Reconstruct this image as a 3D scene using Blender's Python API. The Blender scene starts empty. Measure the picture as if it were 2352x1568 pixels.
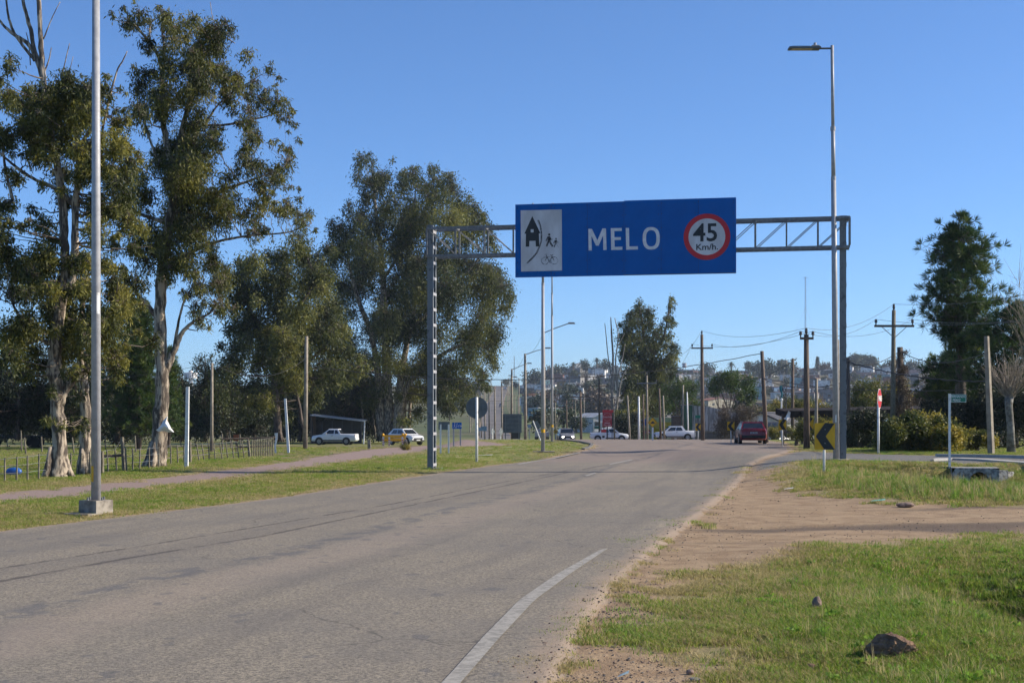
import bpy, math, random
import numpy as np
from mathutils import Vector, Matrix
R = math.radians
sc = bpy.context.scene
col = sc.collection
# ------------------------------------------------------------------ camera, light, exposure
CAMZ = 1.65
F = 2352 * 50 / 36.0          # focal length in the pixels of a 2352 wide frame
HOR = 960.0                   # horizon row in that frame
cam = bpy.data.cameras.new('camera'); cam.lens = 50; cam.sensor_width = 36
cam.shift_y = (HOR - 784) / 2352.0; cam.clip_start = 0.1; cam.clip_end = 9000
co = bpy.data.objects.new('camera', cam); col.objects.link(co)
co.location = (0, 0, CAMZ); co.rotation_euler = (R(90), 0, 0); sc.camera = co
SUN_AZ, SUN_EL = R(85), R(31)   # clockwise from +Y (the view), height
sd = Vector((math.sin(SUN_AZ)*math.cos(SUN_EL), math.cos(SUN_AZ)*math.cos(SUN_EL), math.sin(SUN_EL)))
sl = bpy.data.lights.new('sun', 'SUN'); sl.energy = 5.0; sl.angle = R(0.53); sl.color = (1.0, 0.89, 0.73)
so = bpy.data.objects.new('sun', sl); col.objects.link(so)
so.rotation_euler = sd.to_track_quat('Z', 'Y').to_euler(); so.location = (60, 20, 60)
w = bpy.data.worlds.new('World'); sc.world = w; w.use_nodes = True
nt = w.node_tree; nt.nodes.clear()
sky = nt.nodes.new('ShaderNodeTexSky'); sky.sky_type = 'NISHITA'; sky.sun_disc = False
sky.sun_elevation = SUN_EL; sky.sun_rotation = SUN_AZ; sky.altitude = 100
sky.air_density = .75; sky.dust_density = 0.4; sky.ozone_density = 6
bg = nt.nodes.new('ShaderNodeBackground'); bg.inputs['Strength'].default_value = 0.108
wo = nt.nodes.new('ShaderNodeOutputWorld')
wb = nt.nodes.new('ShaderNodeMix'); wb.data_type = 'RGBA'; wb.blend_type = 'MULTIPLY'; wb.inputs[0].default_value = 1; wb.inputs[7].default_value = (.84, .99, 1.12, 1)
nt.links.new(sky.outputs[0], wb.inputs[6]); nt.links.new(wb.outputs[2], bg.inputs[0]); nt.links.new(bg.outputs[0], wo.inputs[0])
vs = sc.view_settings
vs.view_transform = 'Standard'; vs.look = 'None'; vs.gamma = 1; vs.use_curve_mapping = False; vs.exposure = 0.56
sc.cycles.use_denoising = True
sc.cycles.max_bounces = 6; sc.cycles.transparent_max_bounces = 8; sc.cycles.volume_bounces = 0
sc.cycles.use_adaptive_sampling = True; sc.cycles.adaptive_threshold = 0.02
sc.render.film_transparent = False

# ------------------------------------------------------------------ helpers
def I(u, v, y):                       # a point of the photograph (2352 px frame) at distance y
    return Vector(((u-1176)/F*y, y, CAMZ + (HOR-v)/F*y))
def ss(x, a, b):
    t = np.clip((np.asarray(x, float)-a)/(b-a), 0, 1); return t*t*(3-2*t)
def bump(x, y, cx, cy, rx, ry):
    return np.exp(-(((x-cx)/rx)**2 + ((y-cy)/ry)**2))
def H(x, y):
    x = np.asarray(x, float); y = np.asarray(y, float)
    b = np.interp(y, [-60, 46, 70, 100, 118, 133, 150, 180], [0, 0, -.10, -.06, -.10, -.45, -.9, -1.4])
    u = x/np.maximum(y, 1)*F + 1176
    av = np.interp(y, [180, 230, 281, 340, 400, 500, 600, 700, 800, 950, 1090, 1300, 2000, 3000], [0, -.5, -.65, -.2, .8, 3.4, 6.6, 10.2, 14, 20.6, 28, 30, 20, 0])
    hl = np.interp(y, [180, 300, 450, 520, 600, 700, 800, 900, 1000, 1100, 1200, 1600, 3000], [0, -.6, 1.2, 4, 8, 14, 20, 26.5, 32, 36.5, 39.5, 42, 10])
    wr = ss(u, 1215, 1330)
    far = av*(1-wr) + hl*wr
    far = far + ss(y, 400, 900)*(1.6*np.sin(x*.021+1)+1.2*np.sin(x*.047+y*.01)+.8*np.sin(y*.03+x*.013))*wr
    h = b + far
    h = h + .35*ss(x, 5.2, 9)*ss(y, 24, 33)*(1-ss(y, 60, 82))
    h = h - .74*bump(x, y, 12.2, 36.2, 2.7, 4.8)*(1-ss(y, 39.4, 40.3))                       # hollow before the culvert
    h = h - .75*bump(x, y, 5.0, 12.9, .85, 3.0) + .14*bump(x, y, 3.3, 10.8, 1.2, 1.8) + .12*bump(x, y, 4.2, 17, 1.5, 1.2)   # ditch at the right corner
    h = h - .45*bump(x, y, -0.35, 62, 1.2, 4)                          # washed hollow in the left verge
    bl_ = np.interp(y, [-60, 46, 70, 85, 100, 125, 150, 180], [0, 0, -.13, -.26, -.46, -.82, -1.15, -1.4])
    wl_ = ss(-x-.02*y, 1.2, 4.5)*(1-ss(y, 175, 185)); h = h + (bl_-b)*wl_
    return h
def h1(x, y): return float(H(x, y))
def G(u, v):                          # where the ground is seen at (u, v)
    y = CAMZ*F/(v-HOR)
    for _ in range(60):
        x = (u-1176)/F*y
        y = .5*y + .5*(CAMZ-h1(x, y))*F/(v-HOR)
    return ((u-1176)/F*y, y)
def gx(u, y):                         # ground point under column u at distance y
    x = (u-1176)/F*y
    return Vector((x, y, h1(x, y)))

def link(name, me, parent=None, mats=None):
    o = bpy.data.objects.new(name, me); col.objects.link(o)
    if parent is not None: o.parent = parent
    if mats is not None and me is not None:
        for m in (mats if isinstance(mats, (list, tuple)) else [mats]): me.materials.append(m)
    return o
def tag(o, label=None, cat=None, group=None, kind=None):
    if label and len(label.split()) > 16: label = label.replace(' of the', '').replace(' the ', ' ')
    if label: o['label'] = label
    if cat: o['category'] = cat
    if group: o['group'] = group
    if kind: o['kind'] = kind
    return o
def thing(name, label, cat, loc=(0, 0, 0), rz=0, group=None):
    o = bpy.data.objects.new(name, None); col.objects.link(o)
    o.location = loc; o.rotation_euler = (0, 0, rz); o.empty_display_size = .3
    return tag(o, label, cat, group)

class MB:
    def __init__(s): s.v = []; s.f = []; s.m = []
    def add(s, vs_, fs, mi=0):
        n = len(s.v); s.v += [tuple(p) for p in vs_]
        for f in fs: s.f.append(tuple(i+n for i in f)); s.m.append(mi)
        return s
    def box(s, c, d, rot=None, mi=0, taper=1.0):
        hx, hy, hz = d[0]/2, d[1]/2, d[2]/2
        P = [Vector((sx*hx*(taper if sz > 0 else 1), sy*hy*(taper if sz > 0 else 1), sz*hz)) for sz in (-1, 1) for sy in (-1, 1) for sx in (-1, 1)]
        if rot is not None: P = [rot @ p for p in P]
        c = Vector(c)
        return s.add([p+c for p in P], [(0, 2, 3, 1), (4, 5, 7, 6), (0, 1, 5, 4), (2, 6, 7, 3), (0, 4, 6, 2), (1, 3, 7, 5)], mi)
    def tube(s, pts, rad, n=8, caps=True, mi=0):
        pts = [Vector(p) for p in pts]
        if not isinstance(rad, (list, tuple)): rad = [rad]*len(pts)
        base = len(s.v); up = None
        for i, p in enumerate(pts):
            d = (pts[min(i+1, len(pts)-1)] - pts[max(i-1, 0)])
            d = d.normalized() if d.length > 1e-9 else Vector((0, 0, 1))
            if up is None:
                a = Vector((1, 0, 0)) if abs(d.x) < .8 else Vector((0, 1, 0))
            else: a = up
            x = (a - d*a.dot(d)).normalized(); yv = d.cross(x); up = x
            for k in range(n):
                t = 2*math.pi*k/n
                s.v.append(tuple(p + (x*math.cos(t) + yv*math.sin(t))*rad[i]))
        for i in range(len(pts)-1):
            for k in range(n):
                a0 = base+i*n+k; a1 = base+i*n+(k+1) % n
                s.f.append((a0, a1, a1+n, a0+n)); s.m.append(mi)
        if caps:
            s.f.append(tuple(base+k for k in range(n))[::-1]); s.m.append(mi)
            e = base+(len(pts)-1)*n
            s.f.append(tuple(e+k for k in range(n))); s.m.append(mi)
        return s
    def prism(s, poly, o, ax, ay, depth, mi=0):     # 2D polygon in the plane (ax, ay) at o, given thickness along ax x ay
        ax = Vector(ax); ay = Vector(ay); nrm = ax.cross(ay).normalized(); o = Vector(o); n = len(poly)
        A = [o + ax*p[0] + ay*p[1] for p in poly]
        B = [p + nrm*depth for p in A]
        return s.add(A+B, [tuple(range(n))[::-1], tuple(range(n, 2*n))] + [(i, (i+1) % n, n+(i+1) % n, n+i) for i in range(n)], mi)
    def loft(s, rings, mi=0, caps=True):
        n = len(rings[0]); b = len(s.v)
        for r in rings: s.v += [tuple(p) for p in r]
        for i in range(len(rings)-1):
            for k in range(n):
                a0 = b+i*n+k; a1 = b+i*n+(k+1) % n
                s.f.append((a0, a0+n, a1+n, a1)); s.m.append(mi)
        if caps:
            s.f.append(tuple(b+k for k in range(n))); s.m.append(mi)
            e = b+(len(rings)-1)*n
            s.f.append(tuple(e+k for k in range(n))[::-1]); s.m.append(mi)
        return s
    def ball(s, c, r, sub=1, jit=0, rng=None, sq=(1, 1, 1), mi=0):
        import bmesh
        bm = bmesh.new(); bmesh.ops.create_icosphere(bm, subdivisions=sub, radius=1)
        vs_ = []
        for v in bm.verts:
            k = 1 + (rng.uniform(-jit, jit) if rng else 0)
            vs_.append((c[0]+v.co.x*r*k*sq[0], c[1]+v.co.y*r*k*sq[1], c[2]+v.co.z*r*k*sq[2]))
        fs = [tuple(v.index for v in f.verts) for f in bm.faces]; bm.free()
        return s.add(vs_, fs, mi)
    def mesh(s, name='mesh', smooth=False):
        me = bpy.data.meshes.new(name); me.from_pydata(s.v, [], s.f)
        me.polygons.foreach_set('material_index', s.m)
        if smooth: me.polygons.foreach_set('use_smooth', [True]*len(s.f))
        me.update(); return me
    def build(s, name, mats, parent=None, smooth=False):
        return link(name, s.mesh(name, smooth), parent, mats)

def np_mesh(name, V, Fq, tint=None, smooth=False):
    V = np.asarray(V, np.float32); Fq = np.asarray(Fq, np.int32); k = Fq.shape[1]
    me = bpy.data.meshes.new(name)
    me.vertices.add(len(V)); me.vertices.foreach_set('co', V.ravel())
    me.loops.add(Fq.size); me.loops.foreach_set('vertex_index', Fq.ravel())
    me.polygons.add(len(Fq)); me.polygons.foreach_set('loop_start', np.arange(0, Fq.size, k, dtype=np.int32))
    me.update(calc_edges=True)
    if smooth: me.polygons.foreach_set('use_smooth', np.ones(len(Fq), bool))
    if tint is not None: addattr(me, 'tint', tint)
    return me
def addattr(me, name, val):
    a = me.attributes.new(name, 'FLOAT', 'POINT'); a.data.foreach_set('value', np.asarray(val, np.float32))

# ------------------------------------------------------------------ materials
class NT:
    def __init__(s, name):
        s.m = bpy.data.materials.new(name); s.m.use_nodes = True; s.t = s.m.node_tree
        s.b = s.t.nodes['Principled BSDF']; s.o = s.t.nodes['Material Output']
    def n(s, typ, **kw):
        nd = s.t.nodes.new('ShaderNode'+typ)
        for k, v in kw.items():
            if isinstance(v, bpy.types.NodeSocket): s.t.links.new(v, nd.inputs[k.replace('_', ' ')] if k.replace('_', ' ') in nd.inputs else nd.inputs[k])
            elif hasattr(nd, k): setattr(nd, k, v)
            else: nd.inputs[k.replace('_', ' ')].default_value = v
        return nd
    def l(s, a, b): s.t.links.new(a, b)
    def math(s, op, a, b=0.0, c=None):
        nd = s.t.nodes.new('ShaderNodeMath'); nd.operation = op
        for i, x in enumerate((a, b) if c is None else (a, b, c)):
            if isinstance(x, bpy.types.NodeSocket): s.l(x, nd.inputs[i])
            else: nd.inputs[i].default_value = x
        return nd.outputs[0]
    def mix(s, f, a, b, mode='MIX'):
        nd = s.t.nodes.new('ShaderNodeMix'); nd.data_type = 'RGBA'; nd.blend_type = mode
        for i, x in ((0, f), (6, a), (7, b)):
            if isinstance(x, bpy.types.NodeSocket): s.l(x, nd.inputs[i])
            elif i == 0: nd.inputs[0].default_value = x
            else: nd.inputs[i].default_value = (*x, 1) if len(x) == 3 else x
        return nd.outputs[2]
    def mrange(s, x, a, b, c=0., d=1., smooth=True):
        nd = s.t.nodes.new('ShaderNodeMapRange'); nd.interpolation_type = 'SMOOTHSTEP' if smooth else 'LINEAR'
        s.l(x, nd.inputs[0])
        for i, q in enumerate((a, b, c, d)): nd.inputs[i+1].default_value = q
        return nd.outputs[0]
    def noise(s, scale, detail=4, rough=.55, vec=None, dist=0., dim=None):
        nd = s.t.nodes.new('ShaderNodeTexNoise'); nd.inputs['Scale'].default_value = scale
        nd.inputs['Detail'].default_value = detail; nd.inputs['Roughness'].default_value = rough; nd.inputs['Distortion'].default_value = dist
        if vec is not None: s.l(vec, nd.inputs['Vector'])
        return nd.outputs['Fac']
    def coord(s, kind='Object', scale=(1, 1, 1)):
        tc = s.t.nodes.new('ShaderNodeTexCoord'); mp = s.t.nodes.new('ShaderNodeMapping')
        mp.inputs['Scale'].default_value = scale; s.l(tc.outputs[kind], mp.inputs['Vector']); return mp.outputs[0]
    def attr(s, name):
        nd = s.t.nodes.new('ShaderNodeAttribute'); nd.attribute_name = name; return nd.outputs['Fac']
    def bump(s, h, st=.3, dist=.02):
        nd = s.t.nodes.new('ShaderNodeBump'); nd.inputs['Strength'].default_value = st; nd.inputs['Distance'].default_value = dist
        s.l(h, nd.inputs['Height']); s.l(nd.outputs[0], s.b.inputs['Normal'])
def mat(name, c, rough=.6, metal=0., var=.15, scale=6., c2=None, stretch=(1, 1, 1), bump=.15, bd=.01, spec=.5, trans=0, coat=0, thr=(.35, .65), detail=5):
    t = NT(name); v = t.coord('Object', stretch)
    n1 = t.noise(scale, detail, .6, v)
    c2 = c2 or tuple(x*(1-var*1.6) for x in c)
    t.l(t.mix(t.mrange(n1, *thr), c2, c), t.b.inputs['Base Color'])
    n2 = t.noise(scale*5, 3, .6, v)
    t.l(t.mrange(n2, .3, .7, max(rough-.08, .02), min(rough+.1, 1)), t.b.inputs['Roughness'])
    t.b.inputs['Metallic'].default_value = metal; t.b.inputs['Specular IOR Level'].default_value = spec
    if coat: t.b.inputs['Coat Weight'].default_value = coat; t.b.inputs['Coat Roughness'].default_value = .05
    if bump: t.bump(n2, bump, bd)
    return t.m
def leafmat(name, dark, mid, lite, tr=.42, rough=.55):
    t = NT(name); a = t.attr('tint'); v = t.coord('Object')
    big = t.noise(.6, 3, .6, v)
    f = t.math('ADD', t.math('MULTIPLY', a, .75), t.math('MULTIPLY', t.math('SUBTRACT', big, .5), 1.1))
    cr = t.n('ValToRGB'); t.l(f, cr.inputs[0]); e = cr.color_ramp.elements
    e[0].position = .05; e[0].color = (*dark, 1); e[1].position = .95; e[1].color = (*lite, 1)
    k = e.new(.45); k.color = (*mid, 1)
    t.l(cr.outputs[0], t.b.inputs['Base Color']); t.b.inputs['Roughness'].default_value = rough
    t.b.inputs['Specular IOR Level'].default_value = .35
    tl = t.n('BsdfTranslucent'); t.l(cr.outputs[0], tl.inputs['Color'])
    mx = t.n('MixShader'); mx.inputs[0].default_value = tr
    t.l(t.b.outputs[0], mx.inputs[1]); t.l(tl.outputs[0], mx.inputs[2]); t.l(mx.outputs[0], t.o.inputs['Surface'])
    return t.m
M = {}
M['galv'] = mat('galvanised', (.36, .36, .37), .5, .0, .12, 9, bump=.05)
M['galv_dark'] = mat('weathered_grey_steel', (.20, .21, .22), .6, .0, c2=(.12, .125, .13), scale=14, bump=.1)
M['column'] = mat('grey_painted_steel', (.15, .165, .175), .6, 0, c2=(.08, .085, .09), scale=7, thr=(.3, .5), bump=.1)
M['concrete'] = mat('concrete', (.32, .285, .235), .9, 0, c2=(.15, .13, .105), scale=5, bump=.5)
M['conc_pole'] = mat('concrete_pole_surface', (.30, .26, .20), .85, 0, c2=(.19, .16, .125), scale=3, bump=.3)
M['wood'] = mat('weathered_pole_wood', (.17, .12, .085), .85, 0, c2=(.075, .055, .045), scale=4, stretch=(6, 6, .7), bump=.5)
M['woodg'] = mat('grey_post_wood', (.24, .21, .15), .9, 0, c2=(.09, .08, .06), scale=6, stretch=(8, 8, 1), bump=.5)
M['black'] = mat('black_rubber', (.012, .012, .013), .7, var=.1)
M['dark'] = mat('dark_metal', (.03, .033, .04), .5, var=.2)
M['white'] = mat('white_paint', (.72, .72, .70), .5, var=.12, scale=3, bump=.05)
M['whitepost'] = mat('white_post_paint', (.70, .70, .68), .6, c2=(.42, .41, .38), scale=9, thr=(.28, .5), bump=.1)
M['signback'] = mat('dull_sign_back', (.11, .135, .15), .55, 0, var=.2, scale=3, bump=.05)
M['blue'] = mat('blue_sign_sheet', (.0, .105, .385), .65, var=.06, scale=2, bump=.02, spec=.2)
M['blue2'] = mat('blue_sign_sheet_deeper', (.0, .100, .37), .65, var=.06, scale=2, bump=.02, spec=.2)
M['signwhite'] = mat('grimy_white_sheet', (.60, .59, .60), .5, c2=(.47, .45, .45), scale=2.2, stretch=(1, 1, .35), bump=.02)
M['ink'] = mat('black_print', (.012, .012, .014), .5, var=.1)
M['letter'] = mat('grey_white_lettering', (.68, .68, .68), .5, var=.1, scale=8)
M['redprint'] = mat('red_sign_print', (.50, .004, .012), .45, var=.08)
M['yellow'] = mat('yellow_sign_sheet', (.72, .38, .004), .5, var=.08, scale=5)
M['ybar'] = mat('orange_yellow_plastic', (.85, .42, .01), .5, var=.1)
M['green'] = mat('green_sign_sheet', (.003, .16, .09), .45, var=.05)
M['bark'] = mat('pale_eucalyptus_bark', (.40, .33, .25), .9, 0, c2=(.075, .058, .045), scale=3.2, stretch=(2.6, 2.6, .6), thr=(.44, .58), bump=.7, bd=.03, detail=7)
M['bark2'] = mat('dark_bark', (.13, .10, .08), .95, 0, c2=(.05, .04, .033), scale=3, stretch=(3, 3, .6), bump=.8, bd=.03)
M['deadwood'] = mat('dead_grey_wood', (.32, .29, .25), .9, 0, c2=(.13, .115, .10), scale=4, stretch=(2, 2, .8), bump=.4)
M['twig'] = mat('pale_twigs', (.30, .25, .19), .9, var=.2)
M['leaf_euc'] = leafmat('eucalyptus_leaves', (.026, .036, .011), (.105, .118, .032), (.34, .30, .055))
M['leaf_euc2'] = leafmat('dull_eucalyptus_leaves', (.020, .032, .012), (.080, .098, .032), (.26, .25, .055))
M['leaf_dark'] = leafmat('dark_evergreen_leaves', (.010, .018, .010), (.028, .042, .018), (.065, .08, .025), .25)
M['leaf_pine'] = leafmat('pine_needles', (.018, .045, .014), (.065, .115, .026), (.20, .22, .04), .25)
M['leaf_bush'] = leafmat('bush_leaves', (.04, .06, .012), (.13, .14, .028), (.42, .32, .05))
M['leaf_green'] = leafmat('fresh_green_leaves', (.02, .045, .01), (.055, .10, .018), (.11, .15, .028))
M['leaf_brown'] = leafmat('dry_brown_foliage', (.05, .035, .025), (.11, .08, .055), (.19, .14, .09), .2)
M['leaf_hill'] = leafmat('distant_foliage', (.012, .024, .010), (.038, .058, .020), (.11, .12, .04), .2)
M['glass'] = mat('dark_window_glass', (.015, .02, .028), .08, 0, var=.1, bump=0, spec=.8)
M['tyre'] = mat('tyre_rubber', (.015, .015, .016), .8, var=.1)
M['rim'] = mat('silver_rim', (.45, .46, .48), .35, .6, var=.1)
def paint(name, c, rough=.3): return mat(name, c, rough, 0, var=.05, bump=0, coat=.5)
# ------------------------------------------------------------------ ground, road, tracks
def Gs(pts): return [G(*p) for p in pts]
left_edge = [(-13, -8), (-12, 3), (-10, 12)] + Gs([(0, 1222), (280, 1188), (600, 1150), (994, 1089), (1200, 1062), (1290, 1046), (1340, 1035)]) + [(4.9, 84), (5.4, 92), (5.0, 101), (4.0, 110), (1.5, 135), (-1.5, 165), (-4.6, 215), (-6.6, 281)]
right_edge = [(-1.6, -8), (-.5, 3)] + Gs([(1292, 1568), (1345, 1450), (1420, 1345), (1530, 1250), (1620, 1180), (1700, 1110)]) + [(7.2, 43), (9.6, 51), (12.2, 61), (15.5, 78), (18.6, 97), (19.5, 110), (18.5, 128), (24, 150), (30, 168), (22, 178), (9, 190), (3.0, 225), (.0, 281)]
POLY = {
 'A': left_edge + right_edge[::-1],
 'C': Gs([(1690, 1052), (1760, 1041), (1850, 1036), (2020, 1043), (2200, 1047), (2352, 1050), (2700, 1056), (2700, 1070), (2352, 1065), (2200, 1064), (2080, 1062), (1900, 1058), (1835, 1058), (1790, 1072), (1720, 1085)]),
 'D': Gs([(1640, 1110), (1700, 1085), (1800, 1066), (1803, 1080), (1785, 1100), (1830, 1125), (1950, 1143), (2100, 1154), (2352, 1165), (2800, 1180), (2800, 1212), (2352, 1229), (2050, 1243), (1850, 1266), (1700, 1296), (1590, 1340), (1480, 1400), (1440, 1440), (1430, 1480), (1560, 1500), (1640, 1540), (1700, 1600), (1500, 1900), (1000, 1900), (1100, 1700), (1200, 1568), (1265, 1450), (1350, 1345), (1460, 1250), (1560, 1180)]),
 'P': Gs([(-300, 1170), (0, 1133), (300, 1105), (560, 1075), (760, 1045), (900, 1028), (1000, 1022), (1150, 1019), (1180, 1022), (1000, 1030), (900, 1043), (760, 1064), (560, 1092), (300, 1124), (0, 1154), (-300, 1196)]),
}
def seg_dist(x, y, P, closed):
    P = np.array(P, float); n = len(P); best = np.full(x.shape, 1e9); al = np.zeros(x.shape); sg = np.zeros(x.shape); acc = 0.
    for i in range(n if closed else n-1):
        a = P[i]; b = P[(i+1) % n]; d = b-a; L = math.hypot(*d)+1e-9
        t = np.clip(((x-a[0])*d[0]+(y-a[1])*d[1])/L**2, 0, 1)
        dd = np.hypot(x-a[0]-t*d[0], y-a[1]-t*d[1]); m = dd < best
        best = np.where(m, dd, best); al = np.where(m, acc+t*L, al)
        sg = np.where(m, np.sign((x-a[0])*d[1]-(y-a[1])*d[0]), sg); acc += L
    return best, al, sg
def inside(x, y, P):
    P = np.array(P, float); n = len(P); c = np.zeros(x.shape, bool)
    for i in range(n):
        a = P[i]; b = P[(i+1) % n]
        if a[1] == b[1]: continue
        c ^= ((a[1] > y) != (b[1] > y)) & (x < (b[0]-a[0])*(y-a[1])/(b[1]-a[1])+a[0])
    return c
def av_cx(y): return np.interp(y, [281, 400, 600, 800, 1090, 1400], [-3.3, -5.4, -8.1, -8.6, -7.4, -6])
def av_hw(y): return np.interp(y, [281, 1090], [3.3, 4.8])
def psd(x, y, key):
    P = POLY[key]; d, _, _ = seg_dist(x, y, P, True); d = np.where(inside(x, y, P), d, -d)
    if key == 'A':     # the avenue climbing the hill far behind
        cx = av_cx(y); hw = av_hw(y)
        d = np.where(y > 270, np.maximum(np.where(y < 290, d, -99), hw-np.abs(x-cx)), d)
    return d
tt = np.concatenate([-np.linspace(1.7, .42, 26)[:-1], np.arange(-.42, .42, .0019), np.linspace(.42, 1.7, 26)])
rows = list(np.arange(-5, 4, .5)); y = 4.
while y < 155: rows.append(y); y += max(.05, .011*y)
while y < 3200: rows.append(y); y += .022*y
rows = np.array(rows)
GX = tt[None, :]*(rows[:, None]+7); GY = np.repeat(rows[:, None], len(tt), 1)
nr, nc = GX.shape; gxv = GX.ravel(); gyv = GY.ravel()
near = gyv < 330
SD = {}
for k in 'ACDP':
    d = np.full(gxv.shape, -9.); d[near] = psd(gxv[near], gyv[near], k)
    if k == 'A':
        f_ = ~near; cx = av_cx(gyv[f_]); d[f_] = av_hw(gyv[f_])-np.abs(gxv[f_]-cx); d[gyv > 1250] = -9
    SD[k] = np.clip(d, -9, 9)
centre = [(-16, 4)] + Gs([(-200, 1490), (0, 1430), (430, 1320), (650, 1278), (900, 1210), (1130, 1150), (1340, 1098), (1410, 1070), (1500, 1048)]) + [(9, 80), (12.2, 97), (13, 115), (10, 140), (2, 180)]
crack1 = Gs([(-300, 1400), (0, 1342), (300, 1287), (600, 1237), (1000, 1152), (1250, 1099), (1400, 1068), (1520, 1040)])
crack2 = Gs([(-300, 1370), (0, 1312), (300, 1264), (600, 1213), (900, 1161), (1180, 1105), (1300, 1084)])
cd, al, sg = seg_dist(gxv, gyv, centre, False)
k1, _, _ = seg_dist(gxv, gyv, crack1, False); k2, _, _ = seg_dist(gxv, gyv, crack2, False)
hz = H(gxv, gyv)
grass_sd = -np.maximum.reduce([SD[k] for k in 'ACDP'])
rg = np.random.default_rng(5)
def vnoise(x, y, s, seed):           # cheap smooth value noise
    r = np.random.default_rng(seed); T = r.random((256, 256)); a = x/s; b = y/s
    i = np.floor(a).astype(int); j = np.floor(b).astype(int); fa = a-i; fb = b-j; fa = fa*fa*(3-2*fa); fb = fb*fb*(3-2*fb)
    g = lambda p, q: T[p % 256, q % 256]
    return (g(i, j)*(1-fa)+g(i+1, j)*fa)*(1-fb)+(g(i, j+1)*(1-fa)+g(i+1, j+1)*fa)*fb
nz = vnoise(gxv, gyv, .9, 1)*.55+vnoise(gxv, gyv, .3, 2)*.3+vnoise(gxv, gyv, .1, 3)*.15
rough = np.clip(grass_sd/.6, 0, 1)*.09 + np.clip(SD['D'], 0, .5)*.07 + np.clip((.25-np.abs(SD['A']))/.25, 0, 1)*.03
hz = hz + (nz-.5)*rough*np.clip(90/(gyv+1), 0, 1)
hz = hz + .035*ss(SD['A'], 0, .12)*(gyv < 60)     # the asphalt stands a little proud of its shoulder
# wheel ruts and the dark wet hollow of the dirt track
rut = bump(gxv, gyv, 4.6, 21.6, 3.2, .35)*.05 + bump(gxv, gyv, 5.2, 24.6, 4., .3)*.03
hz = hz - rut*(SD['D'] > 0)
gmat = NT('ground_surface')
V = gmat.coord('Object')
aA = gmat.attr('A'); aD = gmat.attr('D'); aP = gmat.attr('P'); aC = gmat.attr('C'); aG = gmat.attr('grass')
n_big = gmat.noise(.35, 4, .6, V); n_mid = gmat.noise(2.2, 5, .65, V); n_fine = gmat.noise(22, 4, .7, V); n_grit = gmat.noise(90, 2, .8, V)
def off(a, n, k): return gmat.math('ADD', a, gmat.math('MULTIPLY', gmat.math('SUBTRACT', n, .5), k))
# asphalt
asph = gmat.mix(gmat.mrange(gmat.noise(38, 3, .8, V), .34, .66), (.088, .080, .066), (.335, .288, .215))
asph = gmat.mix(gmat.mrange(n_fine, .40, .7, 0, .5), asph, (.22, .19, .155))
asph = gmat.mix(gmat.mrange(n_big, .42, .62, 0, .35), asph, (.14, .13, .118))
stv = gmat.n('CombineXYZ'); cs_ = gmat.attr('cs'); al_ = gmat.attr('al')
gmat.l(gmat.math('MULTIPLY', cs_, 1.0), stv.inputs[0]); gmat.l(gmat.math('MULTIPLY', al_, .05), stv.inputs[1])
n_streak = gmat.noise(1.6, 5, .6, stv.outputs[0])
asph = gmat.mix(gmat.mrange(n_streak, .44, .66, 0, .35), asph, (.11, .10, .092))
dustn = off(gmat.mrange(aA, 0., .7, 1., 0.), n_mid, .9)
asph = gmat.mix(gmat.mrange(dustn, .35, 1.1, 0, .85), asph, (.33, .25, .18))
dcen = off(gmat.mrange(gmat.math('ABSOLUTE', gmat.math('ADD', cs_, -.7)), 0., 1.3, 1, 0), n_mid, 1.)
asph = gmat.mix(gmat.mrange(dcen, .4, 1.2, 0, .32), asph, (.33, .26, .205))
far_y = gmat.n('SeparateXYZ', Vector=V).outputs[1]; far_red = gmat.math('MULTIPLY', gmat.mrange(far_y, 50., 56., 0, .5), gmat.mrange(far_y, 150., 200., 1, 0))
asph = gmat.mix(far_red, asph, (.24, .18, .15))
pv = gmat.n('CombineXYZ'); gmat.l(gmat.math('MULTIPLY', cs_, 2.6), pv.inputs[0]); gmat.l(gmat.math('MULTIPLY', al_, 1.9), pv.inputs[1])
n_patch = gmat.noise(1.0, 3, .55, pv.outputs[0])
pm = gmat.math('MULTIPLY', gmat.mrange(gmat.math('ABSOLUTE', cs_), .12, .30, 1, 0), gmat.mrange(n_patch, .49, .54, 0, .6))
asph = gmat.mix(pm, asph, (.095, .095, .10))
n_sp = gmat.noise(2.6, 2, .5, gmat.coord('Object', (1.3, .9, 1)))
asph = gmat.mix(gmat.mrange(n_sp, .665, .69, 0, .5), asph, (.09, .09, .095))
for ak, nn in (('k1', .055), ('k2', .045)):
    kk = off(gmat.attr(ak), gmat.noise(3.5, 4, .7, V), .10)
    asph = gmat.mix(gmat.math('MULTIPLY', gmat.mrange(kk, .02, nn+.02, .85, 0), gmat.mrange(gmat.noise(.8, 3, .6, V), .38, .5)), asph, (.065, .055, .05))
vc = gmat.n('TexVoronoi', feature='DISTANCE_TO_EDGE'); vc.inputs['Scale'].default_value = .28
wv = gmat.n('VectorMath', operation='ADD'); gmat.l(V, wv.inputs[0])
wn = gmat.t.nodes.new('ShaderNodeTexNoise'); wn.inputs['Scale'].default_value = .9; wn.inputs['Detail'].default_value = 5; gmat.l(V, wn.inputs['Vector'])
gmat.l(wn.outputs['Color'], wv.inputs[1]); gmat.l(wv.outputs[0], vc.inputs['Vector'])
asph = gmat.mix(gmat.math('MULTIPLY', gmat.mrange(vc.outputs[0], .0, .006, .6, 0), gmat.mrange(n_big, .45, .55)), asph, (.06, .055, .05))
asph = gmat.mix(gmat.mrange(far_y, 170., 240., 0, .7), asph, (.125, .115, .115))
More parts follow.
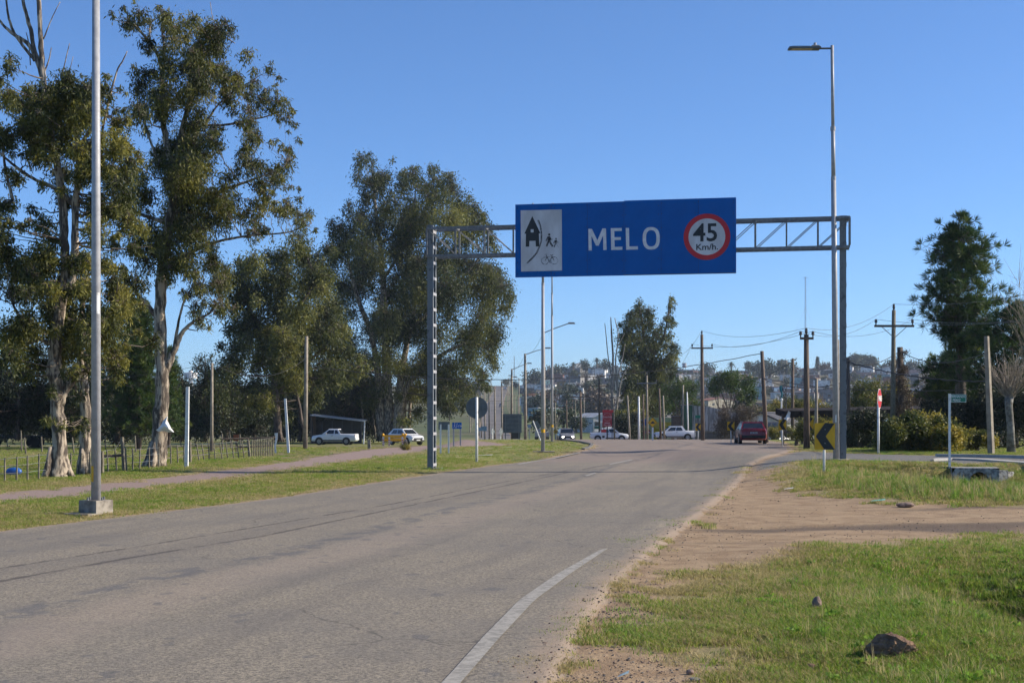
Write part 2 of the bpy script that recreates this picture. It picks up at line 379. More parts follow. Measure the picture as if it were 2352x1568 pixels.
asph = gmat.mix(gmat.math('MULTIPLY', gmat.mrange(far_y, 200., 260., 0, .6), gmat.mrange(gmat.noise(.045, 4, .7, gmat.coord('Object', (.2, 1, 1))), .5, .6)), asph, (.06, .06, .062))  # shadow strips lying across the far avenue, put into the asphalt colour
# dirt
dirt = gmat.mix(gmat.mrange(n_mid, .3, .7), (.23, .15, .08), (.38, .27, .155))
dirt = gmat.mix(gmat.mrange(n_fine, .45, .75, 0, .55), dirt, (.20, .15, .115))
dirt = gmat.mix(gmat.mrange(n_grit, .55, .75, 0, .6), dirt, (.40, .33, .26))
wet = off(off(gmat.attr('wet'), n_mid, .9), n_fine, .9)
dirt = gmat.mix(gmat.mrange(wet, .25, .95, 0, .8), dirt, (.085, .062, .046))
path = gmat.mix(gmat.mrange(n_fine, .3, .7), (.23, .165, .14), (.31, .235, .205))
grav = gmat.mix(gmat.mrange(n_grit, .3, .65), (.07, .068, .064), (.21, .20, .18))
# grass ground
gr = gmat.mix(gmat.mrange(n_mid, .3, .7), (.125, .155, .030), (.225, .23, .055))
gr = gmat.mix(gmat.mrange(n_big, .42, .62, 0, .7), gr, (.27, .235, .10))
gr = gmat.mix(gmat.mrange(n_fine, .45, .7, 0, .5), gr, (.075, .095, .02))
dry = off(gmat.mrange(aG, 0., 1.6, 1, 0), n_mid, .9)
gr = gmat.mix(gmat.mrange(dry, .5, 1.1, 0, .8), gr, (.27, .20, .11))
fld = gmat.mrange(gmat.attr('field'), 0, 1)
gr = gmat.mix(gmat.math('MULTIPLY', fld, gmat.mrange(gmat.noise(.22, 4, .6, V), .40, .6)), gr, (.13, .095, .06))
hill = gmat.mix(gmat.mrange(gmat.noise(.03, 6, .7, V), .35, .62), (.045, .055, .022), (.14, .115, .07))
hill = gmat.mix(gmat.mrange(gmat.attr('A'), -9., -8.9, 1, 0) if False else gmat.mrange(gmat.attr('bank'), 0, 1), hill, (.085, .115, .03))
gr = gmat.mix(gmat.mrange(gmat.n('SeparateXYZ', Vector=V).outputs[1], 170., 320., 0, 1), gr, hill)
cdirt = dirt
c = gr
c = gmat.mix(gmat.mrange(off(aP, n_mid, .5), -.12, .12), c, path)
c = gmat.mix(gmat.mrange(off(aD, n_mid, .9), -.2, .25), c, cdirt)
c = gmat.mix(gmat.mrange(off(aC, n_mid, .8), -.2, .3), c, grav)
c = gmat.mix(gmat.mrange(off(off(aA, n_mid, .55), n_fine, .3), -.45, .0, 0, 1), c, cdirt)
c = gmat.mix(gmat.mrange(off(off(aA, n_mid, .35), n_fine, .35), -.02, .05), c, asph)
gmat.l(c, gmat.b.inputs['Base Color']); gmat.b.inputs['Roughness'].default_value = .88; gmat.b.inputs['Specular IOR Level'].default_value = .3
hgt = gmat.math('ADD', gmat.math('MULTIPLY', n_grit, .35), gmat.math('MULTIPLY', n_fine, gmat.mrange(aA, -.1, .1, 1.6, .25)))
gmat.bump(hgt, .75, .02)
lbl = np.where(SD['A'] > 0, 1, np.where(SD['C'] > 0, 2, np.where(SD['D'] > 0, 3, np.where(SD['P'] > 0, 4, 0)))).reshape(nr, nc)
idx = np.arange(nr*nc).reshape(nr, nc)
quads = np.stack([idx[:-1, :-1], idx[:-1, 1:], idx[1:, 1:], idx[1:, :-1]], -1).reshape(-1, 4)
ql = lbl[:-1, :-1].ravel()
wy = gyv+(vnoise(gxv, gyv, 1.7, 31)-.5)*1.3; wetv = 1.25*bump(gxv, wy, 4.9, 21.2, 2.6, .6)+.9*bump(gxv, wy, 7.6, 21.9, 2.6, .55)+.8*bump(gxv, wy, 8.4, 25.7, 3.2, .4)+.6*bump(gxv, wy, 3.2, 18.6, 1.6, .35)
fence_y = lambda x: np.interp(x, [-40, -13, -9.8, -8, -6], [30, 38.5, 50, 62, 84])
bankv = (ss(gxv-av_cx(gyv), 3, 6)*(1-ss(gxv-av_cx(gyv), 26, 50))*.8+.6*ss(-(gxv-av_cx(gyv)), 3, 6)*(1-ss(-(gxv-av_cx(gyv)), 30, 60)))*(gyv > 190)*np.clip(vnoise(gxv, gyv, 12, 41)*1.8, .3, 1)
fieldv = ss(gyv-fence_y(gxv), 0, 3)*(gyv < 140)*(gxv < -4)
for i, (nm) in enumerate(['ground', 'road', 'side_street', 'dirt_track', 'path']):
    q = quads[ql == i]
    if not len(q): continue
    used, inv = np.unique(q, return_inverse=True); q2 = inv.reshape(-1, 4)
    me = np_mesh(nm, np.stack([gxv[used], gyv[used], hz[used]], 1), q2, smooth=True)
    for k in 'ACDP': addattr(me, k, SD[k][used])
    addattr(me, 'grass', np.clip(grass_sd[used], -9, 9)); addattr(me, 'cs', (cd*sg)[used]); addattr(me, 'al', al[used])
    addattr(me, 'k1', k1[used]); addattr(me, 'k2', k2[used]); addattr(me, 'wet', wetv[used]); addattr(me, 'field', fieldv[used]); addattr(me, 'bank', np.clip(bankv[used], 0, 1))
    tag(link(nm, me, None, gmat.m), kind='structure')
# painted lines
M['line'] = None
t = NT('worn_white_road_paint'); v_ = t.coord('Object'); nn = t.noise(14, 5, .7, v_)
cc = t.mix(t.mrange(nn, .36, .60), (.19, .18, .155), (.33, .31, .27)); cc = t.mix(t.mrange(t.noise(60, 3, .7, v_), .5, .72, 0, .7), cc, (.24, .22, .19))
t.l(cc, t.b.inputs['Base Color']); t.b.inputs['Roughness'].default_value = .8; M['line'] = t.m
def strip(name, L, Rr, z=.004+.035, label=None):
    V_ = []; m = MB(); n = len(L)*5
    def rs(P):
        P = np.array(P); s = np.linspace(0, len(P)-1, n); return np.stack([np.interp(s, range(len(P)), P[:, 0]), np.interp(s, range(len(P)), P[:, 1])], 1)
    a = rs(L); b = rs(Rr); vv = []
    for i in range(n):
        for p in (a[i], (a[i]*2+b[i])/3, (a[i]+2*b[i])/3, b[i]): vv.append((p[0], p[1], h1(p[0], p[1])+z+.004))
    ff = [(i*4+k, i*4+k+1, i*4+k+5, i*4+k+4) for i in range(n-1) for k in range(3)]
    m.add(vv, ff); o = m.build(name, M['line']); tag(o, kind='structure'); return o
strip('edge_line', [(-1.1, 4), (-.72, 6.5)]+Gs([(1028, 1568), (1106, 1478), (1192, 1388), (1283, 1324), (1378, 1270)]), [(-.96, 4), (-.58, 6.5)]+Gs([(1070, 1568), (1146, 1478), (1228, 1388), (1311, 1325), (1397, 1266)]))
strip('centre_line', Gs([(1342, 1095), (1366, 1088)]), Gs([(1348, 1096.5), (1371, 1089)]))
strip('centre_line', Gs([(1396, 1068), (1450, 1057)]), Gs([(1403, 1069), (1455, 1058)]))
strip('edge_line', Gs([(1188, 1067.5), (1290, 1049), (1330, 1040)]), Gs([(1193, 1069), (1295, 1050), (1334, 1041)]))
# small kerb round the nose of the left island
kb = MB(); kp = [(1.4, 136), (3.9, 111), (4.9, 101), (5.2, 92), (4.7, 85), (3.9, 78)]
M['kerb'] = mat('kerb_concrete', (.16, .15, .14), .9, var=.2, bump=.3)
for i in range(len(kp)-1):
    a = Vector((*kp[i], 0)); b = Vector((*kp[i+1], 0)); dd = (b-a).normalized(); n_ = Vector((-dd.y, dd.x, 0))*.09
    rings = []
    for p in (a, b):
        z = h1(p.x, p.y); rings.append([Vector((p.x, p.y, z-.1))+n_, Vector((p.x, p.y, z+.09))+n_, Vector((p.x, p.y, z+.09))-n_, Vector((p.x, p.y, z-.1))-n_])
    kb.loft(rings)
tag(kb.build('kerb', M['kerb']), kind='structure')
def where_u(u):
    for a, b_ in ((1150, 'beyond the round sign'), (1245, 'left of the nearest verge lamp'), (1300, 'between mid lamps and grey car'), (1380, 'left of the drinks billboard'), (1440, 'behind the bare forked tree'), (1560, 'behind the dark eucalyptus'), (1620, 'left of the brown crossarm pole'), (1690, 'above the concrete wall'), (1760, 'left of the leaning pole'), (1820, 'right of the leaning pole'), (1860, 'left of the thick crossarm pole'), (1930, 'behind the right lamp'), (2010, 'right of the gantry column'), (2060, 'by the pale crossarm pole'), (2140, 'right of the creeper stub'), (2230, 'behind the tall pine')):
        if u < a: return b_
    return 'beyond the right edge pines'
def where_v(y):
    for a, b_ in ((480, 'at the valley foot'), (580, 'low on the slope'), (680, 'lower middle slope'), (790, 'middle of the slope'), (900, 'upper middle slope'), (1010, 'high on the slope')):
        if y < a: return b_
    return 'near the skyline'
# ------------------------------------------------------------------ text and flat print
def text_mesh(s, size, bold=0.0, sx=1.0, extrude=.003):
    cu = bpy.data.curves.new('lettering', 'FONT'); cu.body = s; cu.size = size; cu.offset = bold; cu.extrude = extrude
    cu.align_x = 'CENTER'; cu.align_y = 'CENTER'; cu.resolution_u = 3
    o = bpy.data.objects.new('lettering', cu); col.objects.link(o)
    bpy.context.view_layer.update()
    me = bpy.data.meshes.new_from_object(o.evaluated_get(bpy.context.evaluated_depsgraph_get()))
    bpy.data.objects.remove(o); bpy.data.curves.remove(cu)
    if sx != 1:
        me.transform(Matrix.Diagonal((sx, 1, 1, 1)))
    return me
def put_text(parent, s, size, x, z, y, m, bold=0, sx=1, name='lettering', flip=False):
    me = text_mesh(s, size, bold, sx); me.materials.clear(); me.materials.append(m)
    o = link(name, me, parent); o.location = (x, y, z); o.rotation_euler = (R(90), 0, 0); return o
# ------------------------------------------------------------------ road gantry with the town sign
gl = I(994, 1076, 46.0); grr = I(1936, 1055, 43.5)
gl.z = h1(gl.x, gl.y); grr.z = h1(grr.x, grr.y)
gd = Vector((grr.x-gl.x, grr.y-gl.y, 0)); GL = gd.length; gang = math.atan2(gd.y, gd.x)
gan = thing('road_gantry', 'grey steel gantry spanning the road and carrying the big blue MELO sign', 'gantry', (gl.x, gl.y, 0), gang)
def lz(v, y): return CAMZ+(HOR-v)/F*y          # height seen at row v, distance y
ztop = lz(527, 46); zbot = lz(590, 46)
for sx, x0, zb, zt in ((0, 0, gl.z, lz(519, 46)), (1, GL, grr.z, lz(499, 43.5))):
    m = MB(); hw = .17
    if sx == 0:     # two channels joined by battens: front channel dark, ladder side
        for yy in (-.2, .2):
            m.box((x0-.03, yy, (zb+zt)/2-.1), (.19, .05, zt-zb+.2))
        c_ = m.build('column', M['column'], gan)
        for yy in (-.2, .2):
            f = MB()
            f.box((x0+.052, yy*.80, (zb+zt)/2-.1), (.018, .07, zt-zb+.2)); f.build('flange', M['column'], c_)
        z = zb+.15
        while z < zt-.05:
            b = MB().box((x0+.068, 0, z), (.010, .44, .095)); b.build('batten', M['galv'], c_); z += .50
    else:
        m.box((x0, 0, (zb+zt)/2-.1), (.19, .34, zt-zb+.2)); c_ = m.build('column', M['column'], gan)
        MB().box((x0, 0, zt+.012), (.24, .40, .024)).build('cap_plate', M['galv_dark'], c_)
        z = zb+.4
        while z < zt:
            MB().box((x0+.101, 0, z), (.01, .26, .13)).build('batten', M['galv'], c_); z += .62
    MB().box((x0+.02, 0, zb+.03), (.5, .62, .04)).build('base_plate', M['column'], c_)
trs = MB()
def beam(a, b, t, m=trs, n=4): m.tube([a, b], t, n)
xa, xb = -.13, GL+.20
for yy in (-.28, .28):
    for z in (ztop, zbot):
        trs.box(((xa+xb)/2, yy, z), (xb-xa, .06, .08))
trs.build('truss_chord', M['galv_dark'], gan)
nb = 14
for k in range(nb+1):
    x = xa + (xb-xa)*k/nb
    for yy in (-.28, .28):
        MB().box((x, yy, (ztop+zbot)/2), (.05, .05, ztop-zbot-.08)).build('truss_post', M['galv_dark'], gan)
    MB().box((x, 0, ztop), (.05, .485, .05)).build('truss_tie', M['galv_dark'], gan)
    if k < nb:
        x2 = xa + (xb-xa)*(k+1)/nb; up = x > GL*.55
        for yy in (-.235, .235):
            q = MB().tube([(x+.04, yy, zbot+.05 if up else ztop-.05), (x2-.04, yy, ztop-.05 if up else zbot+.05)], .014, 5)
            q.build('truss_brace', M['galv_dark'], gan)
# sign board
def gx_at(u, ):                       # local x along the gantry plane for column u
    dxy = Vector((math.cos(gang), math.sin(gang)))
    k = (u-1176)/F; return (k*gl.y-gl.x)/(dxy.x-k*dxy.y)
sx0, sx1 = gx_at(1189.5), gx_at(1692); SW = sx1-sx0
ysl = gl.y+math.sin(gang)*sx0
sz1 = lz(475, ysl); sz0 = lz(640, ysl); SH = sz1-sz0; ys = -.42
bd = MB(); bd.box((0, .05, 0), (SW, .03, SH)); 
for k in range(7): bd.box((-SW/2+.2+k*(SW-.4)/6, .1, 0), (.07, .07, SH-.1))
sb = bd.build('sign_board', M['signback'], gan); sb.location = ((sx0+sx1)/2, ys, (sz0+sz1)/2)
rp = random.Random(3); pw = SW/6
for k in range(6):
    p = MB(); hw = pw/2-.002; dz = .0 if k < 3 else .022
    p.prism([(-hw, -SH/2-.006), (hw, -SH/2-.006), (hw, SH/2+.006), (-hw, SH/2+.006)], (0, 0, dz), (1, 0, 0), (0, 0, 1), .026)
    o = p.build('panel', M['blue'] if k % 2 else M['blue2'], sb); o.location = (-SW/2+pw*(k+.5), .006, 0)
    if k:
        MB().box((-SW/2+pw*k, -.021, 0), (.006, .003, SH-.04)).build('seam', M['ink'], sb)
rv = MB()
for k in range(7):
    for z in range(7):
        for dx in (-.05, .05):
            rv.box((-SW/2+.08+k*(SW-.16)/6+dx*(0 < k < 6), -.023, -SH/2+.12+z*(SH-.24)/6+rp.uniform(-.05, .05)), (.022, .004, .022))
o = rv.build('rivets', M['ink'], sb); tag(o, kind='stuff')
def sp(u, v):                         # photo point -> board local (x, z)
    x = gx_at(u); yy = gl.y+math.sin(gang)*x; return (x-(sx0+sx1)/2, lz(v, yy)-(sz0+sz1)/2)
def flat(poly, m, name, d, th=.004, par=None):
    P = [sp(*p) for p in poly]
    a = sum(P[i][0]*P[(i+1) % len(P)][1]-P[(i+1) % len(P)][0]*P[i][1] for i in range(len(P)))
    if a < 0: P = P[::-1]
    q = MB().prism(P, (0, d, 0), (1, 0, 0), (0, 0, 1), th); return q.build(name, m, par or sb)
flat([(1202, 488), (1295.5, 486), (1296, 624.5), (1203, 627)], M['signwhite'], 'pictogram_panel', -.030, .006)
h_ = flat([(1228.5, 501), (1247, 540), (1243.5, 540.5), (1244.5, 570), (1236.5, 570), (1236, 557), (1222, 557.5), (1221.5, 570.5), (1213.5, 570.5), (1214, 541), (1210.5, 541)], M['ink'], 'pictogram', -.036)
flat([(1225, 531), (1231.5, 531), (1231.5, 538), (1225, 538)], M['signwhite'], 'pictogram', -.041)
def stroke(pts, wpx, d=-.036, m=None, closed=False):
    P = [sp(*p) for p in pts]; q = MB(); w_ = wpx*1.45/F*ysl/2
    if closed: P = P+[P[0]]
    L = []; Rr = []
    for i, p in enumerate(P):
        a = P[max(i-1, 0)]; b = P[min(i+1, len(P)-1)]
        if closed and i in (0, len(P)-1): a = P[-2]; b = P[1]
        dx, dz = b[0]-a[0], b[1]-a[1]; l = math.hypot(dx, dz)+1e-9
        L.append((p[0]-dz/l*w_, d, p[1]+dx/l*w_)); Rr.append((p[0]+dz/l*w_, d, p[1]-dx/l*w_))
    n = len(P)
    q.add(L+Rr, [(i, i+1, n+i+1, n+i) for i in range(n-1)])
    return q
def cpt(cx, cy, r, n=20, ry=None): return [(cx+r*math.cos(2*math.pi*k/n), cy+(ry or r)*math.sin(2*math.pi*k/n)) for k in range(n)]
pg = MB()
def merge(a, b): a.add(b.v, b.f); return a
merge(pg, stroke([(1242, 510), (1247, 524), (1249.5, 540), (1249, 556), (1245, 571), (1238, 585), (1228, 597), (1216, 608)], 2.6))
for cx, cy, r in ((1257.5, 602.5, 8.2), (1278.5, 602, 8.2)): merge(pg, stroke(cpt(cx, cy, r), 1.0, closed=True))
for a in ([(1257.5, 602.5), (1262, 593.5), (1273.5, 593), (1267, 602.5), (1262, 594)], [(1278.5, 602), (1273.5, 593), (1272.5, 590)], [(1269, 590), (1276, 589)], [(1257, 589), (1261, 587.5), (1260, 590), (1262, 594)], [(1267, 602.5), (1268.5, 607), (1271, 607)]):
    merge(pg, stroke(a, 1.1))
for (ox, oy, k) in ((1267, 555, 1.0), (1282.5, 561, .72)):
    def q(x, y): return (ox+x*k, oy+y*k)
    merge(pg, stroke([q(-1, -8), q(0, 2)], 5.2*k)); merge(pg, stroke([q(-.5, 1), q(-4, 9), q(-6, 15)], 2.8*k)); merge(pg, stroke([q(0, 1), q(4, 9), q(8, 15)], 2.8*k))
    merge(pg, stroke([q(-1, -7), q(-6, -2), q(-7, 3)], 2.0*k)); merge(pg, stroke([q(0, -7), q(4, -2), q(7, 0)], 2.0*k))
    pg.add([(sp(*p)[0], -.037, sp(*p)[1]) for p in cpt(*q(0, -12), 2.6*k, 12)], [tuple(range(12))])
pg.build('pictogram', M['ink'], sb)
# speed disc
cxs, czs = sp(1625.5, 548)
def disc(r, d, m, name):
    return MB().prism([(cxs+r*math.cos(k*math.pi/24), czs+r*math.sin(k*math.pi/24)) for k in range(48)], (0, d, 0), (1, 0, 0), (0, 0, 1), .005).build(name, m, sb)
u2 = 1/F*(ysl-.6)
disc(52*u2, -.028, M['redprint'], 'speed_disc'); disc(41*u2, -.034, M['signwhite'], 'speed_disc_face')
x4, z4 = sp(1623, 539); put_text(sb, '45', 52*u2*1.08, x4, z4-.02, -.042, M['ink'], .012, 1.0)
x4, z4 = sp(1626, 571); put_text(sb, 'Km/h.', 19*u2, x4, z4-.01, -.042, M['ink'], .004, 1.1)
# MELO in highway letters
def let(polys):
    for P in polys: flat(P, M['letter'], 'letter', -.030, .005)
def A_(u): return 578.5-(u-1356)*.028
M_ = [(1356.5, 579), (1356, 530), (1364, 530), (1376.5, 556), (1388, 529), (1396, 529), (1397.5, 578), (1390, 578), (1389.5, 545), (1379.5, 568), (1373.5, 568), (1363, 546), (1363.8, 579)]
E_ = [(1408, 578), (1407, 528.5), (1432, 528), (1432, 534.5), (1415, 535), (1415.3, 549), (1430, 548.7), (1430, 555), (1415.4, 555.4), (1415.8, 571), (1433.5, 570.5), (1433.5, 577.5)]
L_ = [(1442, 577.5), (1441, 528), (1448.5, 528), (1449.3, 570), (1468.5, 569.6), (1468.6, 576.6), ]
let([M_, E_, L_])
oo = MB(); n = 36
def oval(cx, cy, rx, ry, e=2.5): return [sp(cx+rx*math.copysign(abs(math.cos(t))**(2/e), math.cos(t)), cy+ry*math.copysign(abs(math.sin(t))**(2/e), math.sin(t))) for t in [2*math.pi*k/n for k in range(n)]]
Po, Pi = oval(1499, 551.5, 19.5, 25.5), oval(1499, 551.5, 11.8, 18.5)
oo.add([(p[0], -.030, p[1]) for p in Po]+[(p[0], -.030, p[1]) for p in Pi], [(i, (i+1) % n, n+(i+1) % n, n+i) for i in range(n)])
oo.add([(p[0], -.036, p[1]) for p in Po]+[(p[0], -.036, p[1]) for p in Pi], [(i, (i+1) % n, n+(i+1) % n, n+i) for i in range(n)])
oo.build('letter', M['letter'], sb)

# ------------------------------------------------------------------ street lamps
def led_head(par, x, z, d=-1, name='lamp_head'):
    hd = MB(); hd.box((x+d*.85, 0, z), (.95, .32, .055)); hd.box((x+d*.52, 0, z+.05), (.34, .26, .07), taper=.6)
    hd.tube([(x, 0, z), (x+d*.4, 0, z)], .03, 8); o = hd.build(name, M['signback'], par)
    fn = MB()
    for k in range(12): fn.box((x+d*(.72+.045*k), 0, z+.042), (.012, .28, .03))
    q = fn.build('cooling_fins', M['dark'], o)
    MB().box((x+d*.92, 0, z-.030), (.62, .24, .008)).build('lens', M['ybeige'], o)
    MB().tube([(x+d*.52, 0, z+.08), (x+d*.52, 0, z+.17)], .045, 10).build('light_sensor', M['galv'], o)
    return o
M['ybeige'] = mat('lamp_lens', (.42, .36, .26), .3, var=.1)
def lamp_post(u, y, ztop_, r0, label, heads, base=True, band=None, lean=0.0, sticker=None, rot=0):
    p = gx(u, y); t_ = thing('street_lamp', label, 'street lamp', p, rot, 'tall galvanised street lamps')
    hgt = ztop_-p.z; m = MB()
    m.tube([(0, 0, -.1), (lean*.4, 0, hgt*.4), (lean*.68, 0, hgt*.68)], [r0, r0*.88, r0*.76], 20, mi=0)
    m.build('pole', M['galv'], t_, True)
    m = MB().tube([(lean*.68, 0, hgt*.68), (lean*.80, 0, hgt*.80)], [r0*.66, r0*.62], 18); m.build('pole_middle', M['galv'], t_, True)
    m = MB().tube([(lean*.80, 0, hgt*.80), (lean, 0, hgt)], [r0*.52, r0*.5], 16); m.build('pole_top', M['galv'], t_, True)
    for k in (.68, .8):
        MB().tube([(lean*k, 0, hgt*k-.06), (lean*k, 0, hgt*k+.06)], r0*.8, 16).build('collar', M['galv'], t_)
    for d in heads: led_head(t_, lean, hgt-.09, d)
    if band:
        MB().tube([(lean*band/hgt, 0, band-.09), (lean*band/hgt, 0, band+.09)], r0*.99, 20, caps=False).build('yellow_band', M['yellow'], t_, True)
    return t_, hgt
# left foreground post: yellow patch only on the front left, grey number sticker higher up
tl_, hh = lamp_post(220.5, 24.2, 13.2, .083, 'galvanised lamp post in the left foreground on a square concrete block', (1, ), rot=R(8))
def patch(par, r, z, hh_, a0, a1, m, name):
    q = MB(); n = 6; vv = []
    for k in range(n+1):
        a = R(a0+(a1-a0)*k/n); vv += [(r*math.cos(a), r*math.sin(a), z), (r*math.cos(a), r*math.sin(a), z+hh_)]
    q.add(vv, [(2*k, 2*k+2, 2*k+3, 2*k+1) for k in range(n)]); return q.build(name, m, par)
patch(tl_, .086, .57, .27, 185, 250, M['yellow'], 'yellow_patch')
patch(tl_, .080, 3.42, .36, 285, 325, M['whitepost'], 'number_sticker')
MB().box((.0, 0, .10), (.40, .40, .32), Matrix.Rotation(R(-36), 3, 'Z'), taper=.98).build('footing', M['concrete'], tl_)
fo = MB().box((-.17, -.16, -.04), (.52, .44, .18), Matrix.Rotation(R(-30), 3, 'Z')); fo.build('footing_slab', M['concrete'], tl_)
for dx, dy in ((-.13, -.13), (.13, -.13), (.13, .13), (-.13, .13)):
    MB().tube([(dx*.9, dy*.9, .26), (dx*.9, dy*.9, .31)], .016, 8).build('anchor_bolt', M['galv_dark'], tl_)
tr_, hh = lamp_post(1921, 43.3, lz(105, 43.3), .098, 'tall galvanised lamp post beside the right gantry column with one lamp head', (-1, ), lean=-.13)
patch(tr_, .101, 1.18, .22, 200, 262, M['white'], 'number_sticker')
MB().box((0, 0, 0), (.9, .8, .12)).build('footing', M['concrete'], tr_)
tm_, hh = lamp_post(1247, 72.6, lz(470, 72.6), .10, 'galvanised lamp post on the left verge below the pictogram end of the MELO sign', (-1, 1), band=1.1)
MB().box((.05, 0, 0), (1.1, .8, .14)).build('footing', M['concrete'], tm_)
tn_, hh = lamp_post(1268, 103, lz(590, 103), .095, 'thinner looking galvanised lamp post just right of the nearest mid verge lamp', (-1, ), band=1.15)
MB().box((0, 0, 0), (.9, .8, .12)).build('footing', M['concrete'], tn_)

# ------------------------------------------------------------------ utility poles
def at_row(u, v, y): return I(u, v, y)
tips = {}
def pole(key, u0, vt, u1, y, r, m, label, kind='wood pole', arms=None, square=False, group='poles along the streets', ins=True, name='utility_pole', cat='pole'):
    b = gx(u1, y); t_ = at_row(u0, vt, y); p = thing(name, label, cat, b, 0, group)
    d = Vector((t_.x-b.x, 0, t_.z-b.z)); h = d.z
    MB().tube([(0, 0, -.1), (d.x*.5, 0, h*.5), (d.x, 0, h)], [r, r*.88, r*.72], 4 if square else 10).build('pole', m, p, not square)
    tips[key] = t_
    for (frac, w_, rot, brace) in (arms or []):
        ct = d*frac; ca, sa = math.cos(R(rot)), math.sin(R(rot))
        a = MB().box(ct+Vector((0, -.10, 0)), (w_, .09, .11), Matrix.Rotation(R(rot), 3, 'Z')); ao = a.build('crossarm', M['wood'] if m is not M['conc_pole'] else M['galv_dark'], p)
        if brace:
            for s in (-1, 1):
                MB().tube([ct+Vector((s*w_*.32*ca, -.1, -.03)), ct+Vector((0, -.1, -w_*.30))], .018, 5).build('brace', M['galv_dark'], p)
        if ins:
            for s in (-1, 1):
                q = ct+Vector((s*w_*.46*ca, s*w_*.46*sa-.10, .05))
                MB().tube([q, q+Vector((0, 0, .10)), q+Vector((0, 0, .12)), q+Vector((0, 0, .28))], [.03, .03, .075, .055], 8).build('insulator', M['dark'], p)
                tips[key+('L' if s < 0 else 'R')] = b+q+Vector((0, 0, .28))
    if arms and ins:
        MB().tube([d, d+Vector((0, 0, .12)), d+Vector((0, 0, .3))], [.03, .07, .05], 8).build('insulator', M['dark'], p)
        tips[key] = b+d+Vector((0, 0, .3))
    return p
pole('A', 1612, 768, 1614, 112, .16, M['wood'], 'brown wooden pole with short crossarm in front of the grey concrete wall', arms=[(.87, 1.7, 0, False)])
pole('B', 1750, 806, 1760, 100, .17, M['wood'], 'bare leaning wooden pole right behind the red car')
pole('C', 1821, 823, 1820, 118, .15, M['wood'], 'dark plain pole right of the thin lattice mast')
pole('D', 1852, 768, 1853, 66, .155, M['wood'], 'thick wooden pole with crossarm rising behind the middle curve chevrons', arms=[(.965, .62, 0, False)])
pole('E', 1875.5, 869, 1874, 64, .085, M['conc_pole'], 'thin pale concrete post left of the right foreground lamp')
pole('F', 1947, 822, 1950, 74, .13, M['wood'], 'brown pole with cable just right of the gantry column')
pole('G', 1925, 780, 1926, 92, .10, M['conc_pole'], 'slim pole glimpsed between right lamp and gantry column', group='thin distant poles')
pole('Hh', 2053, 712, 2050, 70, .135, M['woodg'], 'pale wooden pole with braced crossarm above the yellowing bush', arms=[(.885, 1.95, 0, True)])
pole('I', 2067, 797, 2074, 78, .22, M['bark2'], 'short leaning stub pole wrapped in dead creeper')
pole('J', 2143, 840, 2143, 84, .12, M['woodg'], 'grey pole in front of the dark lower pine branches')
pole('K', 2266, 772, 2277, 52, .135, M['conc_pole'], 'square concrete pole beside the pollarded bare tree', square=True)
pole('L', 704, 772, 701, 92, .15, M['conc_pole'], 'tall concrete pole left of the dark carport with the white pickup', name='utility_pole')
for k_ in (.76, .57):
    pass
pole('Mm', 487, 833, 486, 80, .10, M['conc_pole'], 'slender concrete pole in the field before the dark trees')
# street lamps of the avenue: concrete poles with a long arm
def arm_lamp(key, u0, vt, u1, y, r, ua, va, label, m=None):
    b = gx(u1, y); t_ = I(u0, vt, y); p = thing('concrete_lamp_pole', label, 'street lamp', b, 0, 'concrete lamp poles along the avenue')
    d = Vector((t_.x-b.x, 0, t_.z-b.z)); MB().tube([(0, 0, -.1), d*.5, d], [r, r*.85, r*.65], 8).build('pole', m or M['conc_pole'], p, True)
    e = I(ua, va, y)-b
    a = MB().tube([d-Vector((0, 0, .1)), (d+e)/2-Vector((0, 0, .02)), e], .045, 6).build('arm', M['galv'], p)
    MB().box(e+Vector((.15, 0, 0)), (.65, .3, .14), taper=.7).build('lamp_head', M['galv_dark'], p)
    tips[key] = t_
    return p
arm_lamp('N1', 1248, 762, 1249, 115, .17, 1308, 742, 'concrete lamp pole with long rising arm right behind the nearest verge lamp')
arm_lamp('N2', 1206, 812, 1207, 144, .17, 1255, 799, 'concrete lamp pole with arm between the dark square sign back and the mid lamp')
arm_lamp('N3', 1175.5, 847, 1176, 176, .16, 1213, 834, 'concrete lamp pole with arm rising above the dark square sign back')
arm_lamp('N4', 1152, 875, 1153, 215, .15, 1181, 865, 'third lamp pole of the avenue seen left of the dark square sign back')
arm_lamp('N5', 1192, 868, 1193, 262, .12, 1169, 862, 'slim far lamp pole on the right side of the avenue')
for i, (u, vt, y) in enumerate(((1136, 888, 191), (1123, 894, 215), (1113, 900, 238), (1105, 905, 262), (1099, 908, 290))):
    pole('r%d' % i, u, vt, u+1, y, .13, M['conc_pole'], ['first plain pole behind the right edge of the round sign', 'second plain pole half behind the round sign', 'third plain pole left of the avenue in the dip', 'fourth plain pole left of the avenue in the dip', 'fifth and farthest plain pole in the dip'][i], group='plain poles left of the avenue')
for i in range(16):
    y = 330+i*46
    for s in (-1, 1):
        x = float(av_cx(y))+s*(float(av_hw(y))+2.2); z = h1(x, y)
        p = thing('avenue_lamp', 'tiny lamp pole on the %s side of the avenue, %s' % ('left' if s < 0 else 'right', where_v(y)), 'street lamp', (x, y, z), 0, 'tiny lamp poles up the avenue')
        m = MB().tube([(0, 0, -.2), (0, 0, 8.5)], [.15, .11], 5).tube([(0, 0, 8.4), (-s*2.2, 0, 8.9)], .06, 4)
        m.build('pole', M['conc_pole'], p)
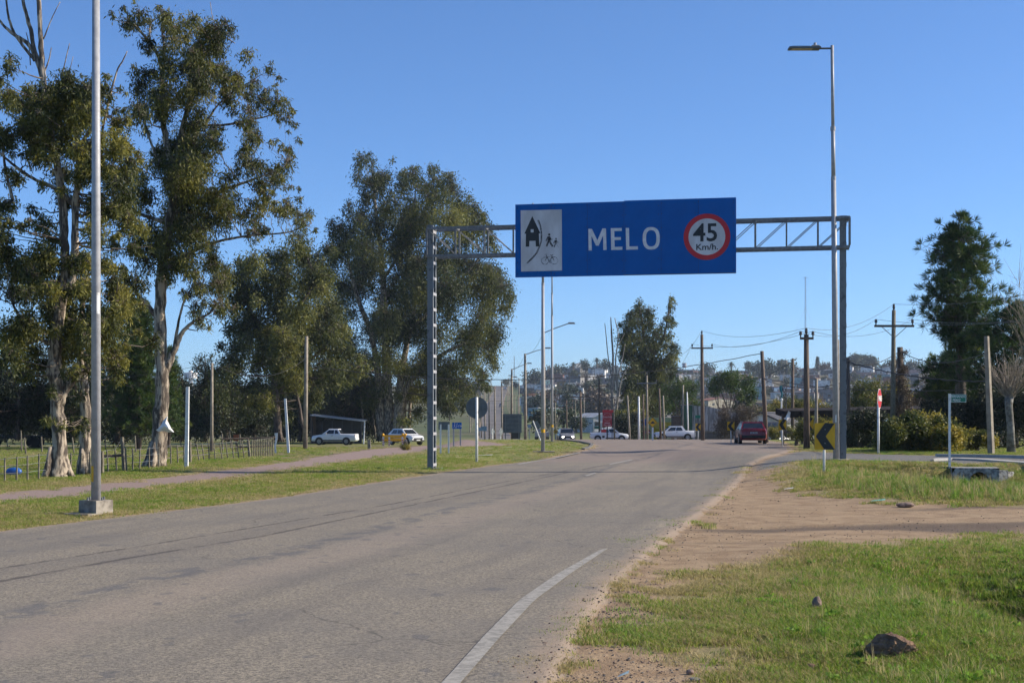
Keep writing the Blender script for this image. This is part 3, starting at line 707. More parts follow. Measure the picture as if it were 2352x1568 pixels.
more = [(1467, 910, 1468, 125, .11, 'whitepost', 'pale thin post left of the orange speed hump sign'),
 (1485.5, 862, 1487, 128, .11, 'conc_pole', 'greenish pole with crossarm before the snack billboard'),
 (1477, 905, 1479, 134, .10, 'wood', 'dark thin pole just left of the greenish crossarm pole'),
 (1514, 892, 1518, 138, .12, 'wood', 'dark leaning pole right of the orange speed hump sign'),
 (1523, 908, 1526, 142, .11, 'conc_pole', 'greenish bent pole beside the dark leaning one'),
 (1569, 884, 1568, 166, .13, 'conc_pole', 'grey post in front of the green wall, left one'),
 (1578, 900, 1581, 166, .10, 'whitepost', 'pale post in front of the green wall, right one'),
 (1649, 855, 1651, 182, .13, 'conc_pole', 'concrete post rising through the feathery green tree'),
 (1333, 900, 1335, 165, .15, 'wood', 'brown pole with crossarm right of the oncoming grey car'),
 (1376, 872, 1377, 200, .15, 'wood', 'tall brown crossarm pole behind the red drinks billboard'),
 (1301, 919, 1302, 230, .14, 'wood', 'brown crossarm pole straight above the oncoming grey car'),
 (1275, 925, 1276, 220, .13, 'woodg', 'short brown pole next to the yellow hump sign'),
 (1441, 908, 1447, 150, .12, 'conc_pole', 'short concrete post before the big dark tree'),
 (1408, 915, 1412, 150, .10, 'woodg', 'thin post right above the red drinks billboard')]
for i, (u0, vt, u1, y, r, m, lb) in enumerate(more):
    arms = [(.9, 2.6, 0, False)] if i in (8, 9, 10) else ([(.88, 1.8, 0, True)] if i == 1 else None)
    pole('m%d' % i, u0, vt, u1, y, r, M[m], lb, arms=arms, group='poles across the junction')
rr = random.Random(8)
for i in range(58):        # far poles scattered over the town
    u = rr.uniform(1215, 2330); y = rr.uniform(260, 1050)
    if 1130 < u < 1185: continue
    b = gx(u, y); hh = rr.uniform(7.5, 10)
    p = thing('town_pole', '%s pole %s, %s' % (['plain', 'crossarm'][i % 3 == 0], where_v(y), where_u(u)), 'pole', b, 0, 'faraway poles in the town')
    MB().tube([(0, 0, -.3), (0, 0, hh)], [.17, .12], 5).build('pole', rr.choice([M['conc_pole'], M['wood'], M['woodg']]), p)
    if i % 3 == 0: MB().box((0, 0, hh*.92), (1.8, .1, .12)).build('crossarm', M['wood'], p)

# ------------------------------------------------------------------ overhead wires
M['wire'] = mat('black_cable', (.02, .02, .022), .7, var=.1, bump=0)
M['wire2'] = mat('aluminium_cable', (.12, .13, .14), .5, var=.1, bump=0)
def wire(a, b, sag, r, label, m='wire', twist=False):
    a = Vector(a); b = Vector(b); n = 24 if not twist else 90; P = []
    for k in range(n+1):
        t = k/n; p = a.lerp(b, t); p.z -= sag*4*t*(1-t)
        if twist: p.z += math.sin(t*n*1.1)*r*.6
        P.append(p)
    q = MB(); q.tube(P, r, 5); tag(q.build('power_cable', M[m]), label, 'cable', 'overhead cables')
wire(I(-80, 838, 80), tips['Mm'], .8, .010, 'thin cable entering from the left edge to the slender field pole')
wire(tips['L']-Vector((0, 0, 1.4)), tips['Mm'], 1.0, .012, 'thin cable between the slender field pole and the tall concrete pole')
wire(tips['L']-Vector((0, 0, 1.9)), tips['B']-Vector((0, 0, .15)), 1.35, .026, 'thick twisted cable crossing the whole road from the carport pole', twist=True)
wire(tips['B']-Vector((0, 0, 1.9)), tips['F']-Vector((0, 0, 1.2)), .5, .024, 'cable from the leaning pole towards the gantry column')
wire(tips['B']-Vector((0, 0, 1.9)), I(2500, 870, 60), .7, .022, 'cable from the leaning pole running off to the right edge')
wire(tips['F']-Vector((0, 0, .2)), I(2420, 870, 55), .45, .03, 'thick twisted cable descending right from the brown gantry side pole', twist=True)
wire(tips['F']-Vector((0, 0, .3)), tips['I']-Vector((0, 0, .2)), .35, .02, 'cable from the brown pole to the creeper covered stub')
wire(tips['I']-Vector((0, 0, .2)), tips['K']-Vector((0, 0, .6)), .5, .02, 'cable from the creeper covered stub to the square concrete pole')
wire(tips['A'], tips['D'], .45, .010, 'highest thin wire between the two brown crossarm poles', 'wire2')
wire(tips['AR'], tips['DL'], .45, .010, 'left lower thin wire between the two brown crossarm poles', 'wire2')
wire(tips['AL'], tips['DR'], .45, .010, 'right lower thin wire between the two brown crossarm poles', 'wire2')
wire(tips['D'], tips['Hh'], .5, .009, 'highest thin wire to the pale crossarm pole', 'wire2')
wire(tips['DL'], tips['HhL'], .5, .009, 'left thin wire to the pale crossarm pole', 'wire2')
wire(tips['DR'], tips['HhR'], .5, .009, 'right thin wire to the pale crossarm pole', 'wire2')
wire(tips['Hh'], I(2500, 640, 60), .4, .009, 'highest thin wire leaving the pale crossarm pole to the right', 'wire2')
wire(tips['HhR'], I(2500, 705, 60), .4, .009, 'thin wire leaving the right insulator of the pale crossarm pole', 'wire2')
wire(tips['HhL'], I(2500, 715, 60), .4, .009, 'thin wire leaving the left insulator of the pale crossarm pole', 'wire2')
wire(tips['A'], I(1545, 815, 175), .8, .012, 'thin wire fading behind the tall middle tree from the pole top', 'wire2')
wire(tips['AL'], I(1540, 850, 175), .8, .012, 'lower thin wire fading behind the tall middle tree', 'wire2')
wire(tips['N2'], tips['N1'], .6, .010, 'thin wire joining the two nearest concrete lamp poles')
wire(tips['N3'], tips['N2'], .6, .010, 'thin wire joining the second and third concrete lamp poles')
wire(I(1020, 905, 300), tips['m8'], 1.4, .02, 'far cable crossing the avenue at sign height')
wire(tips['C']-Vector((0, 0, .2)), I(1690, 870, 150), .6, .02, 'far cable leaving the plain dark pole to the left')
wire(I(2352, 905, 90), I(1700, 940, 120), .9, .02, 'low cable sagging in front of the hillside town')
# ------------------------------------------------------------------ vehicles
def lerp(a, b, t): return a+(b-a)*t
def vehicle(label, cat, loc, head, body, prof, cab, w=1.72, wheels=(.8, 3.6), wr=.33, name='parked_car', group='cars around the junction', lights_on=False, plate=None, split=None, bed=None, cladding=None, bars=False, extra=None, slope=0):
    """prof: stations (x, z_low, z_top, half width factor) from the front bumper (x=0) backwards; the car is centred on its length"""
    L = prof[-1][0]; t = thing(name, label, cat, loc, head, group); t.rotation_euler = (0, slope, head)
    X = lambda x: L/2-x
    rings = []
    for x, z0, z1, k in prof:
        h = w/2*k; zm = lerp(z0, z1, .55)
        rings.append([Vector((X(x), y_, z_)) for y_, z_ in ((-h*.9, z0), (-h*.985, z0+.12), (-h, zm), (-h*.95, z1-.07), (-h*.86, z1), (0, z1+.02), (h*.86, z1), (h*.95, z1-.07), (h, zm), (h*.985, z0+.12), (h*.9, z0))])
    bo = MB().loft(rings).build('body', body, t, True)
    md = bo.modifiers.new('b', 'EDGE_SPLIT'); md.split_angle = R(38)
    xb0, xr0, xr1, xb1, zb, zr = cab; wb = w/2*.93; wt = w/2*.74
    B = {(0, 0): Vector((X(xb0), 0, zb)), (1, 0): Vector((X(xb1), 0, zb)), (0, 1): Vector((X(xr0), 0, zr)), (1, 1): Vector((X(xr1), 0, zr))}
    cm = MB(); rr_ = []
    for f in (0, .5, .9, 1.0):
        a0 = B[(0, 0)].lerp(B[(0, 1)], f if f < 1 else .97); a1 = B[(1, 0)].lerp(B[(1, 1)], f if f < 1 else .97); hw = lerp(wb, wt, f if f < 1 else 1.03); z = lerp(zb, zr, f) + (0.03 if f == 1 else 0)
        if f == 1: hw *= .93
        rr_.append([Vector((a0.x, -hw, z-.02)), Vector((a0.x, hw, z-.02)), Vector((a1.x, hw, z-.02)), Vector((a1.x, -hw, z-.02))])
    cm.loft([r for r in rr_]); cab_o = cm.build('cabin', body, t)
    g = M['glass']
    def side(s, p0, p1, q0=.10, q1=.84):
        def P(p, q):
            a = B[(0, 0)].lerp(B[(0, 1)], q); b = B[(1, 0)].lerp(B[(1, 1)], q); c = a.lerp(b, p); return Vector((c.x, s*(lerp(wb, wt, q)+.012), c.z-.02))
        MB().add([P(p0, q0), P(p1, q0), P(p1, q1), P(p0, q1)], [(0, 1, 2, 3)]).build('side_window', g, cab_o)
    for s in (-1, 1):
        for p0, p1 in (split or [(.09, .47), (.51, .86)]): side(s, p0, p1)
    def screen(e, nm):
        def P(a, q):
            c = B[(e, 0)].lerp(B[(e, 1)], q); return Vector((c.x+(.014 if e == 0 else -.014), a*lerp(wb, wt, q)*.88, c.z-.01))
        MB().add([P(-1, .1), P(1, .1), P(1, .88), P(-1, .88)], [(0, 1, 2, 3)]).build(nm, g, cab_o)
    screen(0, 'windscreen'); screen(1, 'rear_window')
    for wx in wheels:
        for s in (-1, 1):
            a = MB().tube([(X(wx), s*(w/2*.80), wr+.02), (X(wx), s*(w/2+.012), wr+.02)], wr+.085, 20).build('wheel_arch', M['black'] if cladding else M['dark'], t)
            wo_ = MB().tube([(X(wx), s*(w/2-.17), wr), (X(wx), s*(w/2+.022), wr)], wr, 22).build('wheel', M['tyre'], t, False)
            rm = MB().tube([(X(wx), s*(w/2+.02), wr), (X(wx), s*(w/2+.030), wr)], wr*.62, 18)
            rm.build('rim', M['rim'], wo_)
            for k in range(5):
                an = k*2*math.pi/5+.4; MB().box((X(wx)+math.cos(an)*wr*.36, s*(w/2+.032), wr+math.sin(an)*wr*.36), (.08, .004, .08)).build('rim_gap', M['tyre'], wo_)
    zf = prof[1][2]; zr_ = prof[-2][2]; kf = prof[0][3]; kr = prof[-1][3]
    for s in (-1, 1):
        MB().ball((X(.035), s*w*.36*kf, zf-.17), .13, 2, sq=(.7, 1.15, .72)).build('headlight', M['headlamp_on'] if lights_on else M['headlamp'], t, True)
        MB().box((X(L-.045), s*w*.425*kr, zr_-.24), (.08, .22, .26)).build('tail_light', M['tail'], t)
        MB().box((X(xb0+.45), s*(w/2+.09), zb+.06), (.12, .2, .13)).build('mirror', M['dark'] if cladding else body, t)
        MB().box((X(lerp(wheels[0], wheels[1], .5)), s*(w/2*1.0+.005), prof[2][1]+.10), (wheels[1]-wheels[0]-.7, .03, .12)).build('sill', M['black'], t)
        MB().box((X(lerp(xb0, xb1, .55)), s*(w/2+.004), zb-.16), (.17, .02, .035)).build('door_handle', M['dark'], t)
    MB().box((X(.01), 0, prof[0][1]+.22), (.06, w*.60, .20)).build('grille', M['black'], t)
    MB().box((X(.0), 0, prof[0][1]+.07), (.10, w*.84, .12)).build('front_bumper', M['black'] if cladding else body, t)
    MB().box((X(L), 0, prof[-1][1]+.12), (.10, w*.88, .22)).build('rear_bumper', M['black'] if cladding else body, t)
    MB().box((X(L+.012), 0, prof[-1][1]+.42), (.015, .46, .13)).build('number_plate', M['platew'], t)
    MB().box((X(-.055), 0, prof[0][1]+.12), (.012, .46, .11)).build('number_plate', M['platew'], t)
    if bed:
        MB().box((X((bed[0]+bed[1])/2), 0, bed[2]+.018), (bed[1]-bed[0], w*.80, .012)).build('bed_inside_shade', M['black'], t)  # flat black plate standing in for the shade inside the open bed
    if bars:
        for s in (-1, 1):
            MB().tube([(X(xr0+.1), s*wt*.95, zr+.06), (X(xr1-.1), s*wt*.95, zr+.06)], .022, 6).build('roof_rail', M['dark'], t)
    if plate:
        o = put_text(t, plate, .10, X(L+.022), prof[-1][1]+.42, 0, M['ink'], .004); o.location = (X(L+.022), 0, prof[-1][1]+.42); o.rotation_euler = (R(90), 0, -R(90))
    return t
M['headlamp'] = mat('headlamp_glass', (.5, .52, .55), .1, 0, var=.1, bump=0, spec=.9)
t = NT('lit_headlamp'); t.b.inputs['Emission Color'].default_value = (1, .93, .78, 1); t.b.inputs['Emission Strength'].default_value = 5; M['headlamp_on'] = t.m
M['tail'] = mat('tail_light_red', (.32, .01, .01), .2, var=.1, bump=0, spec=.8)
M['platew'] = mat('number_plate_white', (.6, .6, .58), .5, var=.05)
pw_, pg_, pr_ = paint('white_car_paint', (.70, .71, .73)), paint('grey_car_paint', (.20, .20, .21), .35), paint('dark_red_car_paint', (.20, .006, .012), .3)
SUVp = [(0, .34, .72, .86), (.12, .30, .86, .93), (.9, .27, 1.0, 1), (1.35, .25, 1.05, 1), (3.2, .25, 1.10, 1), (4.05, .28, 1.14, .99), (4.2, .32, 1.12, .93), (4.28, .40, .92, .90)]
b = gx(1723, 97)
suv = vehicle('dark red hatchback suv driving away at the right side of the road', 'car', b, R(90-3), pr_, SUVp, (1.05, 1.85, 3.55, 4.12, 1.06, 1.62), 1.80, (.82, 3.42), .35, plate='ABE 8204', cladding=True, bars=True, split=[(.10, .42), (.46, .76), (.80, .93)], name='driving_car')
suv.scale = (1, 1, .90)
MB().box((-2.155, 0, .98), (.02, 1.05, .05)).build('chrome_strip', M['tail'], suv)
CARp = [(0, .26, .60, .84), (.12, .22, .72, .92), (.75, .2, .84, .98), (1.15, .2, .92, 1), (3.0, .2, .95, 1), (3.65, .22, .94, .97), (3.78, .28, .80, .92)]
b = gx(1300, 150); b.z = lz(1014.5, 150)
vehicle('old grey small hatchback coming towards the camera with headlights on', 'car', b, R(-90+4), pg_, CARp, (.95, 1.6, 3.05, 3.6, .92, 1.42), 1.64, (.72, 3.1), .29, lights_on=True, name='driving_car')
PUp = [(0, .36, .78, .86), (.12, .32, .86, .94), (.9, .3, .98, 1), (1.3, .28, 1.02, 1), (2.9, .28, 1.06, 1), (3.0, .28, 1.06, 1), (4.35, .32, 1.06, .98), (4.45, .42, 1.04, .96)]
PUc = (1.05, 1.75, 2.65, 2.98, 1.04, 1.55); PUc2 = (1.05, 1.70, 3.02, 3.38, 1.04, 1.56)
b = gx(770, 143); b.z = lz(1020, 143)
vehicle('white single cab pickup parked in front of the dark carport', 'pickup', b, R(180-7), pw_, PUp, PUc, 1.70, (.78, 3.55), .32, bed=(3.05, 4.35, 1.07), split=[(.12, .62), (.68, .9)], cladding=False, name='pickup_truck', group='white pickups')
b = gx(1549, 158); b.z = lz(1010.5, 158)
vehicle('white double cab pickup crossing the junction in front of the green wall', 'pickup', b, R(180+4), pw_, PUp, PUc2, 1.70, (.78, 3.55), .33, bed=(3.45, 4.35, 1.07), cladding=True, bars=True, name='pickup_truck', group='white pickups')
b = gx(1399, 166); b.z = lz(1013.5, 166)
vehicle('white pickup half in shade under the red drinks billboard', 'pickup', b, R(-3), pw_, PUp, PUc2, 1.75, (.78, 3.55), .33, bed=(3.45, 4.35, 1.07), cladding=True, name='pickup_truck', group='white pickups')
b = gx(932, 146); b.z = lz(1020, 146)
vehicle('white car half hidden behind the orange barrier under the tall eucalyptus', 'car', b, R(-50), pw_, SUVp, (1.05, 1.85, 3.45, 4.1, 1.06, 1.60), 1.75, (.82, 3.42), .33, cladding=True)
b = gx(1774, 132); b.z = lz(1003.5, 132)
vehicle('dark car parked by the white gabled house behind the bushes', 'car', b, R(20), paint('black_car_paint', (.02, .02, .025)), CARp, (.95, 1.6, 3.05, 3.6, .92, 1.42), 1.64, (.72, 3.1), .29)
b = gx(1245, 182)
tk = thing('small_truck', 'grey flatbed truck seen from behind just left of the oncoming car', 'truck', b, R(4), None)
MB().box((0, 0, .62), (1.5, 3.4, .14)).build('chassis', M['dark'], tk); MB().box((0, .0, 1.02), (1.55, 3.2, .55)).build('bed', M['galv'], tk); MB().box((0, 1.9, 1.15), (1.45, 1.2, 1.1), taper=.88).build('cab', pg_, tk)
for s in (-1, 1):
    MB().box((s*.55, -1.62, .62), (.25, .05, .14)).build('tail_light', M['tail'], tk)
    for yy in (-1.1, 1.6): MB().tube([(s*.6, yy, .34), (s*.78, yy, .34)], .34, 14).build('wheel', M['tyre'], tk)
for (u, y, s_, c_, lb) in ((1151, 640, 1, pg_, 'tiny grey vehicle climbing the far avenue'), (1136, 1010, 1, pr_, 'tiny dark vehicle near the crest of the avenue'), (1160, 1000, 1, pw_, 'tiny white vehicle parked by the crest of the avenue')):
    vehicle(lb, 'car', gx(u, y), R(90), c_, SUVp, (1.05, 1.85, 3.45, 4.1, 1.06, 1.60), 1.8, (.82, 3.42), .33, name='distant_car', group='tiny vehicles on the avenue')
# truck in the shade of the trees at the left edge
b = gx(40, 98); tk = thing('parked_truck', 'dark blue and white truck parked in tree shade beyond the field', 'truck', b, R(8))
MB().box((.4, 0, 1.55), (3.1, 2.0, .5)).build('cargo_bed', M['dark'], tk); MB().box((.4, 0, .78), (4.4, .9, .2)).build('chassis', M['dark'], tk)
cb = MB().box((-1.75, 0, 1.35), (1.1, 1.9, 1.35), taper=.92).build('cab', pw_, tk); MB().box((-1.75, -.96, 1.62), (.7, .02, .5)).build('window', M['glass'], cb)
MB().box((.6, 0, 1.98), (1.2, 1.7, .35)).build('tarpaulin', M['blue2'], tk)
for xx in (-1.7, 1.2):
    for s in (-1, 1): MB().tube([(xx, s*.95, .45), (xx, s*.7, .45)], .45, 14).build('wheel', M['tyre'], tk)
b = gx(2032, 84); vehicle('blue and white van parked under the long dark shed roof', 'van', b+Vector((0, 0, .05)), R(10), paint('blue_van_paint', (.25, .42, .62)), CARp, (.7, 1.2, 3.3, 3.7, .92, 1.6), 1.6, (.72, 3.1), .29)

# ------------------------------------------------------------------ signs
def sign_post(t, x0, z0, x1, z1, wd=.07, m=None): return MB().tube([(x0, 0, z0), (x1, 0, z1)], wd/2*1.2, 8).build('post', m or M['whitepost'], t, True)
CHEV = [(.5, 0), (.965, .015), (.53, .5), (.975, 1.0), (.47, 1.0), (.05, .5)]
def chevron(u0, u1, v0, v1, ub, vb, y, label):
    b = gx(ub, y); t = thing('chevron_sign', label, 'road sign', b, R(random.Random(int(u0)).uniform(-5, 5)), 'yellow curve chevrons')
    c = I((u0+u1)/2, (v0+v1)/2, y)-b; w_ = (u1-u0)/F*y; h_ = (v1-v0)/F*y
    sign_post(t, .01, -.15, c.x, c.z+h_*.35, .055)
    P = MB(); P.prism([(-w_/2+.02, -h_/2), (w_/2-.02, -h_/2), (w_/2, -h_/2+.02), (w_/2, h_/2-.02), (w_/2-.02, h_/2), (-w_/2+.02, h_/2), (-w_/2, h_/2-.02), (-w_/2, -h_/2+.02)], (0, -.045, 0), (1, 0, 0), (0, 0, 1), -.012)
    p = P.build('panel', [M['yellow']], t); p.location = (c.x, 0, c.z)
    MB().add([((a-.5)*w_, -.0492-.0, (.5-b_)*h_) for a, b_ in CHEV], [(2, 3, 4, 5), (0, 1, 2, 5)]).build('arrow', M['ink'], p)
    p.location.y = -.01
    for z in (-.26, .26): MB().tube([(0, -.052, z*h_), (0, -.058, z*h_)], .012, 8).build('bolt', M['galv'], p)
    for s in p.children:
        if s.name.startswith('arrow'): s.location.y = -.014
        else: s.location.y = -.012
    return t
yb = G(1892, 1087)[1]
chevron(1869.5, 1917, 971, 1032, 1891.5, 1087, yb, 'largest and nearest yellow chevron sign in front of the right lamp post')
chevron(1845.5, 1868, 959, 987.5, 1858, 1018, 68, 'yellow chevron sign just left above the nearest one below a thick pole')
chevron(1788, 1805.6, 963, 987, 1797, 1011, 87, 'yellow chevron sign left of the spiky palm bush')
chevron(1670, 1686.5, 968, 988, 1679, 1009, 96, 'yellow chevron sign touching the left side of the red car')
chevron(1597, 1610, 972, 989, 1603, 1004, 118, 'smallest yellow chevron sign left of the brown crossarm pole')
chevron(1904, 1932, 966, 1000, 1917, 1032, 56, 'yellow chevron sign mostly hidden behind lamp and gantry column')
# round sign seen from behind
b = gx(1095, 54); t = thing('round_sign', 'round dark grey sign seen from behind on a white post in the left verge', 'road sign', b)
c = I(1095, 936, 54)-b; r_ = .415
MB().prism([(r_*math.cos(k*math.pi/20), r_*math.sin(k*math.pi/20)) for k in range(40)], (c.x, .04, c.z), (1, 0, 0), (0, 0, 1), -.01).build('disc', M['signback'], t)
for z, w_ in ((-.005, .74), (.36, .34)): MB().box((c.x, .022, c.z+z), (w_, .03, .05)).build('bracket', M['signback'], t)
sign_post(t, 0, -.15, 0, c.z+.40, .085)
# big rectangular sign back
b = gx(1176, 125); t = thing('sign_back', 'large dark rectangular sign seen from behind on two posts', 'road sign', b)
c = I(1176.5, 972, 125)-b; w_ = 43/F*125; h_ = 44/F*125
MB().box((c.x, .05, c.z), (w_, .02, h_)).build('panel', M['signback'], t)
for k in range(5): MB().box((c.x, .01, c.z-h_/2+.1+k*(h_-.2)/4), (w_*.92, .05, .05)).build('rail', M['galv_dark'], t)
for s in (-1, 1): MB().box((c.x+s*w_*.36, -.04, c.z/2+.3), (.08, .05, c.z+.9)).build('post', M['galv_dark'], t)
b = gx(1185, 133); t = thing('waste_container', 'dark wheeled waste container below the large rectangular sign back', 'waste container', b)
MB().box((0, 0, .55), (.78, .6, .75), taper=1.12).build('bin', M['dark'], t); MB().box((0, 0, .97), (.9, .7, .07)).build('lid', M['blue2'], t)
for s in (-1, 1): MB().tube([(s*.3, -.2, .08), (s*.36, -.2, .08)], .09, 10).build('wheel', M['tyre'], t)
# leaning diamond
b = gx(1243, 108); t = thing('leaning_sign', 'leaning diamond sign seen from behind with a bright post', 'road sign', b)
q0 = I(1224, 966, 108)-b; dd = Vector((q0.x, 0, q0.z)).normalized()
MB().tube([(0, 0, -.1), q0], .045, 6).build('post', M['whitepost'], t)
cc_ = I(1231, 977, 108)-b; k = 11.5/F*108
MB().prism([(-k, .1), (.0, -k), (k, -.1), (.1, k)], (cc_.x, .06, cc_.z), (1, 0, 0), (0, 0, 1), -.012).build('panel', M['signback'], t)
# dark sign and blue footpath sign
b = gx(1021, 70); t = thing('sign_back', 'dark rectangular sign back on two bright posts right of the left gantry column', 'road sign', b)
c = I(1020, 977.5, 70)-b
MB().box((c.x, .04, c.z), (26/F*70, .02, 18.5/F*70)).build('panel', M['signback'], t)
for u in (1012, 1030.5):
    q = I(u, 975, 70)-b; MB().box((q.x, 0, q.z/2-.08), (.08, .05, q.z+.2)).build('post', M['whitepost'], t)
b = gx(1049, 90); t = thing('path_sign', 'small blue sign with walker and bicycle symbols on two posts', 'road sign', b)
c = I(1049.5, 977, 90)-b; w_ = 21.6/F*90; h_ = 14.5/F*90
p = MB().box((c.x, -.03, c.z), (w_, .02, h_)).build('panel', M['blue'], t)
s_ = MB(); x0 = c.x-w_*.25; zc = c.z
for a, b2 in (((x0, .12), (x0, .0)), ((x0, .0), (x0-.06, -.14)), ((x0, .0), (x0+.06, -.14)), ((x0-.06, .03), (x0+.06, .06)), ((c.x+.02, .14), (c.x-.05, -.15))):
    s_.tube([(a[0], -.043, zc+a[1]), (b2[0], -.043, zc+b2[1])], .012, 4)
s_.ball((x0, -.043, zc+.155), .022)
for dx in (.09, .23):
    s_.tube([(c.x+dx+.045*math.cos(a), -.043, zc-.05+.045*math.sin(a)) for a in np.linspace(0, 6.283, 9)], .008, 4)
s_.tube([(c.x+.09, -.043, zc-.05), (c.x+.13, -.043, zc+.05), (c.x+.2, -.043, zc+.05), (c.x+.23, -.043, zc-.05)], .008, 4)
s_.build('symbol', M['white'], p)
for u in (1042, 1057.5):
    q = I(u, 984, 90)-b; MB().box((q.x, 0, q.z/2-.1), (.08, .05, q.z+.2)).build('post', M['galv'], t)
for (u, v, w_, h_, y, lb) in ((1102, 985, 13, 8, 150, 'small pale blue sign below the round sign, left one'), (1112, 984, 12, 11, 145, 'small pale blue sign below the round sign, right one'), (1216, 978, 8, 7, 150, 'small blue and white sign left of the leaning diamond')):
    b = gx(u, y); t = thing('small_sign', lb, 'road sign', b, 0, 'small signs at the junction'); c = I(u, v, y)-b
    MB().box((0, 0, c.z), (w_/F*y, .02, h_/F*y)).build('panel', M['galvblue'] if 'galvblue' in M else M.setdefault('galvblue', mat('pale_blue_sheet', (.22, .32, .40), .5)), t)
    MB().box((0, .03, c.z/2), (.07, .05, c.z)).build('post', M['galv'], t)
for (u, y, lb) in ((1131, 128, 'dark diamond sign back seen nearly edge on, left one'), (1150, 124, 'dark diamond sign back seen nearly edge on, right one')):
    b = gx(u, y); t = thing('edge_on_sign', lb, 'road sign', b, R(62), 'small signs at the junction'); c = I(u, 991, y)-b
    MB().prism([(-.42, 0), (0, -.42), (.42, 0), (0, .42)], (0, -.03, c.z), (1, 0, 0), (0, 0, 1), -.01).build('panel', M['signback'], t)
    MB().box((0, 0, c.z/2), (.07, .06, c.z+.5)).build('post', M['whitepost'], t)
def hump(u, v, r, vb, y, lb):
    b = gx(u, y); t = thing('hump_sign', lb, 'road sign', b, 0, 'yellow speed hump signs'); c = I(u, v, y)-b; k = r/F*y
    p = MB().prism([(-k, 0), (0, -k), (k, 0), (0, k)], (0, -.05, c.z), (1, 0, 0), (0, 0, 1), -.012).build('panel', M['yellow'], t)
    bd_ = MB()
    q = .9
    for (a0, a1) in (((-1, 0), (0, -1)), ((0, -1), (1, 0)), ((1, 0), (0, 1)), ((0, 1), (-1, 0))):
        bd_.add([(a0[0]*k*.93, -.0645, c.z+a0[1]*k*.93), (a1[0]*k*.93, -.0645, c.z+a1[1]*k*.93), (a1[0]*k*.87, -.0645, c.z+a1[1]*k*.87), (a0[0]*k*.87, -.0645, c.z+a0[1]*k*.87)], [(0, 1, 2, 3)])
    bd_.add([(x*k, -.066, c.z+z*k) for x, z in ((-.55, -.16), (-.35, -.1), (-.2, .18), (0, .26), (.2, .18), (.35, -.1), (.55, -.16), (.55, -.2), (-.55, -.2))], [tuple(range(9))])
    bd_.build('symbol', M['ink'], p)
    MB().box((0, -.01, c.z/2-.1), (.13 if r > 10 else .09, .06, c.z+.2)).build('post', M['whitepost'], t)
hump(1499, 970, 12, 1008, 112, 'yellow diamond sign with a speed hump symbol at the crest of the road')
hump(1276.5, 991, 5.6, 1007, 150, 'small yellow diamond hump sign left of the oncoming grey car')
# stop sign (PARE) nearly edge on
ys_ = G(2018, 1042)[1]; b = gx(2017.5, ys_); t = thing('stop_sign', 'red octagonal PARE sign seen nearly edge on at the side street', 'road sign', b, R(64))
c = I(2019, 915, ys_)-b; r_ = .39
def octa(r, d, m, nm, par): return MB().prism([(r*math.cos(R(22.5+45*k)), r*math.sin(R(22.5+45*k))) for k in range(8)], (.0, d, c.z), (1, 0, 0), (0, 0, 1), -.008).build(nm, m, par)
p = octa(r_, -.045, M['white'], 'panel', t); octa(r_*.92, -.052, M['redprint'], 'red_face', p)
put_text(p, 'PARE', .27, 0, c.z, -.0625, M['white'], .012, .95)
sign_post(t, 0, -.15, 0, c.z-.1, .075)
# street name sign
yn = G(2181, 1067.5)[1]; b = gx(2181, yn); t = thing('street_name_sign', 'green FERNANDO PÉREZ street name sign on a white post', 'street sign', b)
q = I(2181, 904.5, yn)-b; MB().box((0, 0, q.z/2-.1), (.055, .055, q.z+.2)).build('post', M['whitepost'], t)
MB().box((0, 0, q.z+.004), (.065, .065, .01)).build('post_cap', M['white'], t)
a0 = I(2184, 905.5, yn)-b; a1 = I(2219, 923.5, yn)-b; w_ = a1.x-a0.x; h_ = a0.z-a1.z; cx, cz = (a0.x+a1.x)/2, (a0.z+a1.z)/2
p = MB().box((cx, 0, cz), (w_, .015, h_)).build('panel', M['white'], t)
MB().box((cx, -.009, cz), (w_-.025, .004, h_-.025)).build('green_face', M['green'], p)
o = put_text(p, 'FERNANDO', h_*.40, cx, cz+h_*.21, -.013, M['white'], .0015, .93); o = put_text(p, 'PÉREZ', h_*.40, cx-w_*.13, cz-h_*.24, -.013, M['white'], .0015, .93)
b = gx(1595.5, 128); t = thing('street_name_sign', 'small far green street sign before the grey concrete wall', 'street sign', b); q = I(1595, 953, 128)-b
MB().box((0, 0, q.z/2), (.06, .06, q.z)).build('post', M['galv'], t); MB().box((.28, -.04, q.z-.14), (.46, .02, .27)).build('panel', M['green'], t)
b = gx(1263+106, 170); b = gx(1364, 175); t = thing('street_name_sign', 'tiny green street sign among weeds left of the red drinks billboard', 'street sign', b); q = I(1362, 978, 175)-b
MB().box((0, 0, q.z/2), (.08, .06, q.z)).build('post', M['galv'], t); MB().box((.36, -.04, q.z-.2), (.6, .02, .33)).build('panel', M['green'], t)
# drinks billboard
yc = 140; b = gx(1395, yc); t = thing('drinks_billboard', 'red soft drink billboard with white script on a dark post', 'billboard', b)
c0 = I(1384, 946, yc)-b; c1 = I(1405.5, 979, yc)-b; w_ = c1.x-c0.x; h_ = c0.z-c1.z; cx, cz = (c0.x+c1.x)/2, (c0.z+c1.z)/2
M['billred'] = mat('faded_red_print', (.36, .03, .035), .6, var=.1); M['pink'] = mat('faded_white_print', (.62, .46, .46), .6, var=.1)
p = MB().box((cx, 0, cz), (w_, .12, h_)).build('panel', M['billred'], t)
put_text(p, 'Coca-Cola', .225, cx, cz+h_*.16, -.068, M['pink'], .004, .9); put_text(p, 'MINIPROVI', .115, cx, cz-h_*.26, -.068, M['pink'], .006, .95); put_text(p, 'Flor y Alejo', .15, cx, cz-h_*.39, -.068, M['pink'], .003, .95)
rg_ = MB(); rr0 = w_*.42
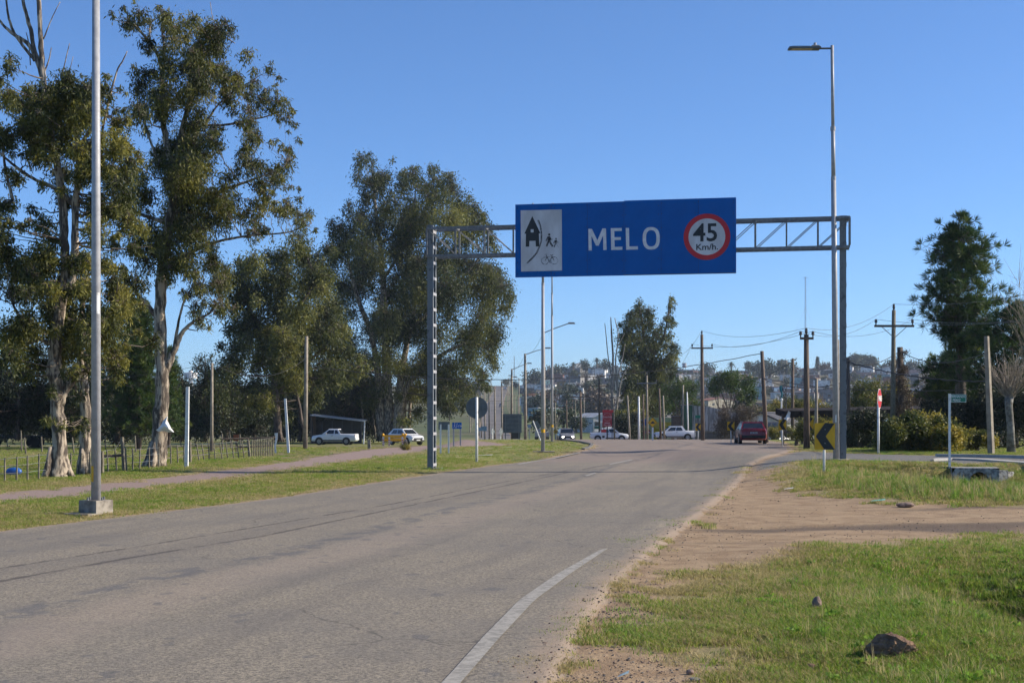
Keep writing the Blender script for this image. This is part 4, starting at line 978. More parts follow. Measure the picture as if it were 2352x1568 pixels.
rg_.tube([(cx+rr0*math.cos(a), -.064, cz+h_*.16+rr0*math.sin(a)) for a in np.linspace(0, 2*math.pi, 33)], .008, 4); rg_.build('ring', M['pink'], p)
MB().box((cx, .05, (cz-h_/2)/2), (.12, .1, cz-h_/2)).build('post', M['dark'], t)
b = gx(1396, 150); t = thing('red_roof_panel', 'bright red rectangular panel peeping above the drinks billboard', 'billboard', b); q0 = I(1384, 941, 150)-b; q1 = I(1409, 947, 150)-b
MB().box(((q0.x+q1.x)/2, 0, (q0.z+q1.z)/2), (q1.x-q0.x, .15, q0.z-q1.z)).build('panel', M['redprint'], t)
for u in (1387, 1406): q = I(u, 947, 150)-b; MB().box((q.x, .1, q.z/2), (.08, .08, q.z)).build('post', M['dark'], t)
b = gx(1386, 138); t = thing('pavement_board', 'white pavement board with an orange red top near the drinks billboard', 'sign board', b); q0 = I(1381, 987, 138)-b; q1 = I(1391, 1011, 138)-b
MB().box((0, 0, (q0.z-.25+q1.z)/2), (.42, .05, q0.z-.25-q1.z)).build('board', M['white'], t); MB().box((.02, 0, q0.z-.1), (.5, .06, .28)).build('top_card', M['redprint'], t)
MB().box((0, -.03, q1.z+.35), (.24, .01, .2)).build('picture', M['ink'], t)

# ------------------------------------------------------------------ masts, tanks
def lattice(t, w0, w1, h, n, r, m, legs=4):
    for s in ([(-1, -1), (1, -1), (1, 1), (-1, 1)] if legs == 4 else [(-1, 0), (1, 0)]):
        MB().tube([(s[0]*w0, s[1]*w0, 0), (s[0]*w1, s[1]*w1, h)], r, 5).build('leg', m, t)
    for k in range(n):
        a = k/n; b2 = (k+1)/n; wa, wb_ = lerp(w0, w1, a), lerp(w0, w1, b2)
        q = MB(); yy = -1 if legs == 4 else 0
        q.tube([(-wa, yy*wa, a*h), (wb_, yy*wb_, b2*h)], r*.7, 4).tube([(wa, yy*wa, a*h), (-wb_, yy*wb_, b2*h)], r*.7, 4).tube([(-wb_, yy*wb_, b2*h), (wb_, yy*wb_, b2*h)], r*.7, 4)
        q.build('brace', m, t)
b = gx(1801.5, 112); t = thing('lattice_mast', 'short dark lattice mast with a hanging teal flag', 'mast', b); q = I(1801, 884, 112)-b
lattice(t, .17, .15, q.z, 12, .03, M['dark'], 2)
fl = MB(); V_ = []
M['teal'] = mat('teal_cloth', (.02, .16, .20), .8, var=.2)
for k in range(9):
    z = q.z-.05-k*.155; x = -.24-.03*math.sin(k*1.1)
    V_ += [(x-.10-.05*math.sin(k*.8+1), -.05, z), (x, -.12+.04*math.sin(k), z), (x+.09, -.04, z)]
fl.add(V_, [(3*k+j, 3*k+j+1, 3*k+j+4, 3*k+j+3) for k in range(8) for j in (0, 1)])
tag(fl.build('teal_flag', M['teal'], None, True), 'limp teal flag hanging beside the short lattice mast', 'flag').location = b
b2 = gx(1795, 110); wb3 = thing('white_banner_pole', 'thin white pole under the limp teal flag', 'pole', b2); q = I(1795, 920, 110)-b2
MB().tube([(0, 0, 0), (0, 0, q.z)], .06, 8).build('pole', M['white'], wb3); MB().ball((0, 0, q.z+.08), .13, 1).build('ball', M['white'], wb3)
b = gx(1850, 900); t = thing('radio_mast', 'very thin far radio mast with a small crossbar rising above the hill', 'mast', b); q = I(1850, 636, 900)-b
lattice(t, .45, .35, q.z, 30, .085, M['galv'], 2); MB().box((0, 0, q.z-.4), (4.6, .15, .15)).build('crossbar', M['galv'], t)
for s in (-1, 1): MB().tube([(0, 0, q.z*.72), (s*q.z*.09, 0, q.z*.5)], .05, 4).build('guy_wire', M['galv'], t)
b = gx(1181, 1090); t = thing('radio_mast', 'faint needle thin mast above the top of the avenue', 'mast', b); q = I(1181, 817, 1090)-b; lattice(t, .3, .2, q.z, 14, .09, M['galv'], 2)
b = gx(1572, 1090); t = thing('water_tank', 'small round water tank on legs on the far hilltop', 'water tank', b); zt = lz(834, 1090)-b.z; z0_ = lz(844, 1090)-b.z
MB().tube([(0, 0, z0_), (0, 0, zt)], 1.65, 18).build('tank', M['galv'], t); MB().tube([(0, 0, zt), (0, 0, zt+.3)], [1.75, .6], 18).build('tank_roof', M['galv_dark'], t)
for a in range(4): MB().tube([(1.5*math.cos(a*1.57+.7)*1.2, 1.5*math.sin(a*1.57+.7)*1.2, 0), (1.2*math.cos(a*1.57+.7), 1.2*math.sin(a*1.57+.7), z0_)], .14, 5).build('leg', M['galv_dark'], t)
b = gx(1797, 1100); t = thing('round_reservoir', 'wide cylindrical reservoir stained brown on the far hilltop', 'water tank', b); zt = lz(827, 1100)-b.z
MB().tube([(0, 0, -1), (0, 0, zt-.6)], 4.0, 24).build('tank', M['concrete'], t); MB().tube([(0, 0, zt-.6), (0, 0, zt)], [4.2, 4.1], 24).build('rim', M['kerb'], t)
b = gx(438, 640); t = thing('water_tower', 'white water tower glimpsed between the left trees', 'water tower', b); zt = lz(856, 640)-b.z; z0_ = lz(869, 640)-b.z
MB().tube([(0, 0, z0_), (0, 0, zt)], 3.0, 24).build('tank', M['white'], t); MB().tube([(0, 0, zt), (0, 0, zt+.2), (0, 0, zt+1)], [3.1, 1.1, .8], 20).build('tank_roof', M['white'], t); MB().tube([(0, 0, -1), (0, 0, z0_)], 1.0, 16).build('column', M['white'], t)
for k in range(12): a = k*math.pi/6; MB().box((3.02*math.cos(a), 3.02*math.sin(a), (z0_+zt)/2), (.14, .14, zt-z0_)).build('rib', M['galv'], t)

# ------------------------------------------------------------------ walls, sheds, billboards
def wallbox(name, u0, u1, v0, v1, y, m, label, cat, depth=.25, th=None, rz=0):
    b = gx((u0+u1)/2, y); t = thing(name, label, cat, b, R(rz)); a = I(u0, v0, y)-b; c = I(u1, v1, y)-b
    return t, a, c
stain = mat('streaked_grey_render', (.36, .35, .35), .9, c2=(.13, .125, .125), scale=1.6, stretch=(2.4, 1, .35), thr=(.38, .62), detail=7, bump=.3)
t, a, c = wallbox('concrete_wall', 1590, 1712, 931, 1000, 168, None, 'long streaked grey concrete wall with a sloping top', 'wall')
z1 = lz(949, 168)-t.location.z
MB().prism([(a.x, -.6), (c.x, -.6), (c.x, z1-.15), (a.x+2.0, a.z-.15), (a.x, a.z)], (0, 0, 0), (1, 0, 0), (0, 0, 1), -.2).build('wall', stain, t)
t, a, c = wallbox('green_building', 1570, 1590, 931, 1000, 167, None, 'dark green painted wall end beside the grey concrete wall', 'building')
gp = mat('dark_green_paint', (.012, .075, .035), .7, var=.2)
bt = MB().box(((a.x+c.x)/2, 1.2, a.z/2), (c.x-a.x, 2.4, a.z)).build('wall', gp, t); MB().box((a.x+.55, -.01, .9), (.35, .04, 1.5)).build('door', M['dark'], bt)
MB().box(((a.x+c.x)/2, 1.2, a.z+.04), (c.x-a.x+.2, 2.6, .08)).build('roof', M['galv_dark'], t)
t, a, c = wallbox('tin_shed', 1545, 1566, 956, 1000, 172, None, 'small dark shed left of the green wall', 'shed')
MB().box(((a.x+c.x)/2, .8, a.z/2), (c.x-a.x, 1.6, a.z)).build('wall', M['wood'], t); MB().box(((a.x+c.x)/2, .8, a.z+.05), (c.x-a.x+.3, 1.9, .08)).build('roof', M['galv_dark'], t)
MB().box((a.x+.35, -.02, .55), (.3, .02, .8)).build('door', M['galv'], t)
t, a, c = wallbox('snack_billboard', 1454, 1545, 959, 1009, 176, None, 'yellow and pale green wall painted with snack advertising', 'billboard')
M['lime'] = mat('pale_lime_paint', (.42, .46, .20), .7, var=.15); M['yell2'] = mat('sun_yellow_paint', (.62, .45, .03), .7, var=.2)
bw = MB().box(((a.x+c.x)/2, .1, a.z/2-.5), (c.x-a.x, .2, a.z+1)).build('wall', M['lime'], t)
def onw(u0, u1, v0, v1, m, nm, d=.01):
    p0 = I(u0, v0, 176)-t.location; p1 = I(u1, v1, 176)-t.location
    return MB().box(((p0.x+p1.x)/2, -d, (p0.z+p1.z)/2), (p1.x-p0.x, .015, p0.z-p1.z)).build(nm, m, t), (p0.x+p1.x)/2, (p0.z+p1.z)/2
onw(1501, 1545, 969, 994, M['yell2'], 'painted_panel'); onw(1501, 1510, 994, 1009, M['yell2'], 'painted_panel'); onw(1472, 1484, 962, 977, M['blue'], 'painted_panel')
onw(1454, 1492, 978, 982, mat('pale_cream_paint', (.55, .54, .36), .7), 'painted_band', .012)
q_ = MB().prism([(.36*math.cos(k*math.pi/10), .30*math.sin(k*math.pi/10)) for k in range(20)], (0, 0, 0), (1, 0, 0), (0, 0, 1), .01).build('red_logo', M['redprint'], t); pc = I(1487.5, 992, 176)-t.location; q_.location = (pc.x, -.03, pc.z)
o = put_text(q_, 'Lays', .38, 0, .0, -.022, M['white'], .01)
# picket fence before the concrete wall
t = thing('picket_fence', 'dark wooden picket fence at the foot of the grey concrete wall', 'fence', gx(1640, 133)); k = 0; pm = None
rp = random.Random(11); u = 1598.
for u in np.arange(1598, 1683, 2.1):
    p = gx(u, 133); q = p-t.location; h = (lz(989.5+rp.uniform(-1, 1), 133)-p.z); a = rp.uniform(-.03, .03)
    if pm is None: pm = MB().box((0, 0, .5), (.065, .03, 1.0)).mesh('picket'); pm.materials.append(M['woodg'])
    o = link('picket', pm, t); o.location = q; o.scale = (1, 1, h); o.rotation_euler = (0, a, 0)
for z in (.3, .75):
    p0, p1 = gx(1597, 133.05)-t.location, gx(1683, 133.05)-t.location; MB().tube([p0+Vector((0, .04, z)), p1+Vector((0, .04, z))], .03, 4).build('rail', M['woodg'], t)
# carport
yc = 159; zb_ = lz(1019, yc); b = gx(772, yc); b.z = zb_; t = thing('carport', 'dark open shed with a thin sloping roof behind the white single cab pickup', 'shed', b)
L0 = I(713, 952, yc)-b; L1 = I(836, 965.5, yc)-b
rf = MB(); n_ = Vector((0, 1, 0))
rf.add([L0+Vector((0, -.4, 0)), L1+Vector((0, -.4, 0)), L1+Vector((0, 3.6, .1)), L0+Vector((0, 3.6, .1)), L0+Vector((0, -.4, -.12)), L1+Vector((0, -.4, -.12)), L1+Vector((0, 3.6, -.02)), L0+Vector((0, 3.6, -.02))], [(0, 1, 2, 3), (7, 6, 5, 4), (0, 4, 5, 1), (1, 5, 6, 2), (2, 6, 7, 3), (3, 7, 4, 0)])
rf.build('roof', M['galv'], t)
MB().box(((L0.x+L1.x)/2-.3, 3.5, L1.z/2), (L1.x-L0.x-.6, .1, L1.z)).build('back_wall', M['dark'], t)
MB().box((L0.x+.1, 1.6, L0.z/2-.1), (.1, 3.8, L0.z-.2)).build('side_wall', M['wood'], t)
for i in range(6): MB().box((lerp(L0.x+.2, L1.x-.3, i/5), 0, L1.z/2), (.12, .12, L1.z-.12)).build('post', M['dark'], t)
MB().tube([L1+Vector((-.12, -.42, -.05)), L1+Vector((.12, -.42, -.02)), L1+Vector((.12, -.42, -.3)), Vector((L1.x, -.42, -.1))], .07, 8).build('drain_pipe', M['white'], t)
# long low shed on the right
b = gx(1960, 92); t = thing('long_shed', 'long low dark shed roof behind the right hand bushes', 'shed', b); zA = 1.55; l = I(1798, 950, 92)-b; r2 = I(2150, 940, 92)-b
zl = lz(944, 92)-b.z; zr2 = lz(938, 92)-b.z
n_sh = 9; M['shedroof'] = mat('dark_brown_sheet', (.045, .035, .03), .95, spec=.1); M['shedroof2'] = mat('darker_brown_sheet', (.03, .025, .022), .95, spec=.1)
for i in range(n_sh):
    xa_, xb_ = lerp(l.x, r2.x, i/n_sh)+.01, lerp(l.x, r2.x, (i+1)/n_sh)-.01; za, zb2 = lerp(zl, zr2, i/n_sh), lerp(zl, zr2, (i+1)/n_sh)
    m = MB()
    m.add([(xa_, -.5, za), (xb_, -.5, zb2), (xb_, 2.6, zb2+.2), (xa_, 2.6, za+.2), (xa_, -.5, za-.42), (xb_, -.5, zb2-.42), (xb_, 2.6, zb2-.2), (xa_, 2.6, za-.2)], [(0, 1, 2, 3), (7, 6, 5, 4), (0, 4, 5, 1), (1, 5, 6, 2), (2, 6, 7, 3), (3, 7, 4, 0)])
    m.build('roof_sheet', M['shedroof'] if i % 2 else M['shedroof2'], t)
for i in range(9): MB().box((lerp(l.x, r2.x, i/8), 0, .8), (.14, .14, 2.4)).build('post', M['wood'], t)
MB().box(((l.x+r2.x)/2+1.2, 2.5, .75), (r2.x-l.x-3, .1, 1.7)).build('back_wall', M['wood'], t)
for zc_ in (.3, .8): MB().box(((l.x+r2.x)/2, -.1, zc_), (r2.x-l.x, .06, .08)).build('rail', M['wood'], t)
# white gabled house behind the red car
def house(name, label, x, y, rz, w_, d_, h_, wall, roof, gable=0., n=2, group=None, z=None, lib={}):
    key = (round(w_, 1), round(d_, 1), round(h_, 1), wall.name, roof.name, gable, n)
    t = thing(name, label, 'house', (x, y, h1(x, y) if z is None else z), rz, group)
    if key not in lib:
        L_ = []; m = MB()
        if gable: m.prism([(-w_/2, -1), (w_/2, -1), (w_/2, h_), (0, h_+gable), (-w_/2, h_)], (0, -d_/2, 0), (1, 0, 0), (0, 0, 1), -d_)
        else: m.box((0, 0, h_/2-.5), (w_, d_, h_+1))
        me = m.mesh('wall'); me.materials.append(wall); L_.append(('wall', me))
        m = MB()
        if gable:
            for s in (-1, 1):
                m.prism([(s*(w_/2+.3), h_-.12), (0, h_+gable+.02), (0, h_+gable+.18), (s*(w_/2+.3), h_+.05)][::s], (0, -d_/2-.3, 0), (1, 0, 0), (0, 0, 1), -(d_+.6))
        else:
            m.box((0, 0, h_+.10), (w_+.4, d_+.4, .16)); m.box((0, .5, h_+.24), (w_*.8, d_*.5, .12))
        me = m.mesh('roof'); me.materials.append(roof); L_.append(('roof', me))
        me = MB().box((w_*.06, -d_/2-.02, 1.0), (.9, .08, 2.0)).mesh('door'); me.materials.append(M['wood']); L_.append(('door', me))
        for k in range(n):
            xx = (-w_*.30, w_*.32, w_*.18)[k]
            me = MB().box((xx, -d_/2-.015, h_*.55), (1.1, .06, .95)).mesh('window'); me.materials.append(M['glass']); L_.append(('window', me))
        me = MB().box((w_/2+.015, 0, h_*.55), (.06, 1.1, .95)).mesh('window'); me.materials.append(M['glass']); L_.append(('window', me))
        if w_ > 7: me = MB().tube([(w_*.25, .5, h_-.2), (w_*.25, .5, h_+1.3)], .62, 10).mesh('rooftop_tank'); me.materials.append(M['galv_dark']); L_.append(('rooftop_tank', me))
        lib[key] = L_
    for nm, me in lib[key]:
        o = bpy.data.objects.new(nm, me); col.objects.link(o); o.parent = t
    return t
W = {k: mat(k, c, .9, var=.25, scale=.8) for k, c in (('white_render', (.78, .77, .74)), ('cream_render', (.50, .45, .33)), ('pink_render', (.42, .27, .23)), ('grey_block', (.24, .23, .22)), ('brick_red', (.24, .10, .07)), ('teal_render', (.22, .38, .40)), ('blue_render', (.16, .27, .42)), ('dark_render', (.12, .115, .11)), ('ochre_render', (.40, .24, .09)))}
RF = {k: mat(k, c, .8, var=.25, scale=1.2) for k, c in (('zinc_roof', (.33, .35, .37)), ('rust_roof', (.19, .10, .07)), ('tile_roof', (.26, .10, .06)), ('dark_roof', (.07, .07, .08)), ('white_roof', (.60, .60, .60)))}
b = gx(1767, 142); house('gabled_house', 'white gabled house right behind the red car with dark car beside', b.x, b.y, R(-28), 3.6, 5, 2.0, W['white_render'], RF['dark_roof'], .8, 1)
# named far buildings
def far(name, u0, u1, v0, v1, y, wall, roof, label, gable=0, dd=6, n=2, rz=0):
    x = ((u0+u1)/2-1176)/F*y; zb = min(lz(v1, y), h1(x, y)+.3); w_ = (u1-u0)/F*y; h_ = (v1-v0)/F*y
    return house(name, label, x, y, R(rz), w_, dd, h_, W[wall], RF[roof], gable, n, None, zb)
far('warehouse', 1250, 1343, 919, 934, 552, 'white_render', 'zinc_roof', 'long white warehouse with grey roof in the valley behind the mid lamp posts', 0, 14, 3)
far('warehouse', 1341, 1386, 947, 978, 330, 'white_render', 'white_roof', 'white warehouse with bright sloping front left of the drinks billboard', .9, 14, 2, 14)
far('container', 1312, 1340, 944, 962, 338, 'blue_render', 'dark_roof', 'dark blue lorry container standing left of the bright white warehouse', 0, 5, 0)
far('container_house', 1862, 1915, 913, 934, 525, 'teal_render', 'white_roof', 'pale teal corrugated container house left of the right lamp', 0, 5, 3)
far('container_house', 1834, 1862, 918, 935, 520, 'blue_render', 'zinc_roof', 'blue container house left of the pale teal one', 0, 5, 1)
far('white_house', 1956, 1988, 901, 918, 640, 'white_render', 'white_roof', 'white house on the slope right of the gantry column', .9, 8, 2, -15)
far('long_building', 1617, 1692, 896, 904, 690, 'brick_red', 'zinc_roof', 'long low red walled building halfway up the hill', 0, 10, 3)
far('white_house', 1654, 1696, 919, 936, 470, 'white_render', 'white_roof', 'white house behind the bare shrubs, left of the pair', .6, 7, 2, 12)
far('white_house', 1697, 1726, 926, 942, 440, 'white_render', 'zinc_roof', 'white house behind the bare shrubs with a dark dish', 0, 7, 1, 8)
far('tower_block', 1732, 1752, 823, 846, 1120, 'grey_block', 'white_roof', 'grey block on the hilltop left of the leaning pole top', 0, 8, 2)
far('tower_block', 1754, 1769, 824, 846, 1120, 'white_render', 'white_roof', 'white block on the hilltop right of the leaning pole top', 0, 8, 1)
far('hill_house', 1572, 1598, 848, 858, 1060, 'grey_block', 'dark_roof', 'grey flat roofed house below the small round water tank', 0, 8, 2)
far('orange_house', 2094, 2114, 910, 922, 560, 'ochre_render', 'rust_roof', 'orange brick house between the right hand poles', 0, 7, 2)
far('teal_house', 2184-60, 2214-60, 921, 935, 500, 'teal_render', 'white_roof', 'pale teal house between creeper stub and pine', 0, 7, 2)
far('white_house', 1296, 1320, 862, 870, 980, 'white_render', 'white_roof', 'low white house beneath the palm on the far hill', 0, 7, 2)
rh = random.Random(21); spots = []
wl = list(W.values()); rl = list(RF.values()); wts = [15, 4, 3, 6, 3, 1, 2, 3, 1]; adj = {'white_render': 'white', 'cream_render': 'cream', 'pink_render': 'pinkish', 'grey_block': 'grey', 'brick_red': 'brick red', 'teal_render': 'teal', 'blue_render': 'blue', 'dark_render': 'dark', 'ochre_render': 'ochre'}
sizes = [(7.5, 6, 3.0), (10, 6.5, 3.3), (13, 7, 3.6), (8.5, 6, 6.0)]
nh = 0; tries = 0
while nh < 292 and tries < 6000:
    tries += 1
    u = rh.uniform(1212, 2420); y = 420+rh.random()**.8*760
    if rh.random() < .07: u = rh.uniform(1030, 1120); y = rh.uniform(700, 1080)
    x = (u-1176)/F*y
    if any((x-a)**2+(y-b_)**2 < 15**2 for a, b_ in spots): continue
    if abs(x-float(av_cx(y))) < 14: continue
    spots.append((x, y)); wm = rh.choices(wl, wts)[0]; rm = rh.choice(rl); s = rh.choice(sizes); g = rh.choice([0, 0, 0, 1.0])
    sz_ = {3.0: 'small', 3.3: 'medium', 3.6: 'long', 6.0: 'two-storey'}[s[2]]
    house('hillside_house', '%s %s house, %s%s, %s, %s' % (sz_, adj[wm.name], 'gabled ' if g else '', rm.name.replace('_', ' '), where_v(y), where_u(u)), x, y, R(rh.uniform(-35, 35)), *s, wm, rm, g, 2, 'far houses on the hillside'); nh += 1
# ------------------------------------------------------------------ fence of the field
def fence_thing(label, pts, hs, r=.028, group=None, name='wire_fence', wires=3, thick=(), m=None):
    """pts: (u_base, v_base, u_top, v_top)"""
    g0 = G(pts[0][0], pts[0][1]); o0 = Vector((g0[0], g0[1], h1(*g0))); t = thing(name, label, 'fence', o0, 0, group); tops = []
    for i, (ub, vb, ut, vt) in enumerate(pts):
        g_ = G(ub, vb); p = Vector((g_[0], g_[1], h1(*g_))); q = I(ut, vt, g_[1]); rr_ = r*(2.4 if i in thick else 1)
        MB().tube([p-o0-Vector((0, 0, .1)), q-o0], [rr_, rr_*.85], 6).build('post', m or M['woodg'], t); tops.append((p-o0, q-o0))
    for k in range(wires):
        f = .35+.6*k/max(wires-1, 1); w_ = MB().tube([a.lerp(b_, f)+Vector((0, -.02, 0)) for a, b_ in tops], .006, 4); w_.build('wire', M['galv_dark'], t)
    return t
Z = lambda x, y0, y1, x2=None: (x/5.461, 861.3+y1/5.461, (x2 if x2 is not None else x)/5.461, 861.3+y0/5.461)
Z2 = lambda x, y0, y1, x2=None: (402+x/5.463, 803.9+y1/5.463, 402+(x2 if x2 is not None else x)/5.463, 803.9+y0/5.463)
fp = [Z(-320, 1060, 1370), Z(-150, 1045, 1350), Z(60, 1035, 1340), Z(205, 1020, 1335, 216), Z(345, 1007, 1330), Z(485, 985, 1310, 490), Z(700, 985, 1270), Z(890, 975, 1235), Z(1010, 975, 1248, 1022), Z(1130, 960, 1250, 1125), Z(1280, 950, 1235), Z(1360, 930, 1215, 1340), Z(1468, 920, 1205, 1442), Z(1562, 775, 1203, 1530), Z(1592, 915, 1210, 1574), Z(1665, 915, 1192), Z(1748, 915, 1182, 1758), Z(1870, 905, 1170), Z(1990, 895, 1158), Z(2145, 880, 1115, 2140)]
fence_thing('rustic wire fence with thin grey posts between the left tree trunks and the track', fp, None, thick=(10, 13))
fp = [Z2(38, 1195, 1425, 26), Z2(112, 1185, 1410), Z2(190, 1150, 1415, 186), Z2(310, 1170, 1395, 268), Z2(371, 1170, 1385, 335), Z2(430, 1165, 1375, 420), Z2(507, 1165, 1375, 488), Z2(598, 1155, 1370, 560), Z2(667, 1150, 1365, 636), Z2(740, 1135, 1360, 710), Z2(804, 1138, 1355, 773), Z2(873, 1130, 1355, 838), Z2(940, 1115, 1340, 915)]
fence_thing('wire fence of leaning thin posts left of the white leaning post', fp, None, thick=(2, 12))
fp = [Z2(x, 1125-((x-945)*.12), 1338-(x-945)*.03) for x in range(965, 1250, 22)]
fence_thing('dense slatted end of the field fence beside the peeling white post', fp, None, r=.03, name='slat_fence', wires=2)
fp = [Z2(1290+i*17, 1045+(i % 3)*6, 1150-(i*1.2)) for i in range(18)]
fence_thing('low picket fence running behind the white leaning post to the concrete pole', fp, None, r=.045, name='slat_fence', wires=1)
t_ = thing('peeling_post', 'crooked post with peeling white paint at the fence corner', 'post', (*G(633, 1040), h1(*G(633, 1040)))); y_ = G(633, 1040)[1]
b = t_.location.copy(); MB().tube([(0, 0, -.1), I(632, 1022, y_)-b, I(635, 1008, y_)-b, I(634, 994, y_)-b], [.05, .045, .06, .09], 8).build('post', M['whitepost'], t_)
back = [(50, 988, 1037), (18, 999, 1027), (60, 1004, 1042), (97, 1002, 1040), (84, 997, 1024), (51, 997.5, 1026), (170, 1004, 1040), (243, 1001, 1032), (256, 996, 1020), (290, 996, 1022), (312, 1000, 1038), (319, 995, 1018), (336, 1000, 1020), (383, 1000, 1037), (416, 993, 1024), (450, 999, 1024), (478, 995, 1022), (512, 995, 1036), (531, 988, 1030), (553, 997, 1035), (591, 996, 1020), (617, 995, 1022)]
fence_thing('older fence of taller posts farther back in the field', [(u, max(vb, 1018), u-(2 if i % 3 else 4), vt) for i, (u, vt, vb) in enumerate(sorted(back))], None, r=.045, wires=1)
y_ = 72; b = gx(542, y_); t = thing('rusty_plate', 'rusty orange metal plate hanging in the old field fence', 'plate', b); q = I(542, 1005, y_)-b
MB().box((0, 0, q.z), (12/F*y_, .02, 15/F*y_)).build('plate', mat('rust', (.28, .09, .04), .9, var=.3), t); MB().box((0, .03, q.z/2), (.05, .05, q.z)).build('stake', M['wood'], t)
# gate rail
for (ua, va, ub2, vb2, y_, lb) in ((237, 1047, 281, 1045, 44, 'pale wooden rail between thick fence posts near the left trunks'), (510, 1008, 632, 1004, 66, 'long dark wooden rail across the field pen'), (548, 1026, 626, 1023, 66, 'lower dark wooden rail across the field pen')):
    tag(MB().tube([I(ua, va, y_), I((ua+ub2)/2, (va+vb2)/2+.4, y_+.1), I(ub2, vb2, y_)], .05, 6).build('fence_rail', M['wood']), lb, 'rail', 'rails of the field pen')
def white_post(u0, v0, u1, v1, w_, lb, m='whitepost'):
    g_ = G(u1, v1); b = Vector((*g_, h1(*g_))); t = thing('concrete_post', lb, 'post', b, 0, 'pale concrete posts along the track'); q = I(u0, v0, g_[1])-b; k = w_/F*g_[1]
    m_ = MB(); m_.loft([[Vector((x*k/2, yy*k/2, -.1)) for x, yy in ((-1, -1), (1, -1), (1, 1), (-1, 1))], [q+Vector((x*k*.42, yy*k*.42, 0)) for x, yy in ((-1, -1), (1, -1), (1, 1), (-1, 1))]]); m_.build('post', M[m], t)
white_post(431, 888, 428, 1073, 8.2, 'upright square white concrete post right of the tree with the plastic bag')
white_post(655, 915, 663, 1040, 5.8, 'leaning white concrete post left of the tall concrete pole')
white_post(751, 908, 750, 1016, 4.6, 'white concrete post standing before the parked single cab pickup')
white_post(667, 948, 667.5, 1014, 3.6, 'grey post just right of the leaning white post', 'conc_pole')
white_post(671.5, 948, 672, 1013, 2.8, 'thin grey post in the pair behind the leaning white post', 'conc_pole')
for (u, v0, v1, w_, lb) in ((848, 1010, 1031, 7.5, 'short square concrete bollard left on the edge of the track'), (931.5, 1008, 1031, 5.5, 'short concrete bollard among grass before the orange barrier'), (717, 991, 1012, 5, 'old timber stub by the bonnet of the single cab pickup'), (705, 1001, 1012, 6.5, 'pale stump at the foot of the tall concrete pole')):
    white_post(u-.5, v0, u+.5, v1, w_, lb, 'concrete')
# orange barrier
y_ = 104; b = gx(905, y_); b.z = lz(1022.5, y_); t = thing('road_barrier', 'orange yellow road barrier with striped legs under the tall eucalyptus', 'barrier', b)
M['orange'] = mat('orange_stripe', (.55, .10, .02), .5)
for z0_, hh_ in ((.66, .22), (.42, .22)): MB().box((0, 0, z0_), (1.72, .06, hh_)).build('plank', M['ybar'], t)
for x in (-.78, -.35, .62):
    lg = MB().box((x, 0, .30), (.13, .07, .66)).build('leg', M['white'], t)
    for z in (.06, .22, .38): MB().box((x, -.037, z), (.125, .006, .07), Matrix.Rotation(R(20), 3, 'Y')).build('stripe', M['orange'], lg)
for x in (-.80, .66, .84): MB().ball((x, 0, .78), .10, 2).build('warning_light', M['ybar'], t)

# ------------------------------------------------------------------ culvert, mound, stones, litter
yk = 39.5; b = gx(2238, yk); t = thing('culvert', 'concrete culvert block with a dark round pipe mouth beside the side street', 'culvert', b, R(-14))
zt = lz(1073, yk)-b.z; rough_c = mat('rough_grey_concrete', (.42, .41, .38), .95, c2=(.16, .155, .15), scale=9, thr=(.4, .6), bump=.9, bd=.03)
ch = MB(); n = 24; pr = .25; cx0, cz0 = .10, zt-.36; wf = .62; zb0 = -.5
# front face with a round hole
outer = []
for k in range(n):
    a = 2*math.pi*k/n; dx, dz = math.cos(a), math.sin(a)
    sx_ = (wf-cx0)/dx if dx > 1e-6 else (-wf-cx0)/dx if dx < -1e-6 else 1e9
    sz_ = (zt-cz0)/dz if dz > 1e-6 else (zb0-cz0)/dz if dz < -1e-6 else 1e9
    s_ = min(sx_, sz_); outer.append((cx0+dx*s_, cz0+dz*s_))
ch.add([(p[0], -.45, p[1]) for p in outer]+[(cx0+pr*math.cos(2*math.pi*k/n), -.45, cz0+pr*math.sin(2*math.pi*k/n)) for k in range(n)], [(k, (k+1) % n, n+(k+1) % n, n+k) for k in range(n)])
ch.add([(-wf, -.45, zt), (wf, -.45, zt), (wf, .55, zt), (-wf, .55, zt), (-wf, -.45, zb0), (wf, -.45, zb0), (wf, .55, zb0), (-wf, .55, zb0)], [(0, 1, 2, 3), (1, 5, 6, 2), (3, 2, 6, 7), (0, 3, 7, 4)])
ch.build('head_wall', rough_c, t)
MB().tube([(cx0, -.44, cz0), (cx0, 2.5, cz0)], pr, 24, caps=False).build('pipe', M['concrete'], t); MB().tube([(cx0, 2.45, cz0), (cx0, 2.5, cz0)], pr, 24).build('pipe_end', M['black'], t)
for i, (u, v, s_) in enumerate(((2286, 1092, (.5, .5, .40)), (2303, 1093, (.42, .45, .34)))):
    b = gx(u, 39.2+i*.2); o = MB().box((0, 0, .12), s_, taper=.93).build('rubble_block', rough_c); o.location = (b.x, b.y, lz(1078+i*4, 39.2)-s_[2]/2-.12); o.rotation_euler = (0, .05, R(12+i*20)); tag(o, ['rough concrete block butted against the right side of the culvert', 'outer broken concrete block right of the culvert'][i], 'block')
b = gx(2345, 41); o = MB().box((0, 0, .1), (1.2, .7, .45), taper=.9).build('dark_slab', M['concrete']); o.location = (b.x, b.y, lz(1070, 41)-.33); tag(o, 'low dark slab at the right edge beyond the culvert', 'block')
